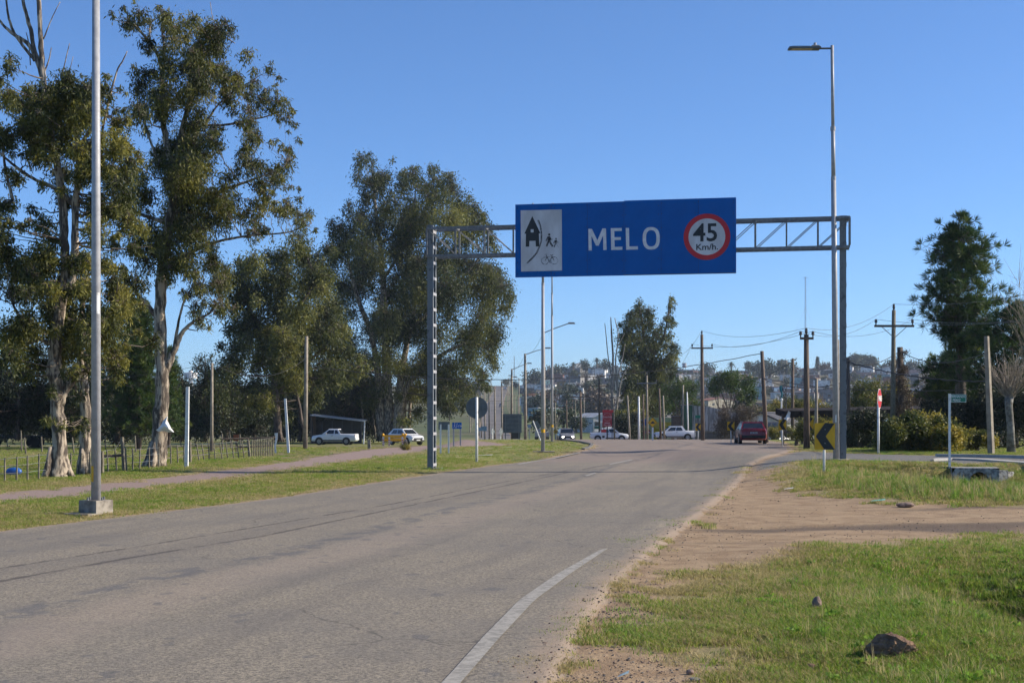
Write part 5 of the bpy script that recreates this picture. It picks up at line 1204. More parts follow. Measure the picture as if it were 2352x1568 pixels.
# white kerb of the side street
M['whitekerb'] = mat('pale_new_concrete', (.40, .39, .36), .9, var=.12, bump=.2)
kp = [G(*p) for p in ((2142, 1058.5), (2165, 1056), (2200, 1055.5), (2260, 1058), (2352, 1065), (2600, 1085))]; rings = []
for i, p in enumerate(kp):
    a = Vector((*kp[max(i-1, 0)], 0)); c_ = Vector((*kp[min(i+1, len(kp)-1)], 0)); d_ = (c_-a).normalized(); n_ = Vector((-d_.y, d_.x, 0)); z = h1(*p); q = Vector((*p, 0)); hw = (.04, .22, .34, .24, .2, .2)[i]
    rings.append([q+n_*hw+Vector((0, 0, z-.1)), q+n_*hw+Vector((0, 0, z+.06)), q-n_*hw+Vector((0, 0, z+.06)), q-n_*hw+Vector((0, 0, z-.1))])
tag(MB().loft(rings).build('kerb', M['whitekerb']), kind='structure')
kp = [G(*p) for p in ((2150, 1048.5), (2260, 1050), (2352, 1052.5), (2600, 1060))]; rings = []
for i, p in enumerate(kp):
    z = h1(*p); q = Vector((*p, 0)); rings.append([q+Vector((0, .09, z-.1)), q+Vector((0, .09, z+.1)), q+Vector((0, -.09, z+.1)), q+Vector((0, -.09, z-.1))])
tag(MB().loft(rings).build('kerb', M['whitekerb']), kind='structure')
def rock(u, v, r, sq, label, m, seed, name='rock', rz=0, sink=.2, sub=3, jit=.12):
    g_ = G(u, v); rr_ = random.Random(seed); o = MB().ball((0, 0, 0), r, sub, .04, rr_, sq).build(name, m, None, False)
    for vt in o.data.vertices:
        n_ = math.sin(vt.co.x/r*2.3+seed)+math.sin(vt.co.y/r*3.1+seed*2)+math.sin(vt.co.z/r*4.3+vt.co.x/r*2+seed)
        vt.co *= 1+jit*n_*.5
    if name == 'earth_mound':
        for vt in o.data.vertices:
            k_ = rr_.gauss(0, 1); c_ = vt.co/r; q_ = sum(math.sin(c_.x*f_*1.7+c_.y*f_*1.3+i_)*math.sin(c_.z*f_*1.9-c_.x*f_+i_*2)/f_ for i_, f_ in enumerate((4, 7, 12)))
            vt.co *= 1+.35*q_+.02*k_
            if vt.co.x < -.03: vt.co.z *= 1.05
            else: vt.co.z *= max(.55, 1-vt.co.x*1.9)
    o.location = (g_[0], g_[1], h1(*g_)+r*sq[2]*(1-sink)); o.rotation_euler = (0, 0, rz); tag(o, label, 'rock' if name == 'rock' else name.replace('_', ' ')); return o
M['clay'] = mat('brown_clay', (.24, .145, .085), .95, c2=(.12, .07, .042), scale=14, bump=.9, bd=.02)
M['stone'] = mat('brownish_stone', (.27, .19, .15), .9, c2=(.14, .10, .08), scale=12, bump=.5)
rock(2050, 1508, .125, (1.1, .95, .80), 'brown lumpy earth mound in the grass near the lower right corner', M['clay'], 4, 'earth_mound', R(-15), .5, 4, .16)
rock(1876, 1400, .055, (.7, .6, 1.15), 'upright pinkish stone in the grass left above the earth mound', M['stone'], 7, sink=.25)
rock(1864, 1532, .022, (1.3, 1, .7), 'small dark stone in the grass below the earth mound', M['clay'], 9)
rock(2079, 1164, .10, (1.5, 1, .5), 'pale stone lying on the far edge of the dirt track', M['stone'], 11)
rock(1585, 1547, .022, (1.2, 1, .8), 'small orange stone on bare soil at the bottom edge', M['stone'], 13)
rock(1598, 1562, .03, (1.5, 1, .4), 'flat grey stone chip at the very bottom edge', M['concrete'], 15)
rock(1655, 1345, .02, (1.2, 1, .8), 'little stone at the upper rim of the lower right grass', M['stone'], 17)
# litter
bl = mat('blue_plastic', (.02, .12, .45), .4, var=.2)
g_ = G(32, 1091); o = MB().ball((0, 0, .11), .17, 3, .05, random.Random(2), (1.35, .7, .72)).build('blue_drum', bl, None, True); o.location = (*g_, h1(*g_)); tag(o, 'crumpled blue plastic drum lying in the grass at the left edge', 'drum')
g_ = G(98, 1095); o = MB().box((0, 0, .07), (.06, .05, .15), taper=.7).build('blue_bottle', bl); o.location = (*g_, h1(*g_)); o.rotation_euler = (0, .3, 0); tag(o, 'small blue plastic bottle at the foot of the leftmost trunk', 'bottle')
for (u, v, w_, lb, c_) in ((1432, 1565, .04, 'pale blue scrap of litter on the bare soil', (.4, .55, .6)), (1812, 1126, .12, 'white scrap of paper on the grass tip', (.7, .7, .7)), (2018, 1150+4, .16, 'turquoise scrap of litter in the long grass', (.15, .5, .42)), (1168, 1028, .2, 'white scrap in the left verge', (.7, .7, .7)), (1110, 1047, .5, 'pale strip of litter in the left verge grass', (.5, .5, .48))):
    g_ = G(u, v); o = MB().add([(-w_, 0, .01), (w_*.8, .02, .03), (w_, w_*.7, .05), (-w_*.6, w_*.6, .02)], [(0, 1, 2, 3)]).build('litter', mat('litter_'+str(u), c_, .6)); o.location = (*g_, h1(*g_)+.02); tag(o, lb, 'litter')
# ------------------------------------------------------------------ vegetation
def leaf_quads(rng, C, L, Wd, droop=1.0, spread=1.0, tint=None):
    n = len(C); d = rng.normal(size=(n, 3))*spread; d[:, 2] -= droop; d /= np.linalg.norm(d, axis=1)[:, None]+1e-9
    r = rng.normal(size=(n, 3)); s = np.cross(d, r); s /= np.linalg.norm(s, axis=1)[:, None]+1e-9
    l = (L*rng.uniform(.65, 1.25, n))[:, None]; w_ = (Wd*rng.uniform(.7, 1.2, n))[:, None]
    V = np.stack([C, C+d*l*.45+s*w_/2, C+d*l, C+d*l*.5-s*w_/2], 1).reshape(-1, 3)
    return V, (np.arange(n*4).reshape(n, 4)), np.repeat(tint if tint is not None else rng.random(n), 4)
def np_tubes(A, B, ra, rb, n=4):
    A = np.asarray(A, float); B = np.asarray(B, float); m = len(A); d = B-A; d /= np.linalg.norm(d, axis=1)[:, None]+1e-9
    ref = np.where(np.abs(d[:, 2:3]) < .9, np.array([[0, 0, 1.]]), np.array([[1., 0, 0]])); x = np.cross(d, ref); x /= np.linalg.norm(x, axis=1)[:, None]; y = np.cross(d, x)
    a = np.arange(n)*2*np.pi/n; c = np.cos(a)[None, :, None]; s = np.sin(a)[None, :, None]; ring = x[:, None]*c+y[:, None]*s
    V = np.concatenate([A[:, None]+ring*np.asarray(ra)[:, None, None], B[:, None]+ring*np.asarray(rb)[:, None, None]], 1).reshape(-1, 3)
    k = np.arange(n); q = np.stack([k, (k+1) % n, n+(k+1) % n, n+k], 1); Fq = (q[None]+(np.arange(m)*2*n)[:, None, None]).reshape(-1, 4)
    return V, Fq
def smooth_pts(P, k=4):                 # Catmull-Rom through (x, y, z, r)
    P = np.array(P, float); Q = np.vstack([2*P[0]-P[1], P, 2*P[-1]-P[-2]]); out = []
    for i in range(1, len(Q)-2):
        for t in np.linspace(0, 1, k, endpoint=False):
            a, b, c, d = Q[i-1], Q[i], Q[i+1], Q[i+2]; out.append(.5*((2*b)+(-a+c)*t+(2*a-5*b+4*c-d)*t*t+(-a+3*b-3*c+d)*t**3))
    out.append(Q[-2]); out = np.array(out); out[:, 3] = np.maximum(out[:, 3], .003); return out
def tree(name, label, y, base, limbs, clumps, leafm, bark, seed, total, L, Wd, droop=1.2, spread=.8, spray=.45, group='trees beyond the left verge', twigs=True, hang=.5, depth=.8, dens_r=2.0, twig_r=.012, cat='tree', wob=.12, shell=.5, subs=7, dead=None):
    """limbs: polylines of (u, v, radius px[, depth offset m]); clumps: (u, v, radius px[, depth]) in photo pixels at distance y; everything is real 3D"""
    rng = np.random.default_rng(seed); g_ = gx(base, y); t = thing(name, label, cat, g_, 0, group); s = y/F
    m = MB(); LP = []
    for li, lb in enumerate(limbs):
        P = []
        for i, p in enumerate(lb):
            q = I(p[0], p[1], y); dy = p[3] if len(p) > 3 else 0
            P.append((q.x-g_.x, dy, q.z-g_.z, p[2]*s))
        Q = smooth_pts(P, 5); k = len(Q); jit = rng.normal(size=(k, 3))*wob*np.minimum(Q[:, 3:4], .15); jit[0] = 0; Q[:, :3] += jit
        m.tube([Vector(q[:3]) for q in Q], [float(q[3])*float(rng.uniform(.93, 1.07)) for q in Q], 12 if P[0][3] > .12 else 7); LP.append(Q)
        if P[0][3] > .2 and li == 0:       # flared root buttresses
            r0 = P[0][3]
            for a in rng.uniform(0, 6.28, 6):
                m.tube([Vector((P[0][0]+math.cos(a)*r0*1.55, P[0][1]+math.sin(a)*r0*1.55, P[0][2]-.12)), Vector((P[0][0]+math.cos(a)*r0*.9, math.sin(a)*r0*.9, P[0][2]+.25)), Vector((P[0][0]+math.cos(a)*r0*.55, math.sin(a)*r0*.55, P[0][2]+.9))], [r0*.28, r0*.36, r0*.2], 6)
    m.build('trunk', bark, t, True)
    LA = np.vstack(LP) if LP else np.zeros((1, 4))
    C = []; TI = []; TA = []; TB = []; RA = []; RB = []
    wsum = sum(c[2]**dens_r for c in clumps) or 1
    for c in clumps:
        q = I(c[0], c[1], y); r = c[2]*s; dy = c[3] if len(c) > 3 else rng.normal()*depth*min(3.0, 1.2+r)
        cc = np.array([q.x-g_.x, dy, q.z-g_.z]); n = max(6, int(total*c[2]**dens_r/wsum))
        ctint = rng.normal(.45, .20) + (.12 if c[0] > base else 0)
        d = LA[:, :3]-cc; pen = np.linalg.norm(d, axis=1)+np.maximum(d[:, 2], 0)*1.5; j = int(np.argmin(pen)); a0 = LA[j, :3]; r0 = min(LA[j, 3]*.5, .02+r*.035)
        if twigs and np.linalg.norm(cc-a0) > r*.3:
            k = 5; mid = (a0+cc)/2; mid[2] += -.12*np.linalg.norm(cc-a0)+rng.normal()*.1; pts = [a0*(1-tt_)**2+2*mid*tt_*(1-tt_)+cc*tt_**2+rng.normal(size=3)*.03*(0 < tt_ < 1) for tt_ in np.linspace(0, 1, k+1)]
            for i in range(k): TA.append(pts[i]); TB.append(pts[i+1]); RA.append(r0*(1-.75*i/k)); RB.append(r0*(1-.75*(i+1)/k))
        ns = max(3, min(int(n/subs)+1, 400)); dirs = rng.normal(size=(ns, 3)); dirs /= np.linalg.norm(dirs, axis=1)[:, None]
        sc_ = cc+dirs*(rng.random(ns)**shell)[:, None]*r*(1.12 if c[2] > 22 else 1.5)
        if twigs:
            for i in range(min(ns, int(10+90*r))):
                e = sc_[i]; st = cc+(e-cc)*rng.uniform(.0, .25); mm = (st+e)/2+np.array([0, 0, .08*r]); TA += [st, mm]; TB += [mm, e]; RA += [twig_r, twig_r*.8]; RB += [twig_r*.8, twig_r*.4]
        which = rng.integers(0, ns, n); sg = min(spray*1.25, r*.85); off_ = rng.normal(size=(n, 3))*sg*.45; off_[:, 2] -= rng.random(n)*hang*min(1, r*1.5)
        stint = rng.normal(0, .13, ns)
        C.append(sc_[which]+off_); TI.append(np.clip(ctint+stint[which]+rng.normal(0, .13, n), 0, 1))
    if dead: 
        for a in dead: pass
    if TA:
        V, Fq = np_tubes(TA, TB, RA, RB); link('branches', np_mesh('branches', V, Fq), t, bark if bark is not M['bark'] else M['twigbark'])
    if C:
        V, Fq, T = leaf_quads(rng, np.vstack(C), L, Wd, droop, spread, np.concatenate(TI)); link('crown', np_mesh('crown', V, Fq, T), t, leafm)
    return t
M['twigbark'] = mat('branch_bark', (.17, .135, .10), .9, c2=(.07, .055, .045), scale=3, stretch=(2, 2, .6))
def jit_clumps(cl, seed, k=1, f=.75, r=.45):
    rg_ = random.Random(seed); out = []
    for c in cl:
        out.append((c[0], c[1], c[2]*.85)+tuple(c[3:]))
        for _ in range(k):
            a = rg_.uniform(0, 6.283); out.append((c[0]+math.cos(a)*c[2]*f, c[1]+math.sin(a)*c[2]*f, c[2]*r*rg_.uniform(.7, 1.3)))
    return out
# --- the tall eucalyptus with the plastic bag
T2y = G(362, 1072)[1]
limbs = [[(362, 1074, 24), (366, 1010, 19), (371, 930, 16.5), (373, 850, 15), (368, 760, 14), (371, 650, 13), (380, 560, 12), (395, 480, 11), (404, 430, 10), (390, 360, 8), (377, 293, 7), (373, 200, 5.5), (367, 140, 4.5), (346, 100, 3.5), (318, 68, 2.6), (292, 42, 1.6)],
 [(404, 430, 8), (410, 340, 6.5), (428, 260, 5.5), (440, 215, 5), (456, 158, 4), (480, 110, 3), (502, 75, 2.2), (512, 50, 1.2)],
 [(428, 255, 4), (452, 190, 3), (463, 140, 2), (455, 95, 1.4)],
 [(372, 190, 3.5), (378, 130, 3), (374, 85, 2.4), (372, 62, 2), (395, 46, 1.2)], [(345, 100, 2.4), (344, 70, 1.8), (350, 50, 1.4), (369, 39, 1)],
 [(502, 78, 1.8), (506, 95, 1.8), (520, 88, 1.5), (540, 100, 1)], [(502, 75, 1.2), (488, 40, .9), (483, 5, .7)],
 [(430, 330, 4), (458, 292, 3.2), (500, 288, 2.8), (531, 285, 2.6), (575, 275, 2), (604, 270, 1.7), (640, 258, 1.2)],
 [(470, 290, 2.8), (494, 250, 2.2), (530, 215, 1.7), (571, 190, 1.2), (600, 172, .8)],
 [(400, 490, 7), (430, 470, 5.5), (470, 455, 5), (513, 436, 4.2), (560, 420, 3), (586, 410, 2.4), (645, 388, 1.3), (660, 370, .8)],
 [(380, 620, 7), (420, 590, 5), (470, 565, 4), (520, 550, 3), (580, 540, 2.4), (652, 535, 1.8), (690, 524, 1.3), (716, 512, .9)],
 [(374, 870, 11), (386, 838, 9.5), (402, 800, 7), (418, 765, 5), (445, 738, 3.5), (480, 720, 2.2), (510, 690, 1.2)], [(402, 800, 5), (406, 760, 3.5), (420, 700, 2.4), (440, 660, 1.6)],
 [(364, 740, 7), (355, 722, 6), (335, 695, 5), (314, 674, 4), (300, 655, 2.5)], [(395, 520, 6), (360, 505, 4.5), (330, 495, 3.5), (300, 484, 2.6), (268, 500, 1.8), (234, 524, 1.2)],
 [(404, 420, 5), (360, 360, 3.2), (330, 275, 2.2), (318, 210, 1.4)]]
cl = [(300, 55, 18), (345, 60, 20), (340, 95, 15), (388, 78, 24), (436, 62, 24), (478, 58, 26), (508, 75, 22), (420, 108, 34), (468, 128, 38), (500, 150, 30), (402, 165, 34), (527, 160, 17), (348, 178, 18), (330, 200, 20), (395, 225, 34), (440, 215, 30), (480, 200, 30), (522, 172, 20), (335, 255, 20), (365, 290, 25), (420, 285, 36), (460, 262, 30), (345, 320, 22), (395, 345, 40), (450, 335, 34), (500, 325, 24), (410, 408, 42), (468, 398, 38), (350, 408, 32), (320, 440, 30), (370, 470, 36), (430, 478, 42), (490, 450, 30), (540, 420, 24), (590, 392, 24), (560, 360, 18), (620, 372, 22), (645, 350, 16), (585, 330, 15), (540, 268, 16), (570, 250, 18), (610, 240, 20), (640, 242, 18), (664, 270, 10), (570, 290, 12), (600, 300, 13), (580, 183, 14), (603, 168, 14), (620, 160, 10), (518, 225, 14), (525, 190, 14), (660, 420, 12), (612, 428, 16), (640, 450, 18), (600, 458, 20), (560, 478, 24), (520, 500, 28), (650, 482, 16), (690, 470, 11), (700, 508, 14), (720, 530, 10), (580, 528, 15), (620, 533, 11), (470, 540, 36), (400, 560, 40), (340, 530, 32), (300, 550, 30), (450, 600, 28), (335, 600, 24), (400, 625, 20), (480, 620, 24), (508, 650, 22), (490, 698, 18), (450, 700, 16), (460, 652, 18), (500, 600, 20), (425, 672, 12), (472, 738, 12), (520, 700, 12), (392, 60, 12), (270, 500, 18), (665, 245, 9), (672, 300, 7), (658, 330, 8), (555, 205, 8), (440, 380, 30), (420, 520, 34)]
tree('eucalyptus_tree', 'tall slender eucalyptus with pale trunk and the white plastic bag caught on it', T2y, 362, limbs, jit_clumps(cl, 1, 3, 1.1, .42), M['leaf_euc'], M['bark'], 2, 80000, .155, .038, 1.1, .8, .42, hang=.55)
b = I(376, 975, T2y-.42); o = MB(); rr_ = random.Random(1); k = .0149
PB = [(384, 956, .0), (380, 963, -.03), (386, 970, -.06), (392, 982, -.08), (398, 992, 0), (388, 992.5, -.03), (376, 989, -.10), (366, 991, -.06), (358, 987, -.02), (366, 983, -.08), (372, 975, -.10), (376, 966, -.06)]
V_ = [I(u, v, T2y-.36)+Vector((0, dy*1.2, 0)) for u, v, dy in PB]; cen = I(378, 978, T2y-.62)
V_ = [v-b for v in V_]+[cen-b]+[v-b+Vector((0, .12, 0)) for v in V_]+[I(378, 978, T2y-.3)-b]
n = 12; o.add(V_, [(i, (i+1) % n, n) for i in range(n)]+[(n+1+(i+1) % n, n+1+i, 2*n+1) for i in range(n)]+[(i, n+1+i, n+1+(i+1) % n, (i+1) % n) for i in range(n)])
o = o.build('plastic_bag', M['white']); o.location = b; tag(o, 'white plastic bag caught on the pale eucalyptus trunk', 'plastic bag')
# --- the leftmost eucalyptus with dead top
T1y = G(130, 1097)[1]
limbs = [[(130, 1100, 27), (134, 1050, 19), (136, 980, 16), (132, 900, 16), (125, 850, 16), (128, 780, 13), (140, 700, 12), (150, 620, 11), (147, 550, 10), (140, 440, 9.5), (128, 360, 8), (115, 300, 7.5), (102, 220, 7), (97, 150, 6.5), (93, 80, 5.5), (90, 0, 5), (88, -80, 4)],
 [(140, 930, 8), (150, 900, 8), (166, 875, 8), (184, 858, 7.5), (205, 830, 6), (222, 790, 5), (240, 740, 4), (262, 690, 2.5)],
 [(98, 180, 6), (82, 130, 5.5), (62, 100, 5), (38, 84, 4.5), (14, 65, 3.5), (0, 48, 2.5), (-14, 20, 2)], [(92, 160, 5.5), (78, 110, 5), (68, 60, 4.5), (58, 25, 4), (48, -20, 3)], [(80, 140, 4), (56, 110, 3.6), (38, 85, 3.4), (26, 60, 3), (18, 30, 2.6), (12, -20, 2)],
 [(100, 90, 1.8), (112, 60, 1.3), (125, 30, 1), (138, 5, .8)], [(100, 170, 2), (112, 140, 1.5), (118, 110, 1)], [(70, 150, 1.5), (66, 100, 1.2), (60, 75, .9)],
 [(172, 476, 8), (180, 400, 7.5), (180, 335, 7), (165, 290, 5.5), (150, 260, 4)], [(180, 340, 5), (200, 310, 4.2), (228, 280, 3)], [(165, 660, 9), (172, 560, 8.5), (172, 476, 8)], [(150, 640, 8), (165, 650, 8.5), (172, 600, 8)],
 [(235, 300, 3), (252, 225, 2.6), (268, 165, 2), (282, 140, 1.6), (292, 118, 1)], [(140, 200, 1.4), (148, 150, 1.2), (160, 100, .8)], [(145, 190, 1.2), (160, 160, .9), (168, 130, .6)],
 [(168, 470, 6), (130, 435, 5), (95, 420, 4), (60, 400, 3.5), (20, 370, 3), (0, 350, 2)], [(30, 460, 4), (15, 400, 3.2), (5, 330, 2.5)], [(120, 790, 6), (80, 770, 5), (55, 740, 4), (30, 700, 3)]]
cl = [(40, 230, 20), (15, 262, 18), (78, 205, 25), (108, 212, 30), (150, 205, 34), (190, 215, 30), (228, 232, 26), (258, 245, 18), (120, 260, 38), (178, 262, 38), (235, 282, 30), (268, 272, 16), (60, 268, 30), (30, 318, 26), (82, 328, 28), (140, 325, 28), (212, 335, 30), (262, 322, 24), (290, 350, 18), (12, 395, 18), (108, 375, 24), (200, 395, 28), (250, 392, 28), (288, 400, 20), (140, 448, 22), (205, 460, 32), (260, 450, 30), (298, 448, 14), (28, 520, 28), (85, 505, 24), (20, 575, 34), (65, 600, 40), (112, 585, 32), (20, 650, 42), (80, 682, 42), (130, 645, 28), (205, 590, 24), (250, 540, 24), (285, 500, 22), (178, 705, 34), (120, 742, 40), (60, 762, 36), (15, 780, 26), (232, 640, 28), (250, 700, 32), (272, 755, 32), (212, 765, 30), (165, 790, 26), (100, 820, 26), (250, 818, 22), (288, 700, 22), (300, 775, 18), (205, 845, 12), (150, 905, 12), (60, 845, 22), (238, 860, 14), (60, 355, 12), (5, 460, 18), (298, 330, 8), (275, 200, 8), (20, 215, 8), (155, 975, 12), (168, 960, 10), (290, 640, 24), (298, 560, 14), (180, 860, 10)]
tree('eucalyptus_tree', 'leftmost eucalyptus with a bare dead top and pale lit lower trunk', T1y, 130, limbs, jit_clumps(cl, 2, 3, 1.1, .42), M['leaf_euc'], M['bark'], 3, 88000, .145, .038, 1.0, .85, .42, hang=.45)
y1b = G(190, 1089)[1]
tree('eucalyptus_tree', 'second pale trunk between the leftmost tree and the foreground lamp', y1b, 192, [[(192, 1090, 17), (195, 1020, 13.5), (197, 960, 12), (193, 900, 11.5), (188, 840, 9), (184, 780, 7), (190, 700, 6), (200, 640, 4)]], jit_clumps([(190, 800, 16), (205, 720, 22), (170, 740, 18), (215, 660, 20), (180, 650, 18), (200, 600, 20), (230, 620, 16)], 3), M['leaf_euc'], M['bark'], 4, 9000, .15, .036)
# --- group behind
limbs = [[(640, 1010, 9), (636, 940, 8), (630, 860, 7), (640, 760, 6), (650, 680, 5), (655, 620, 3)], [(632, 860, 5), (600, 780, 4), (570, 700, 3), (560, 650, 2)], [(640, 780, 5), (690, 700, 4), (720, 640, 3), (700, 580, 2)], [(640, 900, 4), (700, 840, 3.5), (750, 790, 3), (790, 760, 2)]]
cl = [(700, 560, 24), (680, 585, 26), (650, 600, 30), (610, 615, 28), (565, 630, 26), (540, 650, 22), (720, 600, 26), (750, 640, 30), (700, 640, 36), (650, 660, 40), (600, 680, 38), (555, 695, 28), (545, 740, 24), (530, 790, 22), (590, 745, 38), (640, 740, 44), (700, 720, 44), (750, 700, 34), (770, 750, 30), (720, 780, 38), (660, 800, 40), (610, 810, 36), (560, 830, 28), (520, 840, 20), (780, 800, 28), (740, 840, 34), (690, 860, 34), (630, 870, 32), (580, 880, 28), (540, 900, 24), (780, 860, 26), (820, 830, 18), (720, 900, 24), (640, 930, 26), (585, 935, 20), (760, 575, 14), (640, 700, 30), (670, 760, 30), (650, 835, 26)]
tree('eucalyptus_tree', 'broad dense eucalyptus behind the concrete pole left of the carport', 112, 640, limbs, jit_clumps(cl, 4, 2), M['leaf_euc2'], M['bark2'], 5, 85000, .27, .09, .9, .9, .6, hang=.6, depth=1.6)
tree('eucalyptus_tree', 'yellow green bush growing up in front of the dense left trees', 95, 640, [[(700, 1000, 4), (680, 900, 3.5), (660, 830, 3), (660, 770, 2)]], jit_clumps([(655, 770, 20), (640, 800, 22), (670, 790, 22), (660, 830, 26), (690, 830, 20), (630, 840, 18), (650, 865, 20), (700, 800, 14), (600, 905, 20), (620, 915, 18), (580, 915, 12), (690, 870, 20)], 5, 2), M['leaf_euc'], M['bark2'], 15, 16000, .22, .06, .9, .9, .5, hang=.6)
limbs = [[(895, 1012, 13, .3), (893, 940, 11), (888, 860, 10), (884, 760, 9), (880, 650, 7), (872, 560, 5), (862, 480, 3.5), (858, 410, 2)], [(912, 1012, 12, -.6), (916, 940, 10, -.6), (922, 860, 8), (940, 760, 6), (960, 660, 5), (985, 560, 3.5), (1000, 480, 2)], [(876, 1012, 11, .5), (872, 930, 10), (868, 850, 8), (850, 760, 6), (820, 680, 5), (800, 600, 3)], [(905, 1012, 8, 1.2), (930, 900, 6), (980, 840, 5), (1040, 800, 4), (1085, 790, 3), (1120, 800, 1.6)], [(940, 760, 5), (1000, 700, 4), (1060, 640, 3), (1110, 580, 2)], [(882, 640, 4), (930, 560, 3), (950, 480, 2), (955, 430, 1.2)], [(872, 560, 4), (905, 540, 3), (925, 500, 2)], [(975, 600, 3), (1040, 520, 2), (1060, 470, 1.2)]]
cl = [(850, 365, 12), (842, 385, 17), (868, 395, 19), (850, 425, 24), (890, 420, 18), (835, 455, 18), (870, 460, 28), (915, 385, 13), (920, 415, 20), (925, 450, 28), (960, 430, 20), (955, 395, 12), (995, 385, 13), (1000, 415, 18), (1030, 400, 12), (1035, 425, 16), (1000, 450, 28), (1045, 455, 25), (1080, 470, 18), (1095, 495, 20), (1060, 490, 28), (1115, 530, 20), (1130, 560, 18), (1085, 535, 30), (1040, 530, 38), (980, 500, 40), (920, 500, 38), (870, 520, 38), (825, 500, 22), (790, 530, 24), (765, 525, 14), (810, 560, 34), (770, 580, 28), (750, 600, 20), (860, 590, 44), (930, 570, 48), (1000, 590, 48), (1070, 600, 44), (1120, 610, 28), (1140, 640, 24), (1155, 675, 22), (1160, 710, 16), (1100, 670, 44), (1040, 680, 48), (970, 670, 48), (890, 670, 48), (820, 640, 42), (780, 650, 30), (790, 710, 36), (850, 740, 42), (920, 750, 48), (990, 760, 48), (1060, 760, 44), (1110, 740, 34), (1145, 760, 20), (1120, 800, 24), (1135, 830, 12), (1080, 820, 32), (1030, 840, 38), (970, 840, 38), (800, 780, 30), (830, 820, 34), (900, 820, 34), (1100, 860, 20), (1050, 880, 26), (1080, 900, 16), (1010, 900, 28), (960, 900, 24), (820, 870, 26), (850, 910, 20), (960, 945, 14), (1030, 930, 14), (1115, 885, 10), (800, 840, 24), (940, 620, 40), (900, 740, 40), (960, 710, 40), (870, 870, 24), (930, 890, 22), (940, 960, 12), (1060, 930, 10)]
tree('eucalyptus_tree', 'huge dense eucalyptus behind the left gantry column', 164, 900, limbs, jit_clumps(cl, 6, 2), M['leaf_euc2'], M['bark'], 6, 165000, .36, .115, .9, .9, .85, hang=.9, depth=2.0, group='trees beyond the left verge')
tree('eucalyptus_tree', 'pale stems clustered to the right of the huge tree, above the barrier', 168, 925, [[(925, 1012, 5), (928, 960, 4.5), (932, 900, 4), (935, 850, 3)], [(938, 1012, 4), (940, 960, 3.6), (943, 900, 3)], [(838, 1008, 3), (833, 960, 2.5), (830, 910, 2)], [(862, 1006, 2.5), (858, 960, 2), (856, 920, 1.6)]], jit_clumps([(935, 850, 22), (840, 905, 18), (950, 890, 20), (860, 920, 14)], 61, 1), M['leaf_euc2'], M['bark'], 61, 5000, .3, .1)
# tall tree in the middle distance
limbs = [[(1487, 1000, 5), (1486, 930, 5), (1484, 870, 4.6), (1480, 800, 4), (1476, 750, 3), (1468, 700, 2)], [(1484, 860, 4), (1505, 810, 3), (1525, 770, 2.4), (1535, 720, 1.8), (1538, 688, 1)], [(1484, 850, 3), (1455, 800, 2.5), (1435, 760, 2)], [(1484, 900, 3), (1510, 860, 2.4), (1530, 820, 1.6)], [(1486, 940, 3), (1450, 930, 2.5), (1430, 900, 2)]]
cl = [(1468, 695, 9), (1475, 708, 13), (1485, 718, 14), (1455, 715, 13), (1462, 740, 17), (1485, 745, 17), (1440, 755, 16), (1432, 775, 14), (1450, 780, 20), (1480, 780, 22), (1505, 770, 15), (1538, 690, 7), (1541, 705, 8), (1536, 725, 9), (1541, 740, 8), (1525, 752, 13), (1530, 775, 11), (1515, 790, 15), (1545, 795, 10), (1553, 805, 8), (1535, 812, 13), (1490, 810, 24), (1455, 815, 22), (1435, 800, 13), (1520, 835, 20), (1545, 835, 10), (1480, 845, 26), (1450, 850, 22), (1500, 870, 26), (1535, 865, 14), (1465, 880, 24), (1440, 890, 17), (1495, 900, 24), (1525, 895, 16), (1450, 915, 20), (1480, 925, 22), (1510, 930, 18), (1435, 930, 14), (1550, 820, 7), (1425, 745, 6)]
tree('eucalyptus_tree', 'dark full eucalyptus rising between the sign and the brown crossarm pole', 200, 1487, limbs, jit_clumps(cl, 7, 2), M['leaf_euc2'], M['bark2'], 7, 30000, .42, .14, .9, .9, .7, hang=.9, depth=1.2, group='trees across the junction')
tree('bare_tree', 'bare forked tree with pale stems left of the dark eucalyptus', 190, 1410, [[(1408, 975, 3.4), (1406, 900, 3), (1408, 830, 2.5), (1405, 770, 2), (1403, 728, 1)], [(1414, 975, 2.4), (1418, 900, 2), (1414, 830, 1.6), (1420, 770, 1.2), (1412, 730, .8)], [(1407, 880, 1.5), (1397, 820, 1.2), (1392, 770, 1), (1389, 742, .7)], [(1416, 880, 1.4), (1428, 830, 1.1), (1436, 790, .8)], [(1416, 800, 1), (1428, 778, .8), (1435, 765, .5)], [(1418, 930, 1.8), (1428, 870, 1.2), (1445, 840, .8)]], [], None, M['deadwood'], 71, 0, .1, .1, group='trees across the junction')
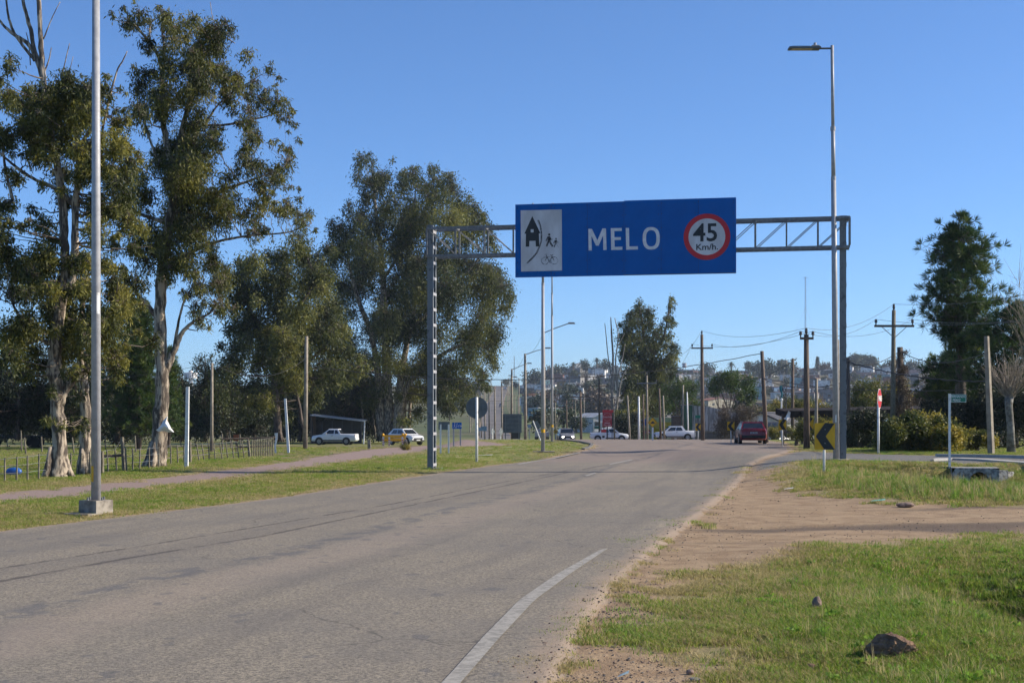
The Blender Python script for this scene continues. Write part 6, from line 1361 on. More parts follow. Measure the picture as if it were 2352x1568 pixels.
# --- right hand pine
def pine(label, y, base, vb, vt, prof, seed, n, tuft, group, trunk=(7, 3), leafm='leaf_pine', dark=False, limbs_extra=(), name='pine_tree', bark='bark2', lean=0, nl=32):
    rng = np.random.default_rng(seed); g_ = gx(base, y); t = thing(name, label, 'tree', g_, 0, group); s = y/F
    zt = (lz(vt, y)-g_.z); m = MB(); z0 = lz(vb, y)-g_.z
    m.tube([(0, 0, -.2), (.1, 0, zt*.3), (-.05+lean*.5, .1, zt*.6), (lean, 0, zt*.97)], [trunk[0]*s, trunk[0]*s*.8, trunk[1]*s, .02], 9)
    TA = []; TB = []; RA = []; RB = []; C = []; D = []; TI = []
    vs_ = np.array([p[0] for p in prof], float); ls = np.array([p[1] for p in prof], float); rs = np.array([p[2] for p in prof], float)
    for k in range(n):
        v = rng.uniform(vs_[0], vs_[-1]); a = rng.uniform(0, 6.283); lr = np.interp(v, vs_, ls if math.cos(a) < 0 else rs)*s*rng.uniform(.38, 1.06)
        lr = max(lr, .15); zz = lz(v, y)-g_.z; x = math.cos(a)*lr; yy = math.sin(a)*lr*.9; e = np.array([x, yy, zz]); st = np.array([lean*max(0, min(1, zz/zt)), 0, zz-lr*rng.uniform(.15, .55)])
        mid = (st+e)/2-np.array([0, 0, lr*.10]); TA += [st, mid]; TB += [mid, e]; RA += [.035*min(1, lr)+.008, .02]; RB += [.02, .008]
        kk = int(3+lr*4)
        for j in range(kk):
            f = rng.uniform(.35, 1.0); p = mid+(e-mid)*(f*2-1) if f > .5 else st+(mid-st)*f*2
            q = p+rng.normal(size=3)*np.array([.30, .30, .16])*min(1.2, lr*.8+.2); TA.append(p); TB.append(q); RA.append(.01); RB.append(.006)
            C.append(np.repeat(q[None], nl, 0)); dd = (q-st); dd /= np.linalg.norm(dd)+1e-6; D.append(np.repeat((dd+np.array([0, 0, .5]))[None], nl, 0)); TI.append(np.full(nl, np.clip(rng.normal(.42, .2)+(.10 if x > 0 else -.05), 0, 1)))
    m.build('trunk', M[bark], t, True); V, Fq = np_tubes(TA, TB, RA, RB); link('branches', np_mesh('branches', V, Fq), t, M[bark])
    C = np.vstack(C); D = np.vstack(D); TI = np.concatenate(TI); nn = len(C)
    d = D*.75+rng.normal(size=(nn, 3))*.62; d /= np.linalg.norm(d, axis=1)[:, None]; r = rng.normal(size=(nn, 3)); sd_ = np.cross(d, r); sd_ /= np.linalg.norm(sd_, axis=1)[:, None]
    l = (tuft*rng.uniform(.7, 1.15, nn))[:, None]; w_ = tuft*.036; V = np.stack([C, C+d*l*.6+sd_*w_, C+d*l, C+d*l*.5-sd_*w_], 1).reshape(-1, 3)
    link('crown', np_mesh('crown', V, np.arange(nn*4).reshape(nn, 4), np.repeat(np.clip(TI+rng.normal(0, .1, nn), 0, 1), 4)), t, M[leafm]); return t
pine('tall pine with tufted needles standing at the right side against the sky', 74, 2203, 830, 492, [(494, 14, 16), (520, 40, 34), (560, 78, 60), (600, 80, 84), (650, 84, 100), (700, 92, 112), (740, 60, 115), (780, 55, 100), (810, 50, 70)], 31, 135, .44, 'pines at the right', trunk=(15, 5))
pine('low spreading pine branches at the right edge behind the bare tree', 70, 2330, 1000, 690, [(700, 10, 10), (720, 60, 60), (760, 90, 80), (800, 120, 90), (830, 150, 90), (860, 130, 90), (900, 60, 80)], 32, 110, .38, 'pines at the right', trunk=(10, 4))
pine('dark lower pine mass behind the street name sign', 80, 2190, 1000, 800, [(812, 20, 30), (835, 70, 60), (870, 70, 100), (910, 60, 110), (950, 50, 110), (990, 40, 70)], 33, 150, .38, 'pines at the right', trunk=(9, 5), leafm='leaf_pine')
# pines and dark trees in the left background
pine('dark green pine between the two front eucalyptus trees', 88, 318, 1000, 690, [(692, 8, 8), (720, 30, 30), (760, 45, 38), (820, 60, 50), (880, 75, 62), (930, 80, 75), (975, 70, 80)], 34, 330, .34, 'dark trees behind the field', trunk=(7, 4))
pine('dark green pine behind the tree with the plastic bag', 98, 385, 1005, 800, [(800, 8, 8), (840, 26, 22), (890, 34, 30), (940, 42, 38), (985, 40, 36)], 35, 150, .34, 'dark trees behind the field', trunk=(6, 4))
DG = 'dark trees behind the field'
def massdef(u0, u1, v0, v1, n, rmin, rmax, seed, top=None):
    r_ = random.Random(seed); out = []
    for _ in range(n):
        u = r_.uniform(u0, u1); tv = v0 if top is None else np.interp(u, [p[0] for p in top], [p[1] for p in top]); out.append((u, r_.uniform(tv, v1), r_.uniform(rmin, rmax)))
    return out
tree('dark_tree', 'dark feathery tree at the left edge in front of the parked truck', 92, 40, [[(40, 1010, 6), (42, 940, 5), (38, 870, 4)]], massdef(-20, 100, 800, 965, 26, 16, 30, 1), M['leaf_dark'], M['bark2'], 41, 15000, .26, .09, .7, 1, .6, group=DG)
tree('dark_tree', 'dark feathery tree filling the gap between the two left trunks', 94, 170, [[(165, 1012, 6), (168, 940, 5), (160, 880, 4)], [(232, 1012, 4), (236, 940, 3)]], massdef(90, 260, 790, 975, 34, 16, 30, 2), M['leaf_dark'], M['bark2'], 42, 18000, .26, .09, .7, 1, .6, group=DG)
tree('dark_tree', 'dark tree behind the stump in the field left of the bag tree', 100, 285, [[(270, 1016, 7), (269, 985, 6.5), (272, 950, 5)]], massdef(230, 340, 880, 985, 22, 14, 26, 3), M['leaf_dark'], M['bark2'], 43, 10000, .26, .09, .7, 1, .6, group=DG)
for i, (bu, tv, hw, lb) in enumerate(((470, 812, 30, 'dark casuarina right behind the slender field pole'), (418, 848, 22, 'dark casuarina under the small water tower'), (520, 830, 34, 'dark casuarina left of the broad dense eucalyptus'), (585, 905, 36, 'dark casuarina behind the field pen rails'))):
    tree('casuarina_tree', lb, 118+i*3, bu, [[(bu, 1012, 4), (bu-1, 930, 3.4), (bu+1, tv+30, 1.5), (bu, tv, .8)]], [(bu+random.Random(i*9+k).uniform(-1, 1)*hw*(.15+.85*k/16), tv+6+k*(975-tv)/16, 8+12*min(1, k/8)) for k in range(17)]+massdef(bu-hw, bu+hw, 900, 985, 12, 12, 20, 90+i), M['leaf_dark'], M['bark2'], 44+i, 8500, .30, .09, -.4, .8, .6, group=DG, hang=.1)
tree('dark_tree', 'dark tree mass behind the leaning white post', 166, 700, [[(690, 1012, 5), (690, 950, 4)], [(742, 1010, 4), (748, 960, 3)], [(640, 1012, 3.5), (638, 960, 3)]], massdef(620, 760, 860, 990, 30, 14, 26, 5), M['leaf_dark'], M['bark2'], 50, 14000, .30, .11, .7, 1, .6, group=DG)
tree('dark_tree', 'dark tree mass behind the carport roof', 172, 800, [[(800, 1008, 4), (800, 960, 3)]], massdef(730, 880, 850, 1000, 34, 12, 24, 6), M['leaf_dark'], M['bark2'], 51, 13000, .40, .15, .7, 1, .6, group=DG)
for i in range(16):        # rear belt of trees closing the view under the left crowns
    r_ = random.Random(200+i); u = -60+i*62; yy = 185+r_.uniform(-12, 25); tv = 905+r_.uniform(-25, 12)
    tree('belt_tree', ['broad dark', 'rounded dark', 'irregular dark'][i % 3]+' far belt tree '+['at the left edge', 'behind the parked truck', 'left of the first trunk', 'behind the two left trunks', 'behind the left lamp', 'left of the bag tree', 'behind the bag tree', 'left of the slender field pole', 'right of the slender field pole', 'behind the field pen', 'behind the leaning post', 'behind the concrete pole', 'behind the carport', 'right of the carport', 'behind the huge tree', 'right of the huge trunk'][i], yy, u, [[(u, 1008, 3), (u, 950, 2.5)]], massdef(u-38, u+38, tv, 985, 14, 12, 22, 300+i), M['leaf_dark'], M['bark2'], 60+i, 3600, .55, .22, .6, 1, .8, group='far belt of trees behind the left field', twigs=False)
# bush hedges and shrubs
def shrub(label, y, base, cl, leafm, seed, total, L=.13, Wd=.05, name='shrub', group='bushes along the side street', stems=5, **kw):
    r_ = random.Random(seed); g_ = gx(base, y); vb = HOR+(CAMZ-g_.z)*F/y; us = [c[0] for c in cl]
    limbs = [[(base+r_.uniform(-4, 4), vb, 2), (lerp(base, r_.choice(us), .5), vb-20, 1.5), (r_.choice(us), lerp(vb, min(c[1] for c in cl), .6), .8)] for _ in range(stems)]
    return tree(name, label, y, base, limbs, cl, leafm, M['twigbark'], seed, total, L, Wd, kw.pop('droop', .3), 1, kw.pop('spread', .35), group=group, hang=.1, depth=.5, cat='bush', **kw)
top = [(2015, 1005), (2040, 985), (2070, 968), (2105, 957), (2140, 965), (2175, 975), (2205, 990), (2222, 1010)]
shrub('broad yellowing bush between the PARE sign and the street name sign', 57, 2120, massdef(2022, 2222, 965, 1030, 46, 11, 17, 7, top), M['leaf_bush'], 81, 42000, .14, .065)
shrub('dark green shrub left of the PARE sign behind wire netting', 66, 1975, massdef(1955, 2010, 950, 1020, 18, 10, 15, 8), M['leaf_dark'], 82, 11000, .12, .05)
shrub('tangled shrub right of the yellowing bush under the concrete pole', 58, 2245, massdef(2225, 2262, 1000, 1030, 10, 7, 12, 9), M['leaf_bush'], 83, 6000, .12, .05)
shrub('dark garden shrubs beneath the tall pine', 68, 2230, massdef(2130, 2270, 930, 1000, 26, 12, 18, 10), M['leaf_dark'], 84, 18000, .14, .05)
shrub('dark garden shrubs at the right edge behind the pollarded tree', 66, 2320, massdef(2270, 2400, 900, 1015, 30, 14, 22, 11), M['leaf_dark'], 85, 18000, .16, .06)
shrub('pale dry shrub in front of the grey concrete wall right of the pickup', 131, 1700, massdef(1655, 1738, 938, 990, 26, 8, 14, 12), M['leaf_brown'], 86, 12000, .16, .04)
shrub('low green hedge under the long dark shed', 84, 1880, massdef(1828, 1930, 968, 1000, 20, 8, 12, 13), M['leaf_bush'], 87, 10000, .14, .05)
shrub('green bushes left of the teal lattice flag', 116, 1775, massdef(1766, 1840, 985, 1002, 12, 6, 9, 14), M['leaf_bush'], 88, 5000, .14, .05)
shrub('bushy green hedge behind the drinks billboard', 172, 1432, massdef(1404, 1462, 955, 1004, 26, 7, 11, 15), M['leaf_dark'], 89, 12000, .24, .1)
shrub('bright green shrub top above the dark hedge', 176, 1432, massdef(1404, 1478, 948, 962, 14, 6, 9, 16), M['leaf_bush'], 90, 5000, .24, .1)
shrub('olive bushes on the slope behind the right hand lamp post', 150, 1850, massdef(1750, 1945, 925, 955, 34, 8, 14, 17), M['leaf_bush'], 91, 14000, .25, .1, group='trees across the junction')
shrub('olive thicket left of the creeper covered stub', 120, 2010, massdef(1965, 2065, 880, 955, 34, 10, 18, 18), M['leaf_bush'], 92, 18000, .22, .09)
shrub('brown thicket behind the tall stump and dark grey pole', 125, 2110, massdef(2070, 2150, 900, 960, 24, 10, 16, 19), M['leaf_brown'], 93, 8000, .2, .06)
shrub('tuft of tall grass at the foot of the short bollard', G(931, 1033)[1], 931, [(927, 1028, 5), (934, 1027, 5), (939, 1030, 4)], M['leaf_bush'], 94, 700, .16, .02, droop=-1.2, group='tufts of tall grass')
# creeper on the stub pole
shrub('dark creeper climbing the leaning stub pole', 77.6, 2074, [(2070+random.Random(k).uniform(-5, 5)+(k*.25), 810+k*7, 6+k*.25) for k in range(22)], M['leaf_brown'], 95, 7000, .10, .045, name='creeper')
# feathery green trees
for i, (bu, yy, pts, lb) in enumerate(((1676, 176, [(1640, 880, 12), (1655, 872, 12), (1670, 866, 13), (1690, 870, 13), (1705, 880, 12), (1716, 890, 11), (1680, 885, 12), (1728, 900, 9), (1640, 895, 9), (1725, 915, 8), (1700, 905, 8)], 'airy green tree with open branches above the concrete wall'), (1560, 186, [(1530, 905, 14), (1545, 895, 14), (1560, 885, 14), (1577, 882, 13), (1590, 890, 12), (1545, 915, 16), (1570, 905, 16), (1592, 912, 12), (1603, 930, 10), (1525, 925, 12), (1555, 935, 14), (1595, 945, 8)], 'fresh green tree beside the green wall end'))):
    tree('green_tree', lb, yy, bu, [[(bu, 1000, 3), (bu-1, 955, 2.4), (bu-14, 915, 1.4), (bu-25, 885, .8)], [(bu, 955, 2), (bu+12, 915, 1.3), (bu+22, 880, .8)], [(bu, 950, 1.8), (bu+30, 920, 1), (bu+42, 900, .6)], [(bu, 960, 1.6), (bu-28, 930, 1), (bu-34, 900, .6)], [(bu, 940, 1.6), (bu+4, 900, 1), (bu+2, 872, .6)]], pts, M['leaf_green'], M['twigbark'], 96+i, 7000, .30, .11, .4, 1, .5, group='trees across the junction', hang=.2)
# bare thickets
def bare(label, y, base, vb, spreadpx, hpx, n, seed, m='deadwood', r=.02, group='bare winter trees', name='bare_tree', fan=.5, sub=5, z0=0., trunk=None):
    rng = np.random.default_rng(seed); g_ = gx(base, y); t = thing(name, label, 'tree', g_, 0, group); s = y/F; zb = lz(vb, y)-g_.z
    A = []; B = []; RA = []; RB = []
    if trunk: MB().tube([(trunk[1]*s*.8, 0, -.1), (trunk[1]*s*.5, 0, zb*.5), (-.02, 0, zb*.85), (0, 0, zb)], [trunk[0]*s*1.15, trunk[0]*s*.9, trunk[0]*s*.95, trunk[0]*s*1.1], 10).build('trunk', M['conc_bark'], t, True)
    for k in range(n):
        a = rng.uniform(0, 6.283); q = rng.random()**.6; L_ = hpx*s*rng.uniform(.5, 1); dx = np.array([math.cos(a)*q*spreadpx*s, math.sin(a)*q*spreadpx*s*.8, L_]); p0 = np.array([rng.normal()*.08, rng.normal()*.08, zb if trunk else 0.]); pts = [p0]
        for f in (.25, .5, .75, 1): pts.append(p0+np.array([dx[0]*f**.8, dx[1]*f**.8, dx[2]*f])+rng.normal(size=3)*.05*L_*.4)
        for i in range(4): A.append(pts[i]); B.append(pts[i+1]); RA.append(r*(1-.22*i)); RB.append(r*(1-.22*(i+1)))
        for j in range(sub):
            i = rng.integers(1, 4); st = pts[i]+(pts[i+1]-pts[i])*rng.random(); e = st+(pts[i+1]-pts[i])*.9+rng.normal(size=3)*L_*.09; A.append(st); B.append(e); RA.append(r*.4); RB.append(r*.15)
    V, Fq = np_tubes(A, B, RA, RB); link('branches', np_mesh('branches', V, Fq), t, M[m]); return t
M['conc_bark'] = mat('lichen_grey_bark', (.24, .23, .20), .9, c2=(.10, .09, .075), scale=6, bump=.6)
bare('pollarded bare tree with a fan of pale shoots beside the square concrete pole', 54, 2318, 912, 62, 95, 70, 1, 'twig', .022, trunk=(9.5, 6), sub=6)
bare('bare twiggy tree reaching over the right edge of the frame', 62, 2390, 900, 75, 270, 40, 2, 'twig', .02, trunk=(7, 0), sub=8)
for i, (u, y, vb, sp_, h, n, lb) in enumerate(((1640, 178, 985, 26, 80, 40, 'bare grey shrub left behind the concrete wall'), (1676, 175, 985, 30, 75, 45, 'bare brown shrub behind the middle of the concrete wall'), (1712, 174, 990, 26, 60, 40, 'bare grey shrub at the low end of the concrete wall'), (1742, 150, 990, 22, 55, 30, 'bare shrub left of the leaning pole foot'), (2085, 110, 960, 30, 90, 30, 'bare tree right of the creeper stub'), (1268, 260, 985, 26, 60, 30, 'bare tree between the mid lamp posts'))):
    bare(lb, y, u, vb, sp_, h, n, 10+i, 'deadwood', .03)
# spiky palm bush by the chevron
b = gx(1830, 89); t = thing('palm_bush', 'spiky fan palm bush right of the chevron sign', 'palm', b, 0, None); rng = np.random.default_rng(77); A = []
V_ = []; F_ = []; TI = []
for k in range(240):
    a = rng.uniform(0, 6.28); e = rng.uniform(.1, 1.35); L_ = rng.uniform(.5, .85); c0 = np.array([0, 0, .35+rng.uniform(0, .25)]); d = np.array([math.cos(a)*math.cos(e), math.sin(a)*math.cos(e), math.sin(e)]); sd_ = np.cross(d, [0, 0, 1.]); sd_ /= np.linalg.norm(sd_)+1e-6
    n0 = len(V_); V_ += [c0-sd_*.01, c0+sd_*.01, c0+d*L_*.7+sd_*.022, c0+d*L_*.7-sd_*.022, c0+d*L_-np.array([0, 0, .12]), c0+d*L_-np.array([0, 0, .12])+sd_*.004]; F_ += [(n0, n0+1, n0+2, n0+3), (n0+3, n0+2, n0+5, n0+4)]; TI += [rng.random()]*6
link('fronds', np_mesh('fronds', V_, F_, TI), t, M['leaf_bush']); MB().tube([(0, 0, -.1), (0, 0, .5)], [.14, .1], 8).build('trunk', M['bark2'], t)
# white cloth by the chevron
b = gx(1812, 90); q0 = I(1811, 943, 90)-b; q1 = I(1808, 962, 90)-b
o = MB().add([q0, q0+Vector((.12, -.05, -.1)), q1+Vector((.18, .02, .1)), q1+Vector((-.03, -.08, -.1)), q1+Vector((-.16, 0, 0)), q0+Vector((-.09, .03, -.22))], [(0, 1, 2, 5), (5, 2, 3, 4)]).build('white_cloth', M['white']); o.location = b; tag(o, 'white cloth hanging above the spiky palm bush', 'cloth')
# --- trees of the town on the hill: shared meshes
hv = []
def hill_variant(kind, seed):
    rng = np.random.default_rng(seed); out = []
    if kind in ('round', 'brown', 'tall'):
        H_ = {'round': 6, 'brown': 5.5, 'tall': 10}[kind]; Rr = {'round': 2.9, 'brown': 2.7, 'tall': 2.4}[kind]
        C = []; nb_ = 14 if kind != 'tall' else 18
        for k in range(nb_):
            c = np.array([rng.normal()*Rr*.42, rng.normal()*Rr*.42, H_*rng.uniform(.38, .9)]); C.append(c+rng.normal(size=(62, 3))*np.array([.85, .85, .7])*(1 if kind != 'brown' else 1.15))
        C = np.vstack(C); V, Fq, T = leaf_quads(rng, C, .85, .48, .3, 1, np.repeat(np.clip(rng.normal(.45, .22, nb_), 0, 1), 62)); me = np_mesh('crown', V, Fq, T); me.materials.append(M['leaf_brown'] if kind == 'brown' else M['leaf_hill']); out.append(('crown', me))
        me = MB().tube([(0, 0, -.5), (.1, 0, H_*.4), (0, .1, H_*.75)], [.22, .16, .06], 6).mesh('trunk'); me.materials.append(M['bark2']); out.append(('trunk', me))
    elif kind == 'cypress':
        C = np.stack([rng.normal(size=900)*.5, rng.normal(size=900)*.5, rng.random(900)*8+.6], 1); C[:, :2] *= (1.9*(1-C[:, 2:3]/9.2)+.1); V, Fq, T = leaf_quads(rng, C, .8, .4, -.6, .7); me = np_mesh('crown', V, Fq, T); me.materials.append(M['leaf_hill']); out.append(('crown', me))
        me = MB().tube([(0, 0, -.5), (0, 0, 7)], [.2, .05], 6).mesh('trunk'); me.materials.append(M['bark2']); out.append(('trunk', me))
    else:
        V_ = []; F_ = []; TI = []
        for k in range(46):
            a = rng.uniform(0, 6.28); e = rng.uniform(-.5, 1.2); L_ = 2.5; p = np.array([0, 0, 6.2]); prev = None
            d0 = np.array([math.cos(a), math.sin(a), 0]); sd_ = np.array([-d0[1], d0[0], 0])
            for i in range(5):
                f = i/4; q = p+d0*L_*math.cos(e)*f+np.array([0, 0, L_*(math.sin(e)*f-.55*f*f)]); wv_ = .32*(1-f*.8)
                n0 = len(V_); V_ += [q-sd_*wv_, q+sd_*wv_]; TI += [rng.random()]*2
                if i: F_.append((n0-2, n0-1, n0+1, n0))
        me = np_mesh('fronds', V_, F_, TI); me.materials.append(M['leaf_hill']); out.append(('fronds', me))
        me = MB().tube([(0, 0, -.5), (0, 0, 6.2)], [.35, .3], 8).mesh('trunk'); me.materials.append(M['bark2']); out.append(('trunk', me))
    return out
HV = {'round': [hill_variant('round', s) for s in (1, 2, 3)], 'brown': [hill_variant('brown', s) for s in (4, 5)], 'tall': [hill_variant('tall', s) for s in (6, 7)], 'cypress': [hill_variant('cypress', 8)], 'palm': [hill_variant('palm', 9)]}
def hill_tree(x, y, kind, i, scl, rz, label, group, name='hill_tree'):
    t = thing(name, label, 'tree', (x, y, h1(x, y)), rz, group); t.scale = (scl, scl, scl)
    for nm, me in HV[kind][i % len(HV[kind])]:
        o = bpy.data.objects.new(nm, me); col.objects.link(o); o.parent = t
rh = random.Random(33); LB = {'round': 'rounded dark green far tree among the hillside houses', 'brown': 'brownish leafless looking far tree among the hillside houses', 'tall': 'tall loose far eucalyptus on the hillside', 'cypress': 'narrow pointed far conifer on the hillside'}
cnt = 0; tries = 0; tsp = []
while cnt < 345 and tries < 9000:
    tries += 1; u = rh.uniform(1205, 2430); y = 250+rh.random()**.75*920; x = (u-1176)/F*y
    if abs(x-float(av_cx(y))) < 12 or 0 < x-float(av_cx(y)) < 34-.02*y or any((x-a)**2+(y-b_)**2 < 6.5**2 or (0 < b_-y < 34 and abs(x/y-a/b_)*F < 7.5 and math.sin(a*37.7+b_) > -.4) for a, b_ in spots) or any((x-a)**2+(y-b_)**2 < 4**2 for a, b_ in tsp): continue
    k = rh.choices(['round', 'brown', 'tall', 'cypress'], [9, 5, 1.3, .5])[0]; tsp.append((x, y))
    if cnt < 300: hill_tree(x, y, k, rh.randrange(9), (q_s := rh.uniform(.5, .95)), rh.uniform(0, 6), ('large ' if q_s > .8 else 'middling ' if q_s > .65 else 'low ')+'%s tree, %s, %s' % ({'round': 'rounded green', 'brown': 'brown wintry', 'tall': 'tall loose', 'cypress': 'pointed dark'}[k], where_v(y), where_u(u)), 'far trees on the hillside')
    cnt += 1
# the remaining far trees as one mass of foliage
rng = np.random.default_rng(12); C = []; T = []
for (x, y) in tsp[300:]:
    n = 120; hh = rng.uniform(2., 3.8); c = np.array([x, y, h1(x, y)+hh*.55]); C.append(c+rng.normal(size=(n, 3))*np.array([1.5, 1.5, hh*.25])); T.append(np.full(n, np.clip(rng.normal(.45, .25), 0, 1)))
V, Fq, TT = leaf_quads(rng, np.vstack(C), .95, .55, .3, 1, np.concatenate(T)); tag(link('far_shrubbery', np_mesh('far_shrubbery', V, Fq, TT), None, M['leaf_hill']), 'mass of small trees and shrubs filling the gaps of the hillside town', 'shrubbery', kind='stuff')
for (u, y, k, s, rz, lb) in ((1228, 1000, 'round', 2.2, 0, 'big dark round tree on the skyline right of the concrete lamp pole'), (1280, 1020, 'round', 1.9, 1, 'wide dark tree on the skyline right of the mid lamp'), (1262, 1030, 'brown', 2., 1, 'brownish broad tree on the skyline between the mid lamps'), (1317, 1020, 'palm', 1.35, 0, 'lone palm on the skyline'), (1371, 1010, 'palm', 1.7, 1, 'bushy palm on the skyline left of the bare tree'), (1345, 1040, 'round', 1.5, 1, 'rounded tree between the two skyline palms'), (1392, 1030, 'round', 1.5, 2, 'dark tree on the skyline behind the bare tree'),
 (1622, 1080, 'round', 1.9, 3, 'dark dense tree on the skyline right of the brown pole'), (1680, 1080, 'palm', 1.7, 0, 'wide palm on the skyline left of the hilltop blocks'), (1718, 1090, 'tall', 1.2, 0, 'loose tree on the skyline left of the hilltop blocks'), (1742, 1060, 'round', 1.9, 0, 'dark tree below the white hilltop block'), (1825, 1100, 'brown', 1.3, 0, 'brown tree right of the round reservoir'), (1878, 1090, 'cypress', 1.7, 0, 'pointed conifer on the skyline left of the right lamp'), (1893, 1090, 'brown', 1.8, 0, 'reddish tree beside the pointed skyline conifer'),
 (1962, 1050, 'tall', 1.7, 0, 'first tall tree on the skyline right of the gantry'), (1975, 1055, 'tall', 1.6, 2, 'second tall tree on the skyline right of the gantry'), (1990, 1060, 'tall', 1.7, 4, 'third tall tree on the skyline right of the gantry'), (2003, 1060, 'tall', 1.6, 5, 'fourth tall tree on the skyline right of the gantry'), (2040, 1050, 'round', 1.8, 5, 'round tree on the skyline left of the pale crossarm pole'), (2095, 1060, 'round', 1.9, 1, 'round tree on the skyline left of the tall pine'), (1768, 1000, 'round', 2.1, 1, 'large dark tree under the hilltop blocks'), (1800, 980, 'round', 2.2, 1, 'large dark tree under the round reservoir'),
 (1185, 1000, 'round', .9, 1, 'small tree right of the avenue crest'), (1162, 1040, 'round', 1.0, 1, 'small tree at the crest of the avenue'), (1240, 520, 'round', 1.2, 0, 'bushy green tree right of the avenue foot'), (1247, 300, 'round', 1.0, 2, 'round green bush left of the nearest verge lamp foot'), (1294, 330, 'round', 1.0, 2, 'rounded green tree before the white warehouse'), (1325, 320, 'round', .6, 3, 'small green shrub left of the bright white warehouse'), (1262, 560, 'brown', 1.3, 0, 'brown tree in front of the long white warehouse'), (1360, 520, 'brown', 1.6, 0, 'brown tree behind the bright white warehouse'), (1380, 480, 'brown', 1.5, 2, 'wide brown tree left of the bare forked tree')):
    b = gx(u, y); hill_tree(b.x, y, k, int(s*10), s, rz, lb, 'skyline trees of the town', 'skyline_tree')
for i in range(26):       # trees on the slope left of the avenue, behind the round sign
    u = rh.uniform(985, 1112); y = rh.uniform(420, 1050); b = gx(u, y)
    if abs(b.x-float(av_cx(y))) < 9: continue
    k_ = rh.choice(['round', 'round', 'brown']); sc2 = rh.uniform(.8, 1.5); hill_tree(b.x, y, k_, i, sc2, i, '%s %s slope tree left of the avenue, %s' % ('big' if sc2 > 1.15 else 'small', 'green' if k_ == 'round' else 'brown', where_v(y)), 'far trees left of the avenue')

# ------------------------------------------------------------------ grass, gravel (stuff)
def scatter(name, pts, rotz, scl, idx, protos, label, tilt=None):
    n = len(pts); me = bpy.data.meshes.new(name); me.vertices.add(n); me.vertices.foreach_set('co', np.asarray(pts, np.float32).ravel())
    addattr(me, 'scl', scl); addattr(me, 'rz', rotz); a = me.attributes.new('idx', 'INT', 'POINT'); a.data.foreach_set('value', np.asarray(idx, np.int32))
    o = link(name, me); tag(o, label, name.replace('_', ' '), kind='stuff')
    cc = bpy.data.collections.new(name+'_pieces')
    for p in protos: cc.objects.link(p)
    ng = bpy.data.node_groups.new(name, 'GeometryNodeTree'); ng.interface.new_socket('Geometry', in_out='INPUT', socket_type='NodeSocketGeometry'); ng.interface.new_socket('Geometry', in_out='OUTPUT', socket_type='NodeSocketGeometry')
    N = ng.nodes.new; gi = N('NodeGroupInput'); go = N('NodeGroupOutput'); ip = N('GeometryNodeInstanceOnPoints'); ci = N('GeometryNodeCollectionInfo'); ci.inputs['Collection'].default_value = cc; ci.inputs['Separate Children'].default_value = True; ci.inputs['Reset Children'].default_value = True
    def at(nm, ty):
        q = N('GeometryNodeInputNamedAttribute'); q.data_type = ty; q.inputs['Name'].default_value = nm; return q.outputs['Attribute']
    cx = N('ShaderNodeCombineXYZ'); ng.links.new(at('rz', 'FLOAT'), cx.inputs[2])
    ng.links.new(gi.outputs[0], ip.inputs['Points']); ng.links.new(ci.outputs[0], ip.inputs['Instance']); ip.inputs['Pick Instance'].default_value = True
    ng.links.new(at('idx', 'INT'), ip.inputs['Instance Index']); ng.links.new(cx.outputs[0], ip.inputs['Rotation']); ng.links.new(at('scl', 'FLOAT'), ip.inputs['Scale']); ng.links.new(ip.outputs[0], go.inputs[0])
    md = o.modifiers.new('scatter', 'NODES'); md.node_group = ng; return o
def grassmat(name, cols):
    t = NT(name); a = t.attr('tint'); oi = t.n('ObjectInfo'); f = t.math('ADD', t.math('MULTIPLY', a, .6), t.math('MULTIPLY', oi.outputs['Random'], .4))
    cr = t.n('ValToRGB'); t.l(f, cr.inputs[0]); e = cr.color_ramp.elements; e[0].position = .1; e[0].color = (*cols[0], 1); e[1].position = .9; e[1].color = (*cols[2], 1); k = e.new(.5); k.color = (*cols[1], 1)
    t.l(cr.outputs[0], t.b.inputs['Base Color']); t.b.inputs['Roughness'].default_value = .6; t.b.inputs['Specular IOR Level'].default_value = .3
    tl = t.n('BsdfTranslucent'); t.l(cr.outputs[0], tl.inputs['Color']); mx = t.n('MixShader'); mx.inputs[0].default_value = .5; t.l(t.b.outputs[0], mx.inputs[1]); t.l(tl.outputs[0], mx.inputs[2]); t.l(mx.outputs[0], t.o.inputs['Surface']); return t.m
M['grass'] = grassmat('green_grass_blades', ((.12, .18, .022), (.22, .29, .04), (.38, .40, .08)))
M['grassdry'] = grassmat('dry_grass_blades', ((.25, .22, .08), (.42, .35, .15), (.60, .49, .26)))
M['grasslush'] = grassmat('lush_grass_blades', ((.08, .16, .016), (.15, .28, .03), (.25, .38, .055)))
def tuft(nm, seed, nblade, h, spread, wd, m, lean=.5):
    rng = np.random.default_rng(seed); V = []; Fq = []; T = []
    for k in range(nblade):
        a = rng.uniform(0, 6.283); r = rng.random()**.5*spread; p = np.array([math.cos(a)*r, math.sin(a)*r, -.01]); b_ = rng.uniform(0, 6.283); hh = h*rng.uniform(.5, 1.2); ln = hh*lean*rng.uniform(.2, 1.5)
        d = np.array([math.cos(b_)*ln, math.sin(b_)*ln, 0]); s_ = np.array([-math.sin(b_+rng.normal()*.6), math.cos(b_+rng.normal()*.6), 0])*wd; up = np.array([0, 0, hh])
        n0 = len(V); V += [p-s_, p+s_, p+up*.6+d*.35+s_*.8, p+up*.6+d*.35-s_*.8, p+up*.92+d+s_*.15, p+up*.92+d-s_*.15]; Fq += [(n0, n0+1, n0+2, n0+3), (n0+3, n0+2, n0+4, n0+5)]; T += [rng.random()]*6
    me = np_mesh(nm, V, Fq, T); me.materials.append(m); return bpy.data.objects.new(nm, me)
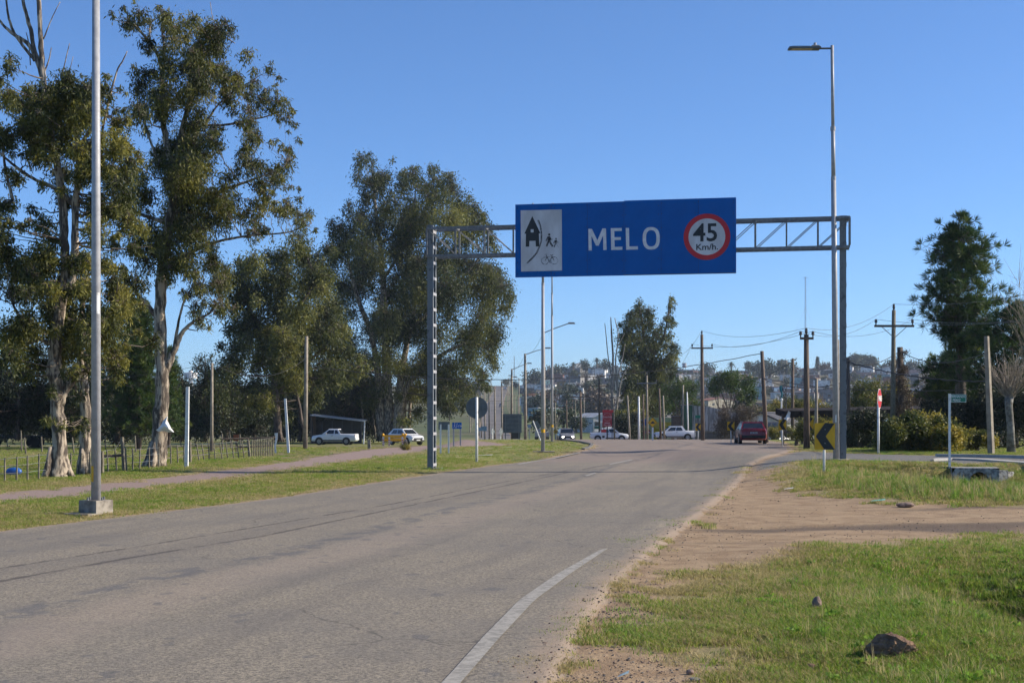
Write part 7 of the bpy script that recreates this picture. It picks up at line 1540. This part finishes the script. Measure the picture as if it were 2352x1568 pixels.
protos = [tuft('a_tuft', 1, 22, .05, .09, .0028, M['grass'], .9), tuft('b_tuft', 2, 22, .06, .09, .0028, M['grass'], .7), tuft('c_tuft', 3, 22, .05, .09, .0026, M['grassdry'], 1.3), tuft('d_tuft', 4, 18, .055, .08, .003, M['grasslush'], .7), tuft('e_tuft', 5, 14, .22, .06, .0042, M['grasslush'], .5), tuft('f_tuft', 6, 12, .30, .06, .003, M['grassdry'], .45)]
# weed with broad leaves
V, Fq, T = leaf_quads(np.random.default_rng(4), np.random.default_rng(5).normal(size=(34, 3))*np.array([.05, .05, .03])+np.array([0, 0, .06]), .075, .045, -.3, 1); me = np_mesh('weed', V, Fq, T); me.materials.append(M['grasslush']); protos.append(bpy.data.objects.new('g_weed', me))
def sample(n, y0, y1, t0, t1, pw, seed):
    rng = np.random.default_rng(seed); f = rng.random(n); y = (y0**(1-pw)+f*(y1**(1-pw)-y0**(1-pw)))**(1/(1-pw)); return rng.uniform(t0, t1, n)*y, y, rng
def maxsd(x, y): return np.maximum.reduce([psd(x, y, k) for k in 'ACDP'])
def grass_pts(n, y0, y1, t0, t1, seed, pw=1.6):
    x, y, rng = sample(n, y0, y1, t0, t1, pw, seed); nzz = vnoise(x, y, .5, 7)+.6*vnoise(x, y, .16, 8); g = -maxsd(x, y)
    dens = np.clip((g+(nzz-.8)*1.3+.15)/1.3, 0.02*(g > -.25), 1); dens *= np.where(vnoise(x, y, .35, 9)*.6+vnoise(x, y, .12, 10)*.4 < .30, .25, 1)
    k = rng.random(n) < dens; x, y, g = x[k], y[k], g[k]; big = vnoise(x, y, 2.3, 11)*.6+vnoise(x, y, .8, 12)*.4
    r = rng.random(len(x)); dryp = np.clip(.85-g*.16, .34, .85)*np.clip(1.6-big*1.6, .3, 1.3); lush = np.clip((big-.45)*1.4, 0, .6)
    idx = np.where(r < dryp, 2, np.where(rng.random(len(x)) < lush, 3, rng.integers(0, 2, len(x)))); return x, y, g, idx, rng
allp = []
for (n, y0, y1, t0, t1, seed) in ((230000, 7, 34, .0, .52, 1), (90000, 25, 60, .12, .45, 2), (110000, 18, 60, -.52, -.02, 3), (30000, 50, 110, -.5, .42, 4)):
    x, y, g, idx, rng = grass_pts(n, y0, y1, t0, t1, seed); sc_ = rng.uniform(.5, 1.5, len(x))*np.interp(y, [7, 14, 30, 60, 100], [.75, .85, 1.0, 1.3, 1.8])
    isl = (x > 5)&(y > 24)&(y < 46)                 # longer grass on the right island
    tall = isl & (rng.random(len(x)) < (.05+.08*bump(x, y, 9, 29, 3, 3))*(1-.95*np.clip(1.6*bump(x, y, 12.2, 35, 2.9, 6), 0, 1))) & (g > .5); idx = np.where(tall, rng.choice([4, 4, 5], len(x)), idx); sc_ = np.where(tall, rng.uniform(.5, 1.1, len(x)), sc_)
    sc_ = np.where(isl & ~tall, sc_*1.15, sc_)
    rgt = (x > 1.8)&(y < 20); tl2 = rgt & (rng.random(len(x)) < .012+.04*bump(x, y, 3.6, 13, 1.2, 2.)+.03*(x > 4.2)) & (g > .4); idx = np.where(tl2, rng.choice([4, 4, 5], len(x)), idx); sc_ = np.where(tl2, rng.uniform(.22, .6, len(x)), sc_)
    wd = rgt & (rng.random(len(x)) < .003+.01*(x > 4)) & (g > .6); idx = np.where(wd, 6, idx); sc_ = np.where(wd, rng.uniform(.3, .6, len(x)), sc_)
    lf = (x < -4)&(g > .1)&(rng.random(len(x)) < .02); idx = np.where(lf, 4, idx); sc_ = np.where(lf, .35, sc_)
    allp.append((x, y, idx, sc_, rng.uniform(0, 6.283, len(x))))
gm = G(2050, 1508); rm = np.random.default_rng(6); am = rm.uniform(0, 6.283, 260); dm = .125+np.abs(rm.normal(0, .06, 260)); allp.append((gm[0]+np.cos(am)*dm*1.1, gm[1]+np.sin(am)*dm, rm.choice([0, 1, 2, 2, 4], 260), rm.choice([.5, .8, 1.1], 260)*np.where(rm.random(260) < .2, .5, 1), rm.uniform(0, 6.283, 260)))
allp[-1] = allp[-1][:3]+(np.where(allp[-1][2] == 4, .3, allp[-1][3]), allp[-1][4])
x = np.concatenate([a[0] for a in allp]); y = np.concatenate([a[1] for a in allp])
z = H(x, y); nz_ = vnoise(x, y, .9, 1)*.55+vnoise(x, y, .3, 2)*.3+vnoise(x, y, .1, 3)*.15; gs = -maxsd(x, y); z = z+(nz_-.5)*np.clip(gs/.6, 0, 1)*.09*np.clip(90/(y+1), 0, 1)
scatter('grass', np.stack([x, y, z], 1), np.concatenate([a[4] for a in allp]), np.concatenate([a[3] for a in allp]), np.concatenate([a[2] for a in allp]), protos, 'grass of the verges, blades and tufts in green and straw')
st = []
for i, (mm, s) in enumerate(((M['stone'], 1), (M['concrete'], 2), (mat('dark_bitumen_chip', (.06, .055, .055), .8), 3))):
    o = MB().ball((0, 0, .3), 1, 1, .25, random.Random(s), (1, .8, .6)).mesh('chip'); o.materials.append(mm); st.append(bpy.data.objects.new('chip_'+'abc'[i], o))
x, y, rng = sample(60000, 7, 45, -.02, .5, 1.7, 21); a = psd(x, y, 'A'); d = psd(x, y, 'D'); dens = np.exp(-((a+.12)/.28)**2)*.9+.16*(d > .1)+.5*(d > 0)*bump(x, y, 4.6, 20.5, 3.4, .7)+.5*bump(x, y, 1.2, 10.5, .6, 2.0)*(a < 0)
dens = dens*np.clip(vnoise(x, y, .45, 61)*2.6-.55, .08, 1); k = rng.random(len(x)) < dens; x, y, a = x[k], y[k], a[k]; z = H(x, y); n = len(x); nz_ = vnoise(x, y, .9, 1)*.55+vnoise(x, y, .3, 2)*.3+vnoise(x, y, .1, 3)*.15
z = z+.035*ss(a, 0, .12)+(nz_-.5)*np.clip(psd(x, y, 'D'), 0, .5)*.07
scatter('gravel', np.stack([x, y, z], 1), rng.uniform(0, 6.28, n), (.003+.009*rng.random(n)**3)*np.interp(y, [7, 20, 45], [1, 1.25, 1.8]), rng.choice([0, 1, 2], n, p=[.5, .2, .3]), st, 'loose gravel and bitumen crumbs along the road edge and on the dirt track')

# ------------------------------------------------------------------ air
hb = MB().box((0, 1480, 48.5), (6000, 3160, 121)); hz_ = hb.build('haze', None)
t = NT('haze_air'); t.t.nodes.remove(t.b); pv_ = t.n('VolumePrincipled'); pv_.inputs['Color'].default_value = (.72, .84, 1, 1); pv_.inputs['Density'].default_value = .00013; pv_.inputs['Anisotropy'].default_value = .2
t.l(pv_.outputs[0], t.o.inputs['Volume']); hz_.data.materials.append(t.m); tag(hz_, 'thin blue haze in the air over the far hillside', 'haze', kind='stuff')
